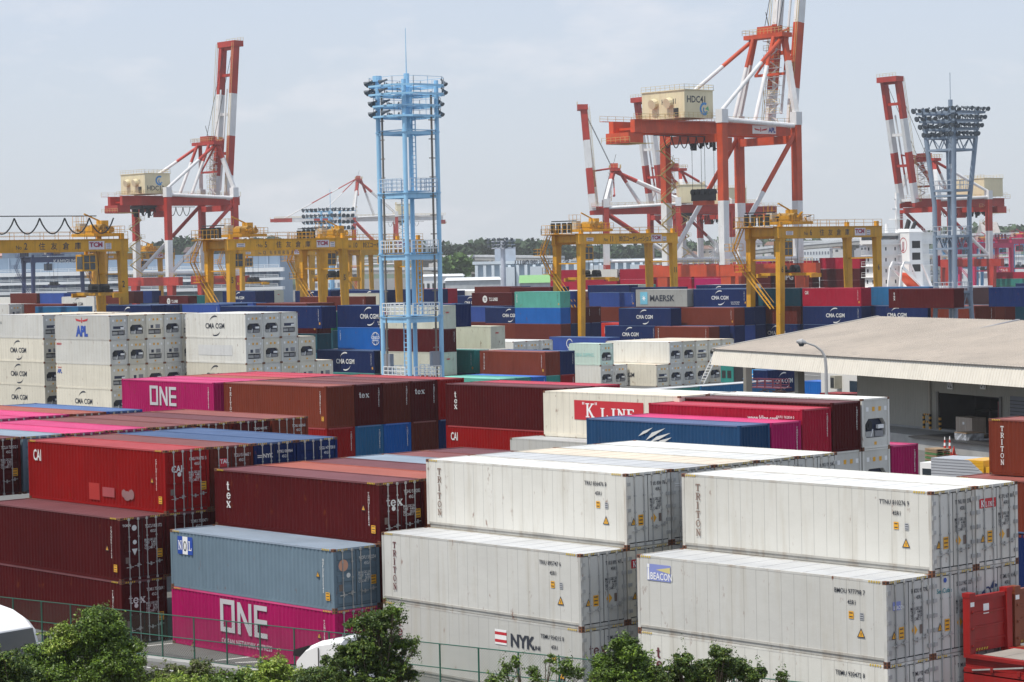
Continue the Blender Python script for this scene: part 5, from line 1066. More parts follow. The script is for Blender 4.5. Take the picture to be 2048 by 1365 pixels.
for uu, s_ in ((1902, '02'), (1968, '04')):
    xx, zz = onwall(uu, 768, WY); q = MB(); q.box(xx-.42, xx+.42, WY-.14, WY-.08, zz-.48, zz+.48); sg = q.build('door_sign', WHT, t); text(sg, s_, 'S', xx, zz-.33, WY-.145, .66, INK, .02, .78, 'CENTER')
dx0, _ = onwall(1827, 870, 1.0); q = MB(); q.box(dx0, L_, .8, WY+.02, 0, 1.0, 0); q.box(dx0-.1, L_, .55, WY+.0, 1.0, 1.14, 1); q.build('loading_dock', [CONC, mat('dock_edge_black', (.03, .03, .032))], t)
q = MB(); q.box(wx0, dx0-.1, 2.5, WY+.02, 0, .95, 0); q.build('ramp', CONC, t)
for uu, yy in ((1593, 1.2), (1490, 10)):
    xx, _ = onwall(uu, 790, yy); q = MB(); q.box(xx-.35, xx+.35, yy, yy+.7, 0, 6.1); q.build('column', mat('column_concrete', (.22, .21, .18), .8, .1, .3), t)
# office block standing beneath the far end of the canopy
def wthing(name, label, cat, x, y, group=None): p = A0+dX*x+dY*y; return thing(name, label, cat, (p.x, p.y, 0), WRZ, group)
xo, _ = onwall(1642, 760, 22); xo2, _ = onwall(1716, 760, 22)
t2 = wthing('office_block', 'small pale ribbed annex seen under the canopy with a wall box', 'building', xo, 22); q = MB(); wd = xo2-xo+6; corr(q, 0, wd, 0, 5.2, 0, .04, .35); q.box(0, wd, .06, 6, 0, 5.2); q.build('wall', mat('pale_cladding', (.66, .65, .62), .5, .04), t2)
xb, zb = onwall(1667, 768, 21.5); q = MB(); q.box(xb-xo, xb-xo+1.0, -.9, 0, zb-.5, zb+.9, 0); q.box(xb-xo+.05, xb-xo+.8, -.92, -.9, zb-.4, zb+.7, 1); q.build('wall_box', [mat('box_beige', (.35, .33, .26)), DARK], t2)
xb, zb = onwall(1700, 784, 22); q = MB(); q.box(xb-xo, xb-xo+1.8, -.05, 0, zb, zb+1.2); q.build('window', GLS, t2)
# things on the loading dock
def crate(x, y, z, w_, d, h, m, label, name='crate', cat='crate', top=None):
    o = wthing(name, label, cat, x, y); q = MB(); q.box(0, w_, 0, d, z+.14, z+h, 0)
    b = q.build('case', m, o); q = MB(); [q.box(k*(w_-.15), k*(w_-.15)+.15, 0, d, z, z+.1) for k in (0, .5, 1)]; q.box(0, w_, 0, d, z+.1, z+.138); q.build('pallet', mat('pallet_wood', (.25, .17, .1), .8, .2), o)
    q = MB(); [q.box(w_*k-.03, w_*k+.03, -.012, -.004, z+.14, z+h) for k in (.25, .6)]; q.build('strap', top or mat('strap_pale', (.5, .47, .4)), o); sticker(b, 'S', w_*.42, z+h*.62, -.014, .3, .22, WHT); return o
cx, cz = onwall(1912, 866, 4); crate(cx, 4, 1.14, 2.55, 1.4, 1.62, mat('wrapped_cardboard', (.36, .28, .22), .35, .15, .4, (.2, .15, .1), spec=.8), 'large film-wrapped wooden crate on the dark loading dock')
cx, _ = onwall(1920, 800, 11); cx2, _ = onwall(1957, 800, 11)
for i, (xx, lb) in enumerate(((cx, 'left cardboard carton high on the rack in the loading door'), ((cx+cx2)/2, 'right cardboard carton high on the rack in the loading door'))):
    o = wthing('carton', lb, 'box', xx, 11, 'cartons on the rack inside'); q = MB(); q.box(0, (cx2-cx)/2-.05, 0, .9, 4.0, 4.75); b = q.build('carton_box', mat('cardboard', (.42, .28, .15), .7, .08), o); sticker(b, 'S', .25, 4.3, -.01, .15, .13, WHT)
o = wthing('storage_rack', 'dark storage rack just inside the open loading door', 'rack', ox0+.2, 10.6); q = MB()
for z in (2.6, 3.9): q.box(0, 4.6, 0, 1.4, z, z+.12)
for x in (0, 2.3, 4.5): q.box(x, x+.12, 0, .12, 1.15, 5.5)
q.build('rack_frame', mat('rack_dark', (.05, .045, .04)), o)
o = wthing('red_bin_stack', 'stack of dark red bins at the right of the loading door', 'bins', ox1-1.3, 7.6); q = MB()
for k in range(3): q.box(0, 1.25, 0, 1.1, 1.15+k*.95, 2.05+k*.95); q.box(-.03, 1.28, -.03, 1.13, 1.98+k*.95, 2.05+k*.95)
q.build('bin', mat('dark_red_bin', (.16, .02, .02), .5, .1), o)
for uu, lb in ((1848, 'yellow and black striped guard frame by the downpipe'), (1880, 'yellow and black striped post pair at the door edge')):
    xx, _ = onwall(uu, 850, 6.2); o = wthing('guard_frame', lb, 'barrier', xx, 6.2, 'striped guards on the dock'); q = MB(); w2 = 1.05 if uu == 1848 else .02
    for x in ((0, w2) if uu == 1848 else (0,)):
        for k in range(6): q.box(x-.09, x+.09, -.09, .09, 1.15+k*.22, 1.37+k*.22, k % 2)
    if uu == 1848:
        for z in (1.7, 2.35):
            for k in range(5): q.box(.09+k*.175, .09+(k+1)*.175, -.07, .07, z, z+.16, k % 2)
    q.build('bars', [YEL, BLACK], o)
# yard clutter in front of the dock
def lev0(u, v): q = lev(u, v, 0); d = q-Vector((A0.x, A0.y, 0)); return d.dot(dX), d.dot(dY)
CONE = mat('cone_red', (.55, .03, .01), .5, .05)
for uu, vv, h, lb in ((1890, 911, 1.55, 'tall red and white traffic cone left of its twin'), (1900, 912, 1.62, 'tall red and white traffic cone beside the silver wrapped load'), (1908, 911, .75, 'small plain red traffic cone beside the tall ones')):
    xx, yy = lev0(uu, vv); o = wthing('traffic_cone', lb, 'cone', xx, yy, 'cones by the wrapped load'); q = MB(); q.box(-.22, .22, -.22, .22, 0, .05, 0)
    nb = 6; [q.tube((0, 0, .05+(h-.05)*k/nb), (0, 0, .05+(h-.05)*(k+1)/nb), .17*(1-k/nb*.8), .17*(1-(k+1)/nb*.8), n=12, mi=(k % 2 if h > 1 else 0), cap=k == nb-1) for k in range(nb)]; q.build('cone_body', [CONE, WHT], o)
SIL = mat('silver_film', (.55, .56, .58), .28, .35, .3, (.25, .25, .26), nscale=2.5, metal=.55, bump=1.)
xx, yy = lev0(1896, 906); o = wthing('wrapped_load', 'silver film wrapped cube load with a wooden lid', 'load', xx+.3, yy+.5); q = MB(); random.seed(5)
g = [[(x, z) for x in (0, .45, .9, 1.3, 1.75)] for z in (.12, .5, .95, 1.4, 1.7)]
for f in range(2):
    for i in range(4):
        for j in range(4):
            P_ = [(g[i][j]), (g[i][j+1]), (g[i+1][j+1]), (g[i+1][j])]; jt = lambda a, b: .05*math.sin(a*9+b*7)
            q.quad(*[((a, jt(a, b), b) if f == 0 else (1.75+jt(a, b), a, b)) for a, b in P_])
q.box(.02, 1.72, .05, 1.75, .1, 1.68); q.build('film', SIL, o); q = MB(); q.box(-.03, 1.8, -.03, 1.8, 1.7, 1.76); q.build('lid', mat('pallet_wood', (.25, .17, .1)), o)
xx, yy = lev0(1944, 906); o = wthing('wrapped_sacks', 'crumpled silver wrapped sacks on a low pallet', 'load', xx, yy+.6); bm = bmesh.new(); bmesh.ops.create_icosphere(bm, subdivisions=3, radius=1)
for v_ in bm.verts: k = 1+.18*math.sin(v_.co.x*7+v_.co.z*5)*math.cos(v_.co.y*6); v_.co = Vector((v_.co.x*1.15*k+1, v_.co.y*.8*k, max(-.3, v_.co.z*.5*k)+.75))
me = bpy.data.meshes.new('film'); bm.to_mesh(me); bm.free(); me.materials.append(SIL); link('film', me, o); q = MB(); q.box(-.1, 2.1, -.7, .7, .1, .16); [q.box(-.1, 2.1, y, y+.1, 0, .1) for y in (-.7, 0, .6)]; q.build('pallet', mat('pallet_wood', (.25, .17, .1)), o)
xx, yy = lev0(1850, 925); o = wthing('pallet_stack', 'stack of green and brown wooden pallets before the dock', 'pallets', xx, yy)
for k in range(7): q = MB(); q.box(0, 1.75, 0, 1.3, k*.17+.1, k*.17+.14); [q.box(0, 1.75, y, y+.1, k*.17, k*.17+.1) for y in (0, .6, 1.2)]; q.build('pallet', mat('pallet_green', (.06, .17, .05), .7) if k % 2 == 0 and k < 6 else mat('pallet_wood', (.25, .17, .1)), o)
# curved street lamp
lp = at(1652, 815, 188); t = thing('street_lamp', 'grey curved-arm street lamp in front of the canopy', 'lamp', (lp.x, lp.y, 0)); q = MB(); sc_ = F_PX/((lp-Vector((0, 0, CAMH))).dot(FW)); lm = lambda u, v: at(u, v, F_PX/sc_)-Vector((lp.x, lp.y, 0))
P_ = [lm(1652, 830), lm(1652, 735), lm(1650, 715), lm(1643, 702), lm(1630, 692), lm(1612, 686)]; P_[0].z = 0; P_[0].x = P_[1].x; P_[0].y = P_[1].y
for k, (a, b_) in enumerate(zip(P_, P_[1:])): q.tube(a, b_, .14-.015*k, .125-.015*k, n=10)
q.build('post', mat('galvanised', (.36, .36, .36), .4, .05), t); q = MB(); e = P_[-1]; f = lm(1593, 683); m_ = (e+f)/2; q.tube(e, m_, .12, .26, n=12, mi=0); q.tube(m_, f, .26, .1, n=12, mi=0); q.tube(m_-Vector((0, 0, .1)), m_-Vector((0, 0, .34)), .26, .16, n=12, mi=1); q.build('lamp_head', [mat('galvanised', (.36, .36, .36)), GLS], t)
# boxes lying across, seen past the canopy
g = 'low boxes behind the canopy'
def cc(u, v, z, **k): q = lev(u, v, z); return q
q_ = lev(1402, 772, 2.62); container(q_.x, q_.y-12.4, 0, 'teal', 'blank', '', 2.591, 12.192, 'C', 'teal container lying crosswise with a pale roof near the white rack', g, R(90), 'greywhite')
container(q_.x, q_.y, 0, 'midblue', 'blank', '', 2.591, 12.192, 'C', 'blue container lying crosswise with a pale roof under the canopy end', g, R(90), 'greywhite')
q_ = lev(1535, 741, 2.9); container(q_.x, q_.y, 0, 'navy', 'blank', '', 2.896, 6.06, 'C', 'short navy container lettered, standing crosswise behind the canopy post', g, R(90))
o = bpy.context.scene.collection.objects[-1]
q2 = thing('x', None, None); bpy.data.objects.remove(q2)
cn = [o for o in COL.objects if o.get('label', '').startswith('short navy')][0]; text(cn, 'CMA CGM', 'S', 3.0, 1.2, -.006, .55, OFFW, .03, .9, 'CENTER'); swooshes(cn, 3.0, 1.5, -.006, 1.05, OFFW)
for o in (cn,): # face with the lettering must look towards +X
    o.rotation_euler = (0, 0, R(90)); 
for i, (u, v, z, col, lb, en) in enumerate(((1606, 762, 2.3, 'blue', 'small bright blue container with doors beside the pale annex', 'door'), (1480, 788, 2.6, 'orange', 'low ochre roofed container before the canopy post', 'blank'), (1518, 789, 2.6, 'rustbrown', 'low rusty container in the row under the canopy', 'blank'), (1553, 790, 2.6, 'green', 'low green container with doors in the row under the canopy', 'blank'), (1640, 786, 2.6, 'red', 'low dark red container left of the annex window', 'blank'))):
    q_ = lev(u, v, z); container(q_.x, q_.y, z-2.591 if z > 2.5 else 0, col, en, '', 2.591 if z > 2.5 else 2.3, 6.06, 'C', lb, g, 0)
q_ = lev(1558, 785, 3.0); o = thing('brush_pile', 'heap of brown sticks lying on the low ochre roofs', 'debris', (q_.x, q_.y, 2.62)); q = MB(); random.seed(3)
for k in range(40): a = Vector((random.gauss(0, 1.2), random.gauss(0, .8), random.uniform(0, .5))); q.bar(a, a+Vector((random.uniform(-1, 1), random.uniform(-1, 1), random.uniform(-.2, .3))), .07)
q.build('sticks', mat('twig_brown', (.08, .04, .025)), o)
q_ = lev(1498, 776, 2.6); o = thing('cage_pallet', 'purplish metal cage frame standing on the low boxes', 'cage', (q_.x, q_.y, 2.63)); q = MB(); [q.rail((0, y, 0), (4.6, y, 0), .95, 1.1, .07, 0, 3) for y in (0, 1.4)]; q.bar((0, 0, .95), (0, 1.4, .95), .07); q.box(-.2, 4.8, -.2, 1.6, -.02, .08); q.build('cage', mat('dull_purple_red', (.16, .03, .05)), o)
q_ = lev(1403, 768, 0); o = thing('inclined_ladder', 'white inclined access ladder beside the white rack', 'ladder', (q_.x, q_.y, 0)); q = MB(); q.ladder((0, 0, 0), (1.0, 2.2, 4.4), .8, .1, .4); q.build('ladder_frame', WHT, o)
q_ = lev(1410, 771, 0); o = thing('generator', 'teal generator cabinet with dark vents before the white rack', 'generator', (q_.x+1, q_.y+2, 0)); q = MB(); q.box(0, 2.3, 0, 2.0, .3, 2.5, 0); q.box(2.3, 4.4, .1, 1.9, .3, 2.4, 1); q.box(.2, .9, -.02, 0, .9, 1.9, 1); q.box(1.2, 1.9, -.02, 0, .9, 1.9, 1); q.box(.1, 2.2, .1, 1.9, 0, .3, 1); q.build('cabinet', [cmat('teal'), DARK], o)
TB = mat('tarp_blue', (.02, .27, .62), .4, .1, bump=.4)
q_ = lev(1442, 775, 0); o = thing('covered_machine', 'low machine under a bright blue cover with white initials', 'machine', (q_.x+1.5, q_.y+2.5, 0)); q = MB(); q.hexa([(0, 0, 1.0), (4.4, 0, 1.0), (4.4, 2.2, 1.0), (0, 2.2, 1.0), (.9, .3, 2.2), (4.2, .3, 2.3), (4.2, 1.9, 2.3), (.9, 1.9, 2.2)]); q.box(.1, 4.3, .02, 2.1, .85, .99); b = q.build('cover', TB, o); text(b, 'TCT', 'S', .9, 1.15, -.03, .55, WHT, .05, 1.1)
q = MB(); q.box(.2, 4.2, .2, 2.0, .35, .85); [q.tube((x, 0, .35), (x, .3, .35), .35, n=12) for x in (.8, 3.6)]; q.build('chassis', DARK, o)
# grey and yellow lorry body at the right
q_ = lev(1862, 916, 3.7); o = thing('box_lorry', 'lorry with a grey ribbed body turning yellow at its rear', 'lorry', (q_.x, q_.y, 0)); q = MB(); Lb = 8.2; n = 14
for k in range(n):
    z0 = 1.1+k*2.6/n; z1 = z0+2.6/n; xs = 3.1+(n-k)*.16*1.6
    q.quad((0, 0, z0), (xs, 0, z0), (xs-.25, 0, z1-.03), (0, 0, z1-.03), 0); q.quad((xs, 0, z0), (Lb-4, 0, z0), (Lb-4, 0, z1-.03), (xs-.25, 0, z1-.03), 1); q.box(.0, xs-.3, -.02, 0, z1-.05, z1-.0, 0)
q.box(0, 2.6, .01, 2.3, 1.1, 3.7, 0); q.box(2.6, Lb-4, .01, 2.3, 1.1, 3.7, 1); b = q.build('cargo_body', [mat('lorry_grey', (.40, .42, .45), .4, .05), mat('lorry_yellow', (.68, .36, .02), .4, .05)], o)
put(b, poly_mesh('oval', [circ(0, 0, .3, 16, sy=.6)]), 'S', 3.75, 2.5, -.03, mat('oval_red', (.45, .02, .06)), name='emblem'); text(b, 'NEX', 'S', 3.75, 2.42, -.035, .17, WHT, .03, 1.2, 'CENTER')
q = MB(); q.box(Lb-3.9, Lb-2.2, .1, 2.2, .6, 3.3); q.build('cab', mat('lorry_yellow', (.68, .36, .02)), o); q = MB(); q.box(0, Lb-2.6, .5, 1.8, .7, 1.05); q.build('chassis', DARK, o)
for x in (.9, 1.9, 5.0): q = MB(); q.tube((x, .05, .5), (x, .35, .5), .5, n=16); q.build('wheel', BLACK, o)
q_ = lev(1840, 925, 2.9); o = thing('small_lorry', 'white lorry cab glimpsed between the magenta box and grey lorry', 'lorry', (q_.x, q_.y, 0)); q = MB(); q.box(0, 2.0, 0, 2.0, .5, 2.9, 0); q.box(.2, 1.8, -.02, 0, 1.7, 2.5, 1); q.build('cab', [WHT, GLS], o); q = MB(); q.tube((.5, -.05, .45), (.5, .3, .45), .45, n=14); q.tube((1.6, -.05, .45), (1.6, .3, .45), .45, n=14); q.build('wheel', BLACK, o)
# ---------------------------------------------------------------- painted lines on the yard between the blocks
for i, (a, b_) in enumerate((((1150, 766), (1330, 786)), ((1160, 776), (1290, 790)), ((1500, 742), (1640, 752)), ((1500, 768), (1560, 772)))):
    p, r = lev(*a, 0), lev(*b_, 0); d = (r-p).normalized(); n_ = Vector((-d.y, d.x, 0))*.12; q = MB(); q.poly([p-n_+Vector((0, 0, .004)), r-n_+Vector((0, 0, .004)), r+n_+Vector((0, 0, .004)), p+n_+Vector((0, 0, .004))]); o = q.build('road_marking', LINE); o['kind'] = 'structure'
# ---------------------------------------------------------------- distant terminal, ship and town
HEAD = math.atan2(RT.y, RT.x)
def bthing(name, label, cat, u, D, group=None, turn=0): p = at(u, 540, D); return thing(name, label, cat, (p.x, p.y, 0), HEAD+R(turn), group)
def ph(v, u, D): return at(u, v, D).z
def building(u0, u1, vt, D, depth, m, label, name='building', cat='building', group=None, rows=0, cols=0, roof=None, wm=None, pitched=0, turn=0, vb=None):
    t = bthing(name, label, cat, u0, D, group, turn); w_ = (u1-u0)*D/F_PX; h = ph(vt, (u0+u1)/2, D); q = MB(); q.box(0, w_, 0, depth, 0, h); q.build('wall', m, t)
    q = MB()
    if pitched: q.hexa([(-.5, -.5, h), (w_+.5, -.5, h), (w_+.5, depth+.5, h), (-.5, depth+.5, h), (-.4+w_*.02, depth*.45, h+pitched), (w_*.98, depth*.45, h+pitched), (w_*.98, depth*.55, h+pitched), (w_*.02, depth*.55, h+pitched)])
    else: q.box(-.4, w_+.4, -.4, depth+.4, h, h+.7)
    q.build('roof', roof or m, t); z0 = 3
    for r in range(rows):
        for c_ in range(cols):
            ww = w_/cols; hh = (h-4)/rows; q = MB(); q.box(c_*ww+ww*.25, c_*ww+ww*.75, -.12, -.02, 3+r*hh+hh*.3, 3+r*hh+hh*.75); q.build('window', wm or GLS, t)
    return t
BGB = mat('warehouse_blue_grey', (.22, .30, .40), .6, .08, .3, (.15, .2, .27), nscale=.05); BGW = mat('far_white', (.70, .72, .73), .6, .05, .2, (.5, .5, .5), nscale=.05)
# long grey-blue warehouse, left, with white canopies
D = 1050; t = bthing('long_warehouse', 'very long blue-grey multi-storey warehouse with white canopy lines at left', 'warehouse', -80, D, turn=0); w_ = (560+80)*D/F_PX; zz = lambda v: CAMH+(536-v)*D/F_PX
q = MB(); q.box(0, w_, 0, 60, 0, zz(512)); q.build('wall', BGB, t)
for v0, v1, o_ in ((541, 549, 6), (561, 566, 9), (579, 585, 12)): q = MB(); q.box(-2, w_+2, -o_, .0, zz(v1), zz(v0)); q.rail((0, -o_, zz(v0)), (w_, -o_, zz(v0)), 1.2, 6, .2); q.build('canopy', BGW, t)
for k in range(26):
    x = k*w_/26+2
    for v in (558, 576): q = MB(); q.box(x, x+2.6, -.3, 0, zz(v), zz(v)+2.6); q.build('door', mat('door_dark_blue', (.10, .15, .24)), t)
    if k % 3 == 0: q = MB(); q.box(x+3, x+3.5, -.4, 0, 0, zz(512)); q.build('pilaster', mat('pilaster', (.30, .38, .48)), t)
for (u0, u1, v) in ((0, 60, 506), (95, 150, 503), (170, 330, 526), (350, 420, 524), (460, 560, 521)): q = MB(); x0 = (u0+80)*D/F_PX; x1 = (u1+80)*D/F_PX; q.box(x0, x1, 5, 40, zz(512)+.01, zz(v-6)); q.build('roof_structure', BGW if v > 520 else mat('roof_slate', (.16, .2, .25)), t)
building(-10, 22, 512, 1300, 20, mat('pink_wall', (.45, .25, .2)), 'pinkish gabled building at the far left edge', pitched=4, rows=2, cols=3)
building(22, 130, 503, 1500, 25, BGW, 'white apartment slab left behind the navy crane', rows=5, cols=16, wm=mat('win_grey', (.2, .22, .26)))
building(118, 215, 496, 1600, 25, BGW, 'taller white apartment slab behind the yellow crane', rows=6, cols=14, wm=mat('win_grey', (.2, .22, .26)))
building(368, 402, 505, 1300, 30, mat('dark_brown_wall', (.10, .06, .05)), 'dark brown hall on the wooded hill', pitched=3)
# highway viaduct
def viaduct(pts, label, dz=1.6, wd=14, m=None):
    P_ = [at(u, v, D) for u, v, D in pts]; t = thing('viaduct', label, 'viaduct', (P_[0].x, P_[0].y, 0)); o = Vector((P_[0].x, P_[0].y, 0)); q = MB(); r = MB()
    for a, b_ in zip(P_, P_[1:]):
        q.bar(a-o, b_-o, wd, 1.8); r.bar(a-o+Vector((0, 0, 1.6)), b_-o+Vector((0, 0, 1.6)), wd+.6, 1.2)
    q.build('deck', CONC, t); r.build('parapet', mat('parapet_pale', (.52, .54, .56)), t)
    for a, b_ in zip(P_, P_[1:]):
        n = max(1, int((b_-a).length/45))
        for k in range(n): p = a+(b_-a)*k/n-o; q = MB(); q.box(p.x-1.5, p.x+1.5, p.y-1.5, p.y+1.5, 0, p.z-.9); q.box(p.x-5, p.x+5, p.y-1.4, p.y+1.4, p.z-2.5, p.z-.95); q.build('pier', CONC, t)
viaduct([(700, 524, 1500), (850, 519, 1450), (960, 518, 1420), (1120, 520, 1400)], 'pale elevated motorway deck behind the blue light tower')
viaduct([(700, 545, 1250), (960, 544, 1220), (1010, 546, 1210)], 'lower dark motorway deck left of the ribbed warehouse')
viaduct([(1450, 512, 1300), (1560, 500, 1280), (1700, 488, 1260), (1850, 478, 1240), (2080, 473, 1220)], 'motorway rising to the right behind the white ship')
# ribbed white warehouse in the centre
D = 1000; t = bthing('ribbed_warehouse', 'white ribbed cold store warehouse with a grey block on its roof', 'warehouse', 950, D); w_ = 560*D/F_PX; zc = lambda v: CAMH+(520-v)*D/F_PX
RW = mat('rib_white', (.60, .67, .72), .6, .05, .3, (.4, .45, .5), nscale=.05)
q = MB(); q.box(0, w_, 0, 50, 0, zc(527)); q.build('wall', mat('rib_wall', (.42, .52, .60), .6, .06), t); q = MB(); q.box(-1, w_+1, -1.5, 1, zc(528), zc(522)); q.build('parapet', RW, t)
for k in range(34): x = k*w_/34; q = MB(); q.hexa([(x, -2.6, 0), (x+1.2, -2.6, 0), (x+1.2, 0, 0), (x, 0, 0), (x, -1.4, zc(530)), (x+1.2, -1.4, zc(530)), (x+1.2, 0, zc(530)), (x, 0, zc(530))]); q.build('rib', RW, t)
for u in (1000, 1060, 1180, 1260): x = (u-950)*D/F_PX; q = MB(); q.box(x, x+6, -3.2, 0, 0, zc(534)); q.box(x+1, x+5, -3.3, -3.2, 2, 8, 0); q.build('stair_block', RW, t)
q = MB(); q.box((990-950)*D/F_PX, (1032-950)*D/F_PX, 4, 18, zc(527), zc(494)); q.build('roof_block', mat('block_grey', (.42, .47, .54)), t)
text(t, '川崎物流センター', 'S', 16, zc(529), -1.55, 1.5, INK, .02, 1.6)
GREENR = mat('green_roof', (.20, .42, .14), .5, .05)
building(1040, 1115, 566, 850, 40, mat('shed_wall', (.45, .48, .5)), 'low shed with a bright green pitched roof', name='shed', cat='shed', pitched=2.6, roof=GREENR)
building(840, 925, 553, 980, 30, BGW, 'low white roofed shed beside the blue tower', name='shed', cat='shed', rows=1, cols=8, pitched=.8)
building(890, 1000, 561, 900, 30, mat('shed_wall', (.45, .48, .5)), 'long low pale shed before the ribbed warehouse', name='shed', cat='shed', pitched=1, roof=BGW)
building(1360, 1450, 519, 1100, 30, mat('shed_blue', (.12, .32, .48)), 'blue shed behind the tall orange-red crane', name='shed', cat='shed', rows=1, cols=6)
building(1455, 1560, 521, 1150, 30, mat('shed_blue2', (.2, .38, .5)), 'pale blue shed left of the ship', name='shed', cat='shed', rows=1, cols=6)
building(1855, 1985, 500, 1150, 30, mat('shed_grey_blue', (.38, .48, .56)), 'grey-blue hall behind the magenta cranes', name='hall', cat='hall', rows=1, cols=8)
building(1880, 2080, 516, 1100, 30, BGW, 'long pale hall behind the magenta cranes at the right edge', name='hall', cat='hall', rows=2, cols=12, wm=mat('win_grey', (.2, .22, .26)))
building(1968, 2002, 470, 1700, 25, mat('tiled_grey', (.36, .33, .31)), 'grey pyramid-roofed hall on the skyline at right', name='hall', cat='hall', pitched=9)
# container ship
SHX, SHY = -366., 432.
t = thing('container_ship', 'container ship with a white bridge tower and funnel behind the yellow crane', 'ship', (SHX, SHY, 0)); q = MB()
q.hexa([(-330, 3, 0), (36, 3, 0), (36, 27, 0), (-330, 13, 0), (-345, 0, 9.2), (40, 0, 9.2), (40, 30, 9.2), (-345, 15, 9.2)], 0); q.box(-300, 39, .2, 29.8, 9.2, 9.6, 1); q.build('hull', [mat('hull_dark', (.10, .02, .02), .5, .1), WHT], t)
q = MB()
for k, z in enumerate((9.6, 12.3, 15.0, 17.7)):
    q.box(0, 8, 1+k*.3, 29-k*.3, z, z+2.5, 0); q.box(-1.2, 9.6, .2, 29.8, z+2.5, z+2.7, 0); q.rail((9.5, .3, z+2.7), (9.5, 29.6, z+2.7), 1.1, 2, .07, 0)
    q.rail((-1, .3, z+2.7), (9.5, .3, z+2.7), 1.1, 2, .07, 0)
    for yy in (4, 9, 14, 19): q.box(8, 8.05, yy, yy+.7, z+1, z+1.9, 1)
    for xx in (1, 4, 6): q.box(xx, xx+.7, 1+k*.3-.05, 1+k*.3, z+1, z+1.9, 1)
q.box(0, 8, -1.5, 31.5, 20.4, 22.9, 0); q.box(7.98, 8.03, .5, 18, 21.4, 22.4, 1); q.box(1, 7.5, -1.55, -1.5, 21.4, 22.4, 1); q.box(-.6, 9, -2, 32, 22.9, 23.1, 0); q.rail((9, -2, 23.1), (9, 32, 23.1), 1.1, 2, .07, 0)
q.build('superstructure', [WHT, GLS], t)
q = MB(); q.box(7.5, 14, 11, 18, 9.6, 23.2, 0); q.hexa([(7.3, 10.8, 23.2), (14.2, 10.8, 23.2), (14.2, 18.2, 23.2), (7.3, 18.2, 23.2), (7.9, 11.3, 24), (13.4, 11.3, 24), (13.4, 17.8, 24), (7.9, 17.8, 24)], 0)
q.tube((9.5, 14, 23.6), (9.5, 15.5, 26), .9, n=10, mi=1); q.tube((11.5, 15, 23.6), (11.5, 17, 25.6), .7, n=10, mi=1)
for k in range(3): q.box(14.0, 14.04, 12.4, 16.8, 19.2-k*2.9, 21-k*2.9, 1)
f = q.build('funnel', [WHT, BLACK], t); put(f, poly_mesh('ring_mark', ring(0, 0, 1.9, .18, 24)), 'S', 10.8, 20.0, 10.96, REDP, name='emblem'); text(f, 'JJ', 'S', 10.8, 19.1, 10.95, 1.8, mat('sign_red', (.35, .02, .06)), .03, .9, 'CENTER')
q = MB(); q.bar((5, 14, 23), (5, 14, 33), .9, 1.6); q.bar((5, 11, 29), (5, 17, 29), .4); q.bar((5, 12, 31.5), (5, 16, 31.5), .3); q.box(3, 7, 11.5, 16.5, 26.4, 26.6); q.rail((7, 11.5, 26.6), (7, 16.5, 26.6), 1.1, 1, .07); q.tube((5, 8, 23), (5, 8, 25.4), .7, .6, n=10); q.build('mast', WHT, t); t.scale = (.56, .66, .93)
o = thing('lifeboat', 'orange lifeboat on its slanted launching frame at the ship stern', 'lifeboat', (SHX+9.5, SHY+4.5, -2.2)); o.scale = (.85, .85, .95); bm = bmesh.new(); bmesh.ops.create_icosphere(bm, subdivisions=3, radius=1)
for v_ in bm.verts: v_.co = Vector((v_.co.x*1.5, v_.co.y*4.6, v_.co.z*1.5*(1 if v_.co.z > 0 else .8)+.3*(abs(v_.co.y) < .5 and v_.co.z > .5)))
me = bpy.data.meshes.new('boat_hull'); bm.to_mesh(me); bm.free(); me.materials.append(mat('lifeboat_orange', (.62, .07, .015), .4, .05)); link('boat_hull', me, o, (0, 1, 12.8), None, (R(-28), 0, 0))
q = MB()
for x in (-2, 2): q.bar((x, -5, 16.8), (x, 8, 9.2), .6); q.bar((x, -5, 16.8), (x, -6.5, 9.4), .45); q.bar((x, -4, 17.8), (x, -5, 16.2), .45); q.bar((x, -4, 17.8), (x, 3.5, 17.4), .45); q.bar((x, 3.5, 17.4), (x, 8, 11), .45)
q.build('launch_frame', WHT, o)
g = 'containers on the ship deck'
random.seed(11); pal = ['crimson', 'crimson', 'maroon', 'crimson', 'brown', 'maroon', 'royal', 'white']
for r in range(12):   # bay forward of the bridge: ends across the beam
    for ti in range(3):
        col = ('crimson', 'maroon', 'crimson')[r % 3] if ti == 2 else ('white' if r > 3 else 'maroon'); col = 'slate' if (r, ti) == (8, 2) else 'white' if (r, ti) in ((7, 2), (10, 2)) else col
        container(SHX-13.4, SHY+.3+r*2.46, 8.2+ti*2.62, col, 'unit0' if col == 'white' else 'blank', '', 2.591, 12.192, 'C', f"{CNAME[col]} container end, {ORD[r] if r < 10 else ('eleventh', 'last')[r-10]} across the ship, {('bottom', 'middle', 'top')[ti]} tier before the bridge", g)
for b_i in range(7):
    for ti in range(3):
        col = ('crimson', 'crimson', 'maroon', 'magenta', 'crimson', 'crimson', 'crimson')[(b_i+ti) % 7] if ti else 'maroon'
        if b_i == 5 and ti == 2: col = 'white'
        if b_i in (0,) : col = ('maroon', 'maroon', 'crimson')[ti]
        container(SHX-28-b_i*13.2, SHY+.3, 7.6+ti*2.62-(1.3 if b_i > 1 else 0), col, 'blank' if col != 'white' else 'unit1', '', 2.591, 12.192, 'C', f"{CNAME[col]} container side, {ORD[b_i]} bay from the bridge, {('bottom', 'middle', 'top')[ti]} tier on deck", g)
o = [x for x in COL.objects if x.get('label', '') == 'maroon container side, front bay from the bridge, middle tier on deck'][0]; text(o, 'SIPG', 'S', 2.5, .8, -.01, 1.3, OFFW, .05, 1.1)
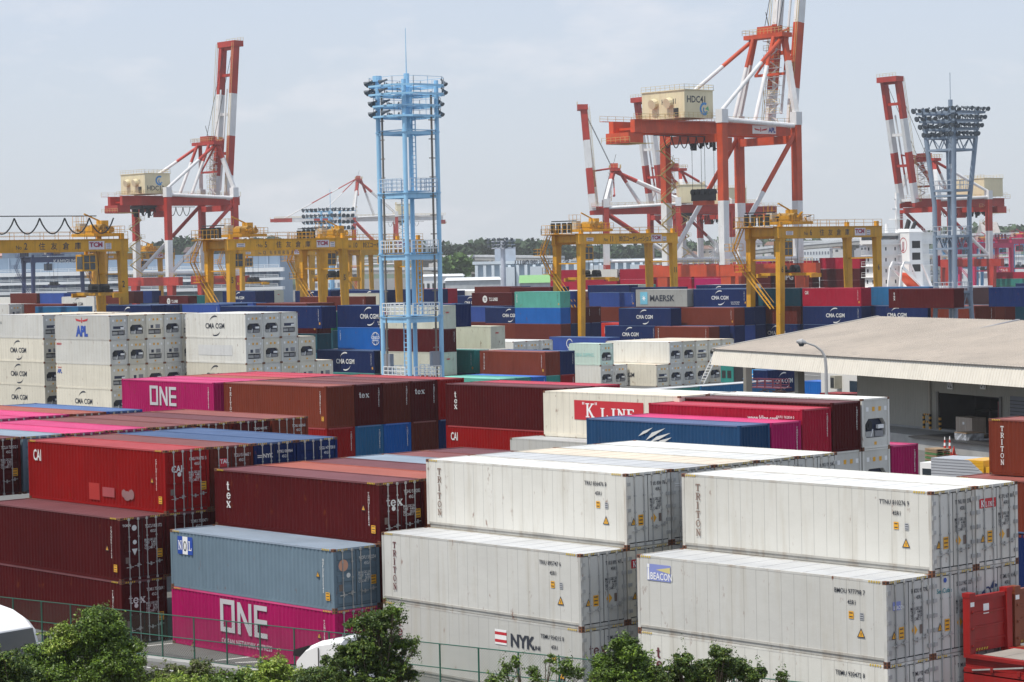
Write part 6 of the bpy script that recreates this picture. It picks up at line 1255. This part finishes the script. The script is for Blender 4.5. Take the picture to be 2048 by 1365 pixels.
# far-right terminal
MG = mat('crane_magenta', (.50, .02, .10), .5, .1, .3); BL = mat('crane_blue', (.10, .28, .48), .5, .1, .3)
def far_rtg(u, D, m, label, zt=19.5): p = at(u, 560, D); return rtg(p.x, p.y, '', '', wide=21, ztop=zt, m=m, label=label, trolley_y=.35, tcm=False, spreader_z=9.5)
far_rtg(1950, 850, MG, 'magenta gantry crane at the far right terminal'); far_rtg(2022, 930, MG, 'second magenta gantry crane cut by the right edge', 21)
far_rtg(1915, 1000, BL, 'pale blue gantry crane behind the grey-blue tower', 20); far_rtg(1990, 1010, BL, 'blue gantry crane between the magenta ones', 20)
g = 'containers at the far right terminal'
for u, v, col, lb, tx in ((1984, 558, 'teal', 'green container atop the small far right pile', ''), (1984, 572, 'green', 'green container with small white letters in the far right pile', 'CHINA SHIPPING'), (1984, 585, 'teal', 'teal container at the foot of the far right pile', ''), (2010, 567, 'crimson', 'crimson container in the far right pile', ''), (2010, 582, 'maroon', 'maroon container low in the far right pile', ''), (1992, 545, 'crimson', 'crimson container above the far right pile', '')):
    D = 800; p = at(u, v, D); container(p.x, p.y, p.z-2.591, col, 'blank', '', 2.591, 12.192, 'C', lb, g); 
    if tx: o = COL.objects[-1]; text([x for x in COL.objects if x.get('label') == lb][0], tx, 'S', 2, .8, -.01, .9, OFFW, .03, .8)
p = at(1994, 543, 900); o = thing('terminal_sign', 'red sign with spaced white capitals at far right', 'sign', (p.x, p.y, 0), HEAD); q = MB(); q.box(0, 5.2, 0, .3, p.z-.6, p.z+1.4, 0); q.box(1, 1.2, .05, .25, 0, p.z-.6, 1); q.box(4, 4.2, .05, .25, 0, p.z-.6, 1); b = q.build('sign_board', [REDP, STEEL], o); text(b, 'T C L C', 'S', .4, p.z, -.02, .85, WHT, .05, .9)
q_ = lev(2031, 567, 8.7); far(q_.x, q_.y, 8.7, [[('navy', 'blank', ''), ('navy', 'blank', '')]], 'the stack at the far right edge')
p = at(1925, 606, 560); o = thing('low_shed', 'long white low roof line right of the grey tower', 'shed', (p.x, p.y, 0), HEAD); q = MB(); q.box(0, 22, 0, 6, 0, p.z-.4, 1); q.box(-.5, 22.5, -.5, 6.5, p.z-.4, p.z+.5, 0); q.build('shed_body', [WHT, DARK], o)
# hills, woods and houses on the skyline
HILL = mat('hill_green', (.045, .075, .04), .9, .3, .3, (.03, .05, .03), nscale=.02, streak=False)
def hill(pts, D, depth, name='hills'):
    q = MB(); n = len(pts); front = []; top = []; back = []
    for u, v in pts: p = at(u, v, D+depth*.5); f = at(u, v, D); b_ = at(u, v, D+depth*1.6); front.append((f.x, f.y, -1)); top.append((p.x, p.y, p.z)); back.append((b_.x, b_.y, -1))
    for i in range(n-1): q.quad(front[i], front[i+1], top[i+1], top[i]); q.quad(top[i], top[i+1], back[i+1], back[i])
    o = q.build(name, HILL); o['kind'] = 'structure'; return o
random.seed(21)
def skyline(u0, u1, base, amp, step=14): return [(u, base-amp*(.5+.5*math.sin(u*.013+1)*math.cos(u*.0041))-random.uniform(0, 2)) for u in range(u0, u1, step)]
hill(skyline(-60, 2110, 498, 5), 2600, 500); 
hill([(u, v) for u, v in ((830, 520), (850, 504), (940, 496), (960, 492), (1000, 493), (1060, 493), (1100, 494), (1170, 497), (1240, 498), (1330, 499), (1420, 494), (1500, 492), (1640, 484), (1800, 478), (2100, 468))], 2000, 300)
hill([(250, 520), (300, 500), (330, 492), (365, 484), (400, 486), (440, 494), (500, 505), (560, 515), (600, 530)], 1650, 150)
# woods: many leaf clumps as one far mass
def wood(name, spans, D, n, size, m, seed):
    rng = np.random.default_rng(seed); V = []; F = []
    for i in range(n):
        u0, v0, u1, v1, dv = spans[rng.integers(len(spans))]; tt = rng.random(); p = at(u0+(u1-u0)*tt, v0+(v1-v0)*tt+rng.random()*dv-3, D+rng.random()*60); s = size*(.5+rng.random())
        for k in range(3):
            a = rng.normal(size=3); a /= np.linalg.norm(a); b_ = np.cross(a, rng.normal(size=3)); b_ /= np.linalg.norm(b_); c_ = np.array(p)+rng.normal(size=3)*s*.5; j = len(V); V += [tuple(c_-a*s*.5-b_*s*.4), tuple(c_+a*s*.5-b_*s*.4), tuple(c_+a*s*.4+b_*s*.5), tuple(c_-a*s*.4+b_*s*.5)]; F.append((j, j+1, j+2, j+3))
    me = bpy.data.meshes.new(name); me.from_pydata(V, [], F); me.materials.append(m); o = link(name, me); o['kind'] = 'stuff'; o['label'] = 'far-off wood along the skyline'; return o
WD = mat('wood_dark', (.035, .065, .03), .9, .4, nscale=.05); WD2 = mat('wood_light', (.06, .10, .045), .9, .4, nscale=.05)
wood('far_woods', [(290, 508, 365, 488, 14), (365, 488, 450, 502, 14), (440, 504, 560, 516, 8), (940, 500, 975, 491, 20), (975, 491, 1060, 494, 20), (1060, 493, 1130, 495, 20), (840, 506, 940, 503, 10), (1130, 503, 1330, 502, 10)], 1600, 7000, 2.6, WD, 1)
wood('far_woods', [(1330, 494, 1500, 488, 14), (1500, 488, 1640, 487, 12), (1930, 464, 2060, 460, 12), (1860, 472, 1900, 470, 10), (490, 488, 560, 486, 10), (0, 500, 60, 500, 8)], 1900, 4000, 2.6, WD2, 2)
wood('shrubs_by_motorway', [(890, 528, 940, 528, 12)], 1150, 700, 2.2, mat('shrub_green', (.07, .13, .03), .9, .4), 3)
hm = [mat('house_white', (.6, .58, .55), .7, .05), mat('house_beige', (.5, .42, .34), .7, .05), mat('house_grey', (.4, .4, .42), .7, .05)]; hr = [mat('roof_grey', (.14, .14, .16), .7), mat('roof_brown', (.2, .11, .08), .7)]
HM = []
for i in range(6):
    q = MB(); w_ = 9+i; q.box(0, w_, 0, 8, -6, 6, 0); q.hexa([(-.4, -.4, 6), (w_+.4, -.4, 6), (w_+.4, 8.4, 6), (-.4, 8.4, 6), (1, 4, 8.6), (w_-1, 4, 8.6), (w_-1, 4.2, 8.6), (1, 4.2, 8.6)], 1); q.box(1, 3, -.06, 0, 3, 4.6, 2); q.box(w_-4, w_-2, -.06, 0, 3, 4.6, 2); HM.append(q.mesh('house', [hm[i % 3], hr[i % 2], GLS]))
random.seed(9)
for i in range(90):
    u = random.choice([random.uniform(835, 960), random.uniform(835, 1130), random.uniform(1300, 1760), random.uniform(480, 640), random.uniform(1500, 1760), random.uniform(1870, 2048)]); v = 496 + random.uniform(-5, 9) - (10 if u > 1500 else 0) - (8 if u > 1850 else 0); D = random.uniform(1750, 1950)
    p = at(u, v, D); link('house', HM[i % 6], None, (p.x, p.y, p.z-8), None, (0, 0, HEAD+random.uniform(-.5, .5))); tag(list(COL.objects)[-1], ('small %s town house with a %s roof on the ridge, %s' % (('white', 'beige', 'grey')[i % 3], ('grey', 'brown')[i % 2], 'behind the ribbed warehouse' if u < 1135 and u > 830 else 'behind the yellow crane legs' if u < 830 else 'right of the grey tower' if u > 1850 else 'behind the tall crane')), 'house', 'town houses on the ridge')
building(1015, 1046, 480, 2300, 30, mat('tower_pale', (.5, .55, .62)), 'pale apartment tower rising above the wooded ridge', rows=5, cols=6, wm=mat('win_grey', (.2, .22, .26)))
building(1590, 1660, 484, 1500, 30, BGW, 'white apartment block behind the yellow gantry crane six', rows=5, cols=12, wm=mat('win_grey', (.2, .22, .26)))
building(600, 690, 520, 1300, 30, BGW, 'pale block seen between the yellow crane legs', rows=3, cols=10, wm=mat('win_grey', (.2, .22, .26)))
q = MB(); pr = [(-2200, 427.5), (400, 427.5), (400, 560), (-2200, 560)]; q.poly([(x, y, .004) for x, y in pr]); o = q.build('water', mat('harbour_water', (.03, .06, .065), .12, .1, bump=.5)); o['kind'] = 'structure'
# hazy air
q = MB(); q.box(-3700, 300, -400, 3200, -1, 140); hz = bpy.data.materials.new('haze_air'); hz.use_nodes = True; hn = hz.node_tree; hn.nodes.clear(); ho = hn.nodes.new('ShaderNodeOutputMaterial'); pv = hn.nodes.new('ShaderNodeVolumePrincipled'); pv.inputs['Color'].default_value = (.95, .97, 1, 1); pv.inputs['Density'].default_value = .0001; pv.inputs['Anisotropy'].default_value = 0; hn.links.new(pv.outputs[0], ho.inputs['Volume'])
o = q.build('haze', hz); o['kind'] = 'stuff'; o['label'] = 'thin hazy summer air over the port'
# ---------------------------------------------------------------- foreground: road, fence, planting, lorries, flat rack
def flat(name, pts, z, m): q = MB(); q.poly([(x, y, z) for x, y in pts]); o = q.build(name, m); o['kind'] = 'structure'; return o
ROAD = mat('road_asphalt', (.12, .118, .115), .88, .15, .4, (.07, .07, .07), nscale=.2, streak=False, spec=.3)
F0 = lev(345, 1320, 0); F1 = lev(1190, 1424, 0); fd = Vector((F1.x-F0.x, F1.y-F0.y, 0)).normalized(); fn = Vector((fd.y, -fd.x, 0))
if fn.y > 0: fn = -fn
base = F0-fd*60
def fp(s, o=0): p = base+fd*s+fn*o; return (p.x, p.y)
flat('road', [fp(-60, 1.2), fp(160, 1.2), fp(160, 12), fp(-60, 12)], .004, ROAD)
flat('road_edge_line', [fp(-60, 1.9), fp(160, 1.9), fp(160, 2.05), fp(-60, 2.05)], .008, LINE)
q = MB(); a = fp(-60, .5); b_ = fp(160, .5); q.bar((*a, .06), (*b_, .06), .5, .14); o = q.build('kerb', CONC); o['kind'] = 'structure'
flat('verge_ground', [fp(-60, 12), fp(160, 12), fp(160, 70), fp(-60, 70)], .004, mat('soil', (.10, .075, .045), .95, .3, .4, (.05, .06, .02), streak=False))
for (a, c) in (((250, 1297), (345, 1287)), ((430, 1322), (520, 1312)), ((470, 1326), (560, 1322))):
    p, r = lev(*a, 0), lev(*c, 0); d = (r-p).normalized(); n_ = Vector((-d.y, d.x, 0))*.08; q = MB(); q.poly([p-n_+Vector((0, 0, .004)), r-n_+Vector((0, 0, .004)), r+n_+Vector((0, 0, .004)), p+n_+Vector((0, 0, .004))]); o = q.build('bay_marking', LINE); o['kind'] = 'structure'
FG = mat('fence_green', (.012, .10, .065), .5, .15, .2)
t = thing('chain_link_fence', 'green chain-link fence running below the front containers', 'fence', (base.x, base.y, 0), math.atan2(fd.y, fd.x)); FHt = 1.95; s = 0; zc_ = 1
while s <= 100:
    q = MB(); q.tube((s, 0, 0), (s, 0, FHt), .035, n=8); q.build('post', FG, t); s += 1.98
q = MB(); [q.tube((-2, 0, z), (101, 0, z), .024, n=6) for z in (FHt, 1.0, .08)]; q.build('rail', FG, t)
q = MB(); pm = .13; n = int(103/pm)     # wire mesh
for k in range(n):
    x = -2+k*pm
    for dx in (FHt, -FHt): x1 = x+dx; q.quad((x-.005, .03, .05), (x+.005, .03, .05), (x1+.005, .03, FHt), (x1-.005, .03, FHt))
q.build('wire_mesh', mat('wire_green', (.03, .10, .075), .5), t)
# ---- vegetation
def leaf_mesh(name, clumps, size, m, seed, per=260, flatness=.55):
    """clumps: (x,y,z,rx,ry,rz) ellipsoids; leaves crowd towards the shell of small sub-clumps"""
    rng = np.random.default_rng(seed); C_ = []; S_ = []
    for (x, y, z, rx, ry, rz, dens) in clumps:
        ns = max(4, int(26*dens))
        d = rng.normal(size=(ns, 3)); d /= np.linalg.norm(d, axis=1)[:, None]; rr = rng.random(ns)**.45
        cen = np.array([x, y, z])+d*rr[:, None]*np.array([rx, ry, rz]); sub = (.26+.26*rng.random(ns))*min(rx, rz)
        nz_ = max(3, int(9*dens)); d2 = rng.normal(size=(nz_, 3)); d2 /= np.linalg.norm(d2, axis=1)[:, None]
        for c in np.array([x, y, z])+d2*np.array([rx, ry, rz])*(1.0+.35*rng.random(nz_))[:, None]:
            k = int(rng.integers(14, 45)); ax_ = rng.normal(size=3)*.5+np.array([0, 0, .7]); dd = rng.normal(size=(k, 3)); dd /= np.linalg.norm(dd, axis=1)[:, None]; C_.append(c+ax_*(rng.random(k)*.55-.3)[:, None]+dd*.07); S_.append(dd)
        for c, r in zip(cen, sub):
            k = int(per*.55*(.6+.8*rng.random())); dd = rng.normal(size=(k, 3)); dd /= np.linalg.norm(dd, axis=1)[:, None]; C_.append(c+dd*(r*(.55+.5*rng.random(k)))[:, None]*np.array([1.25, 1.25, .75])); S_.append(dd)
    P_ = np.concatenate(C_); N_ = np.concatenate(S_); n = len(P_)
    N_ = N_*.6+rng.normal(size=(n, 3))*.5+np.array([0, 0, flatness]); N_ /= np.linalg.norm(N_, axis=1)[:, None]
    A_ = np.cross(N_, rng.normal(size=(n, 3))); A_ /= np.linalg.norm(A_, axis=1)[:, None]; B_ = np.cross(N_, A_); s = size*(.6+.8*rng.random(n))[:, None]
    V = np.stack([P_-A_*s, P_-B_*s*.42+N_*s*.12, P_+A_*s, P_+B_*s*.42+N_*s*.12], 1).reshape(-1, 3)
    me = bpy.data.meshes.new(name); me.vertices.add(4*n); me.vertices.foreach_set('co', V.ravel()); me.loops.add(4*n); me.loops.foreach_set('vertex_index', np.arange(4*n)); me.polygons.add(n); me.polygons.foreach_set('loop_start', np.arange(n)*4); me.polygons.foreach_set('loop_total', np.full(n, 4)); me.update(calc_edges=True)
    me.materials.append(m[0])
    if len(m) > 1: me.materials.append(m[1]); me.polygons.foreach_set('material_index', (rng.random(n) < .28).astype(np.int32))
    return me
def leafm(name, c): 
    m = mat(name, c, .45, .45, nscale=2.2, spec=.35); b = m.node_tree.nodes['Principled BSDF']; b.inputs['Transmission Weight'].default_value = 0; return m
L1 = [leafm('leaf_dark', (.06, .11, .010)), leafm('leaf_mid', (.13, .20, .018))]; L2 = [leafm('leaf_bright', (.16, .24, .022)), leafm('leaf_lime', (.30, .36, .07))]; L3 = [leafm('leaf_deep', (.045, .085, .012)), leafm('leaf_dark2', (.11, .15, .018))]; BARK = mat('bark', (.10, .075, .05), .9, .25)
def plant(name, label, cat, D, clumps, leafs, seed, size=.05, per=300, stems=True, zbase=0):
    """clumps in photo pixels (u, v, ru, rv, dens, leaf set) at depth D"""
    k = D/F_PX; cu = sum(c[0] for c in clumps)/len(clumps); b0 = at(cu, 1300, D); t = thing(name, label, cat, (b0.x, b0.y, zbase)); g = {}
    for i, c in enumerate(clumps):
        p = at(c[0], c[1], D+((i*37) % 11-5)*.12)-Vector((b0.x, b0.y, zbase)); g.setdefault(c[5] if len(c) > 5 else 0, []).append((p.x, p.y, p.z, c[2]*k, c[2]*k*.9, c[3]*k, c[4]))
    for kk, cl in g.items(): link('crown', leaf_mesh('crown', cl, size, leafs[kk], seed+kk, per), t)
    q = MB(); random.seed(seed); allc = [c for cl in g.values() for c in cl]
    if stems:
        q.tube((0, 0, 0), (0, 0, 1.2), .1, .07, n=8); 
        for c in allc: mid = Vector((c[0]*.4, c[1]*.4, max(.8, c[2]*.55))); q.tube((0, 0, 1.0), mid, .05, .03, n=6); q.tube(mid, (c[0], c[1], c[2]+c[5]*.3), .03, .01, n=5); [q.tube(mid.lerp(Vector(c[:3]), .5), Vector(c[:3])+Vector((random.uniform(-1, 1)*c[3], random.uniform(-1, 1)*c[4], random.uniform(-.3, 1)*c[5])), .02, .006, n=4) for _ in range(5)]
        q.build('trunk', BARK, t)
    return t
plant('shrub_tree', 'large leafy shrub with a pointed crown at lower left', 'tree', 78, [(200, 1250, 42, 34, 2.2), (222, 1275, 40, 24, 1.6), (180, 1290, 48, 30, 2), (235, 1310, 55, 34, 2), (120, 1285, 34, 30, 1.6, 1), (100, 1320, 60, 38, 2.2, 2), (190, 1345, 95, 40, 3), (60, 1350, 60, 34, 2), (262, 1345, 40, 34, 1.6, 1)], [L1, L2, L1], 3)
plant('shrub', 'low tangled shrub at the lower left corner', 'shrub', 76, [(8, 1330, 40, 30, 1.6), (30, 1362, 60, 26, 2), (85, 1365, 60, 30, 2, 1)], [L3, L1], 8)
plant('shrub', 'pale small-leaved shrub behind the large leafy shrub', 'shrub', 79, [(345, 1350, 38, 18, 1.4), (395, 1340, 30, 20, 1.2), (440, 1360, 34, 16, 1.2), (310, 1362, 40, 18, 1.4)], [[leafm('leaf_olive', (.12, .13, .05)), leafm('leaf_mid', (.085, .14, .022))]], 12, size=.045)
plant('shrub', 'light lime green shrub before the magenta lettered box', 'shrub', 78, [(545, 1335, 36, 17, 1.8), (520, 1352, 46, 18, 2), (580, 1355, 30, 14, 1.2)], [L2], 15, size=.045)
plant('conifer_tree', 'layered dark green tree in front of the white lorry cab', 'tree', 74, [(785, 1222, 18, 6, .9, 1), (760, 1232, 44, 9, 2.4), (725, 1248, 40, 12, 2.6), (765, 1250, 30, 10, 1.6), (748, 1264, 30, 9, 1.6), (760, 1284, 58, 11, 3), (725, 1294, 50, 13, 2.6), (808, 1288, 30, 8, 1.6, 1), (760, 1306, 60, 12, 2.6), (700, 1322, 60, 16, 2), (765, 1328, 60, 18, 2), (660, 1350, 60, 22, 1.8), (745, 1360, 80, 20, 2.4), (810, 1352, 28, 16, .8)], [L3, L1], 22, size=.045)
plant('bare_shrub', 'sparse twiggy shrub with thin leaves at bottom centre', 'shrub', 77, [(1012, 1345, 20, 20, .5), (1030, 1322, 12, 12, .3), (1075, 1350, 22, 18, .5), (1130, 1340, 24, 20, .7), (1155, 1350, 18, 16, .4), (1100, 1320, 10, 10, .15), (985, 1358, 14, 12, .3)], [L1], 31, size=.045, per=110)
plant('leafy_shrub', 'dense mid-green shrub beside the white container end at bottom', 'shrub', 74, [(1250, 1300, 30, 24, 1.3), (1225, 1325, 38, 26, 1.6), (1275, 1325, 30, 26, 1.3), (1240, 1355, 62, 26, 2.2), (1290, 1355, 34, 22, 1.2), (1200, 1350, 24, 20, .8)], [L1], 36)
plant('leafy_shrub', 'dark spiky-topped shrub at bottom right of centre', 'shrub', 73, [(1440, 1310, 20, 18, .7), (1452, 1335, 40, 26, 1.6), (1415, 1345, 34, 24, 1.3), (1370, 1325, 24, 18, .8), (1360, 1350, 40, 22, 1.5), (1400, 1362, 70, 20, 2), (1500, 1352, 26, 18, .8), (1520, 1345, 12, 14, .3), (1318, 1352, 18, 16, .5)], [L3], 41, size=.045)
plant('leafy_shrub', 'tiny shrub tip poking up at bottom right', 'shrub', 73, [(1562, 1352, 9, 12, .3), (1560, 1366, 12, 10, .3)], [L3], 44, size=.045)
plant('shrub', 'mixed low hedge shrub left of the lime green one', 'shrub', 77, [(470, 1362, 40, 16, 1.6), (350, 1366, 60, 12, 2, 1), (410, 1368, 50, 14, 1.6)], [L1, L2], 52)
plant('shrub', 'mixed low hedge shrub right of the lime green one', 'shrub', 77, [(610, 1362, 34, 14, 1.4), (560, 1370, 60, 12, 2, 1)], [L3, L2], 53)
# ---- white lorries on the road
def lorry(x, y, rz, label, visor=True):
    t = thing('lorry', label, 'lorry', (x, y, 0), rz); q = MB()   # nose towards -x
    def sec(x_, z0, z1, w_): return [(x_, -w_, z0), (x_, w_, z0), (x_, w_, z1), (x_, -w_, z1)]
    S_ = [(-.15, .55, 1.55, 1.18), (-.05, .5, 1.75, 1.22), (.28, .5, 3.0, 1.2), (.65, .5, 3.35, 1.17), (1.3, .5, 3.62, 1.15), (2.3, .5, 3.8, 1.12), (2.35, .5, 3.75, 1.12)]
    for (x0, a0, b0, w0), (x1, a1, b1, w1) in zip(S_, S_[1:]):
        c = .16; r0 = [(x0, -w0, a0), (x0, w0, a0), (x0, w0, b0-c), (x0, w0-c*1.4, b0), (x0, -w0+c*1.4, b0), (x0, -w0, b0-c)]; r1 = [(x1, -w1, a1), (x1, w1, a1), (x1, w1, b1-c), (x1, w1-c*1.4, b1), (x1, -w1+c*1.4, b1), (x1, -w1, b1-c)]
        for i in range(6): j = (i+1) % 6; q.quad(r0[i], r0[j], r1[j], r1[i])
        if x0 == -.15: q.poly(r0)
        if x1 == 2.35: q.poly(r1[::-1])
    me = q.build('cab', mat('lorry_white', (.80, .80, .80), .25, .03, spec=.6), t)
    q = MB(); q.hexa([(-.06, -1.08, 1.75), (.0, -1.08, 1.7), (.0, 1.08, 1.7), (-.06, 1.08, 1.75), (.24, -1.02, 2.95), (.34, -1.02, 2.95), (.34, 1.02, 2.95), (.24, 1.02, 2.95)]); q.build('windscreen', GLS, t)
    for s in (-1, 1):
        q = MB(); q.box(.45, 1.25, s*1.215-.01, s*1.215+.01, 1.75, 2.6); q.build('side_window', GLS, t)
        q = MB(); q.bar((.25, s*1.2, 2.7), (.0, s*1.5, 2.75), .04); q.box(-.05, .06, s*1.5-.1, s*1.5+.1, 1.9, 2.75); q.build('mirror', BLACK, t)
        for x_ in (.9, 3.6, 4.8): q = MB(); q.tube((x_, s*1.2, .5), (x_, s*.85, .5), .5, n=18); q.tube((x_, s*1.21, .5), (x_, s*1.1, .5), .25, n=12); q.build('wheel', BLACK, t)
    q = MB(); q.hexa([(.0, -1.1, 3.0), (.35, -1.1, 2.98), (.35, 1.1, 2.98), (.0, 1.1, 3.0), (.05, -1.1, 3.22), (.75, -1.12, 3.42), (.75, 1.12, 3.42), (.05, 1.1, 3.22)])
    if visor: q.build('sun_visor', mat('visor_black', (.02, .02, .025), .3), t)
    for s in (-1, 1):
        q = MB(); q.box(1.34, 1.36, s*1.2-.02, s*1.2+.02, .9, 3.4); q.box(.4, 1.34, s*1.215-.015, s*1.215+.015, 1.55, 1.57); q.box(1.1, 1.28, s*1.22-.02, s*1.22+.02, 1.4, 1.45); q.build('door_seam', DARK, t)
        q = MB(); q.box(-.17, -.13, s*.8-.2, s*.8+.2, .85, 1.05); q.build('headlight', ALU, t)
    q = MB(); q.box(-.17, -.14, -.7, .7, 1.1, 1.45); q.build('grille', DARK, t)
    q = MB(); q.box(1.9, 6.0, -.5, .5, .6, .95); q.tube((4.2, 0, .95), (4.2, 0, 1.2), .55, n=16); q.build('chassis', DARK, t); return t
p = lev(628, 1325, 2.6); lorry(p.x, p.y, math.atan2(fd.y, fd.x), 'white lorry cab with a black visor behind the layered tree')
p = lev(34, 1292, 2.4); lorry(p.x, p.y, math.atan2(-fd.y, -fd.x), 'white lorry cab with dark windscreen at the lower left edge', False)
# ---- red flat racks, lower right
FR = mat('flat_rack_red', (.27, .008, .007), .5, .2, .6, (.10, .015, .012), rust=.8)
def flat_rack(x, y, z, label, gr, FR=FR): 
    t = thing('flat_rack', label, 'container', (x, y, z), 0, gr); q = MB(); Lr = 12.19
    for yy in (0, 2.14): q.box(0, Lr, yy, yy+.3, 0, .16); q.box(0, Lr, yy+.12, yy+.18, .16, .5); q.box(0, Lr, yy, yy+.3, .5, .62)
    for k in range(30): q.box(.3+k*.4, .38+k*.4, .3, 2.14, .1, .5)
    q.build('base_frame', FR, t); q = MB()
    for k in range(13): q.box(.6+k*.85, .6+k*.85+.82, .31, 2.13, .58, .63)
    q.build('deck', mat('worn_deck_boards', (.30, .27, .24), .85, .2, .4, (.15, .12, .1)), t)
    for s_, x0 in ((0, 0), (1, Lr-.3)):
        q = MB()
        for yy in (0, 2.14): q.box(x0, x0+.3, yy, yy+.3, .625, 2.75); q.box(x0-.02, x0+.32, yy-.02, yy+.32, 2.63, 2.78)
        q.box(x0+.08, x0+.16, .3, 2.14, .65, 2.5); q.box(x0+.04, x0+.24, .3, 2.14, 2.5, 2.64)
        for k in range(3): q.box(x0+.05, x0+.2, .3, 2.14, 1.0+k*.5, 1.06+k*.5)
        e = q.build('end_wall', FR, t)
        if s_ == 0: root_e = e
    sticker(root_e, 'E', .95, 1.95, .166, .32, .36, WHT) if root_e else None; sticker(root_e, 'E', .04, 2.3, .305, .22, .16, WHT)
    put(root_e, poly_mesh('hazard_marking', []), 'E', .5, .69, .17, YELT, 1.3, 1.1, 'hazard_marking')
    q = MB(); q.bar((.4, -.03, .1), (2.6, -.03, .42), .05); q.build('lashing_bar', STEEL, t); q = MB()
    for k in range(9): q.box(1.2+k*1.15, 1.32+k*1.15, -.06, 0, .1, .26)
    for z in (.9, 1.5, 2.1): q.tube((.32, .15, z), (.36, .15, z), .05, n=8)
    q.build('lashing_ring', FR, t); return t
p = lev(1926, 1307, 3.0)
def endsheet(px, py, pz): pass
ox, oy = -53.2, 65.2
g_ = 'red flat racks at the lower right'
def rack_at(u, v, z, label):
    q_ = lev(u, v, z); t = thing('flat_rack', label, 'container', (q_.x, q_.y, 0), 0, g_); return t, q_
# end wall seen face on, its base stretching towards the camera on the right
q_ = lev(1927, 1308, 2.86); flat_rack(q_.x, q_.y+2.6, 2.22, 'rust-brown flat rack end wall just behind the red one', g_, mat('flat_rack_brown', (.20, .05, .02), .5, .1)); flat_rack(q_.x, q_.y, 2.23, 'red flat rack with raised end walls and worn deck, lower right corner', g_)
flat_rack(q_.x, q_.y, 1.2, 'folded red flat rack lying under the raised one at lower right', g_) if False else None
for k, zz in enumerate((1.58, .94, .3)):
    t = thing('folded_flat_rack', ('upper', 'middle', 'lowest')[k]+' folded red flat rack stacked beneath the one with raised end walls', 'container', (q_.x, q_.y, zz), 0, g_); q = MB()
    for yy in (0, 2.14): q.box(0, 12.19, yy, yy+.3, .03, .6)
    q.box(0, .3, .3, 2.14, .03, .6); q.box(11.9, 12.19, .3, 2.14, .03, .6); q.box(.3, 11.9, .3, 2.14, .4, .5); q.build('base_frame', FR, t)
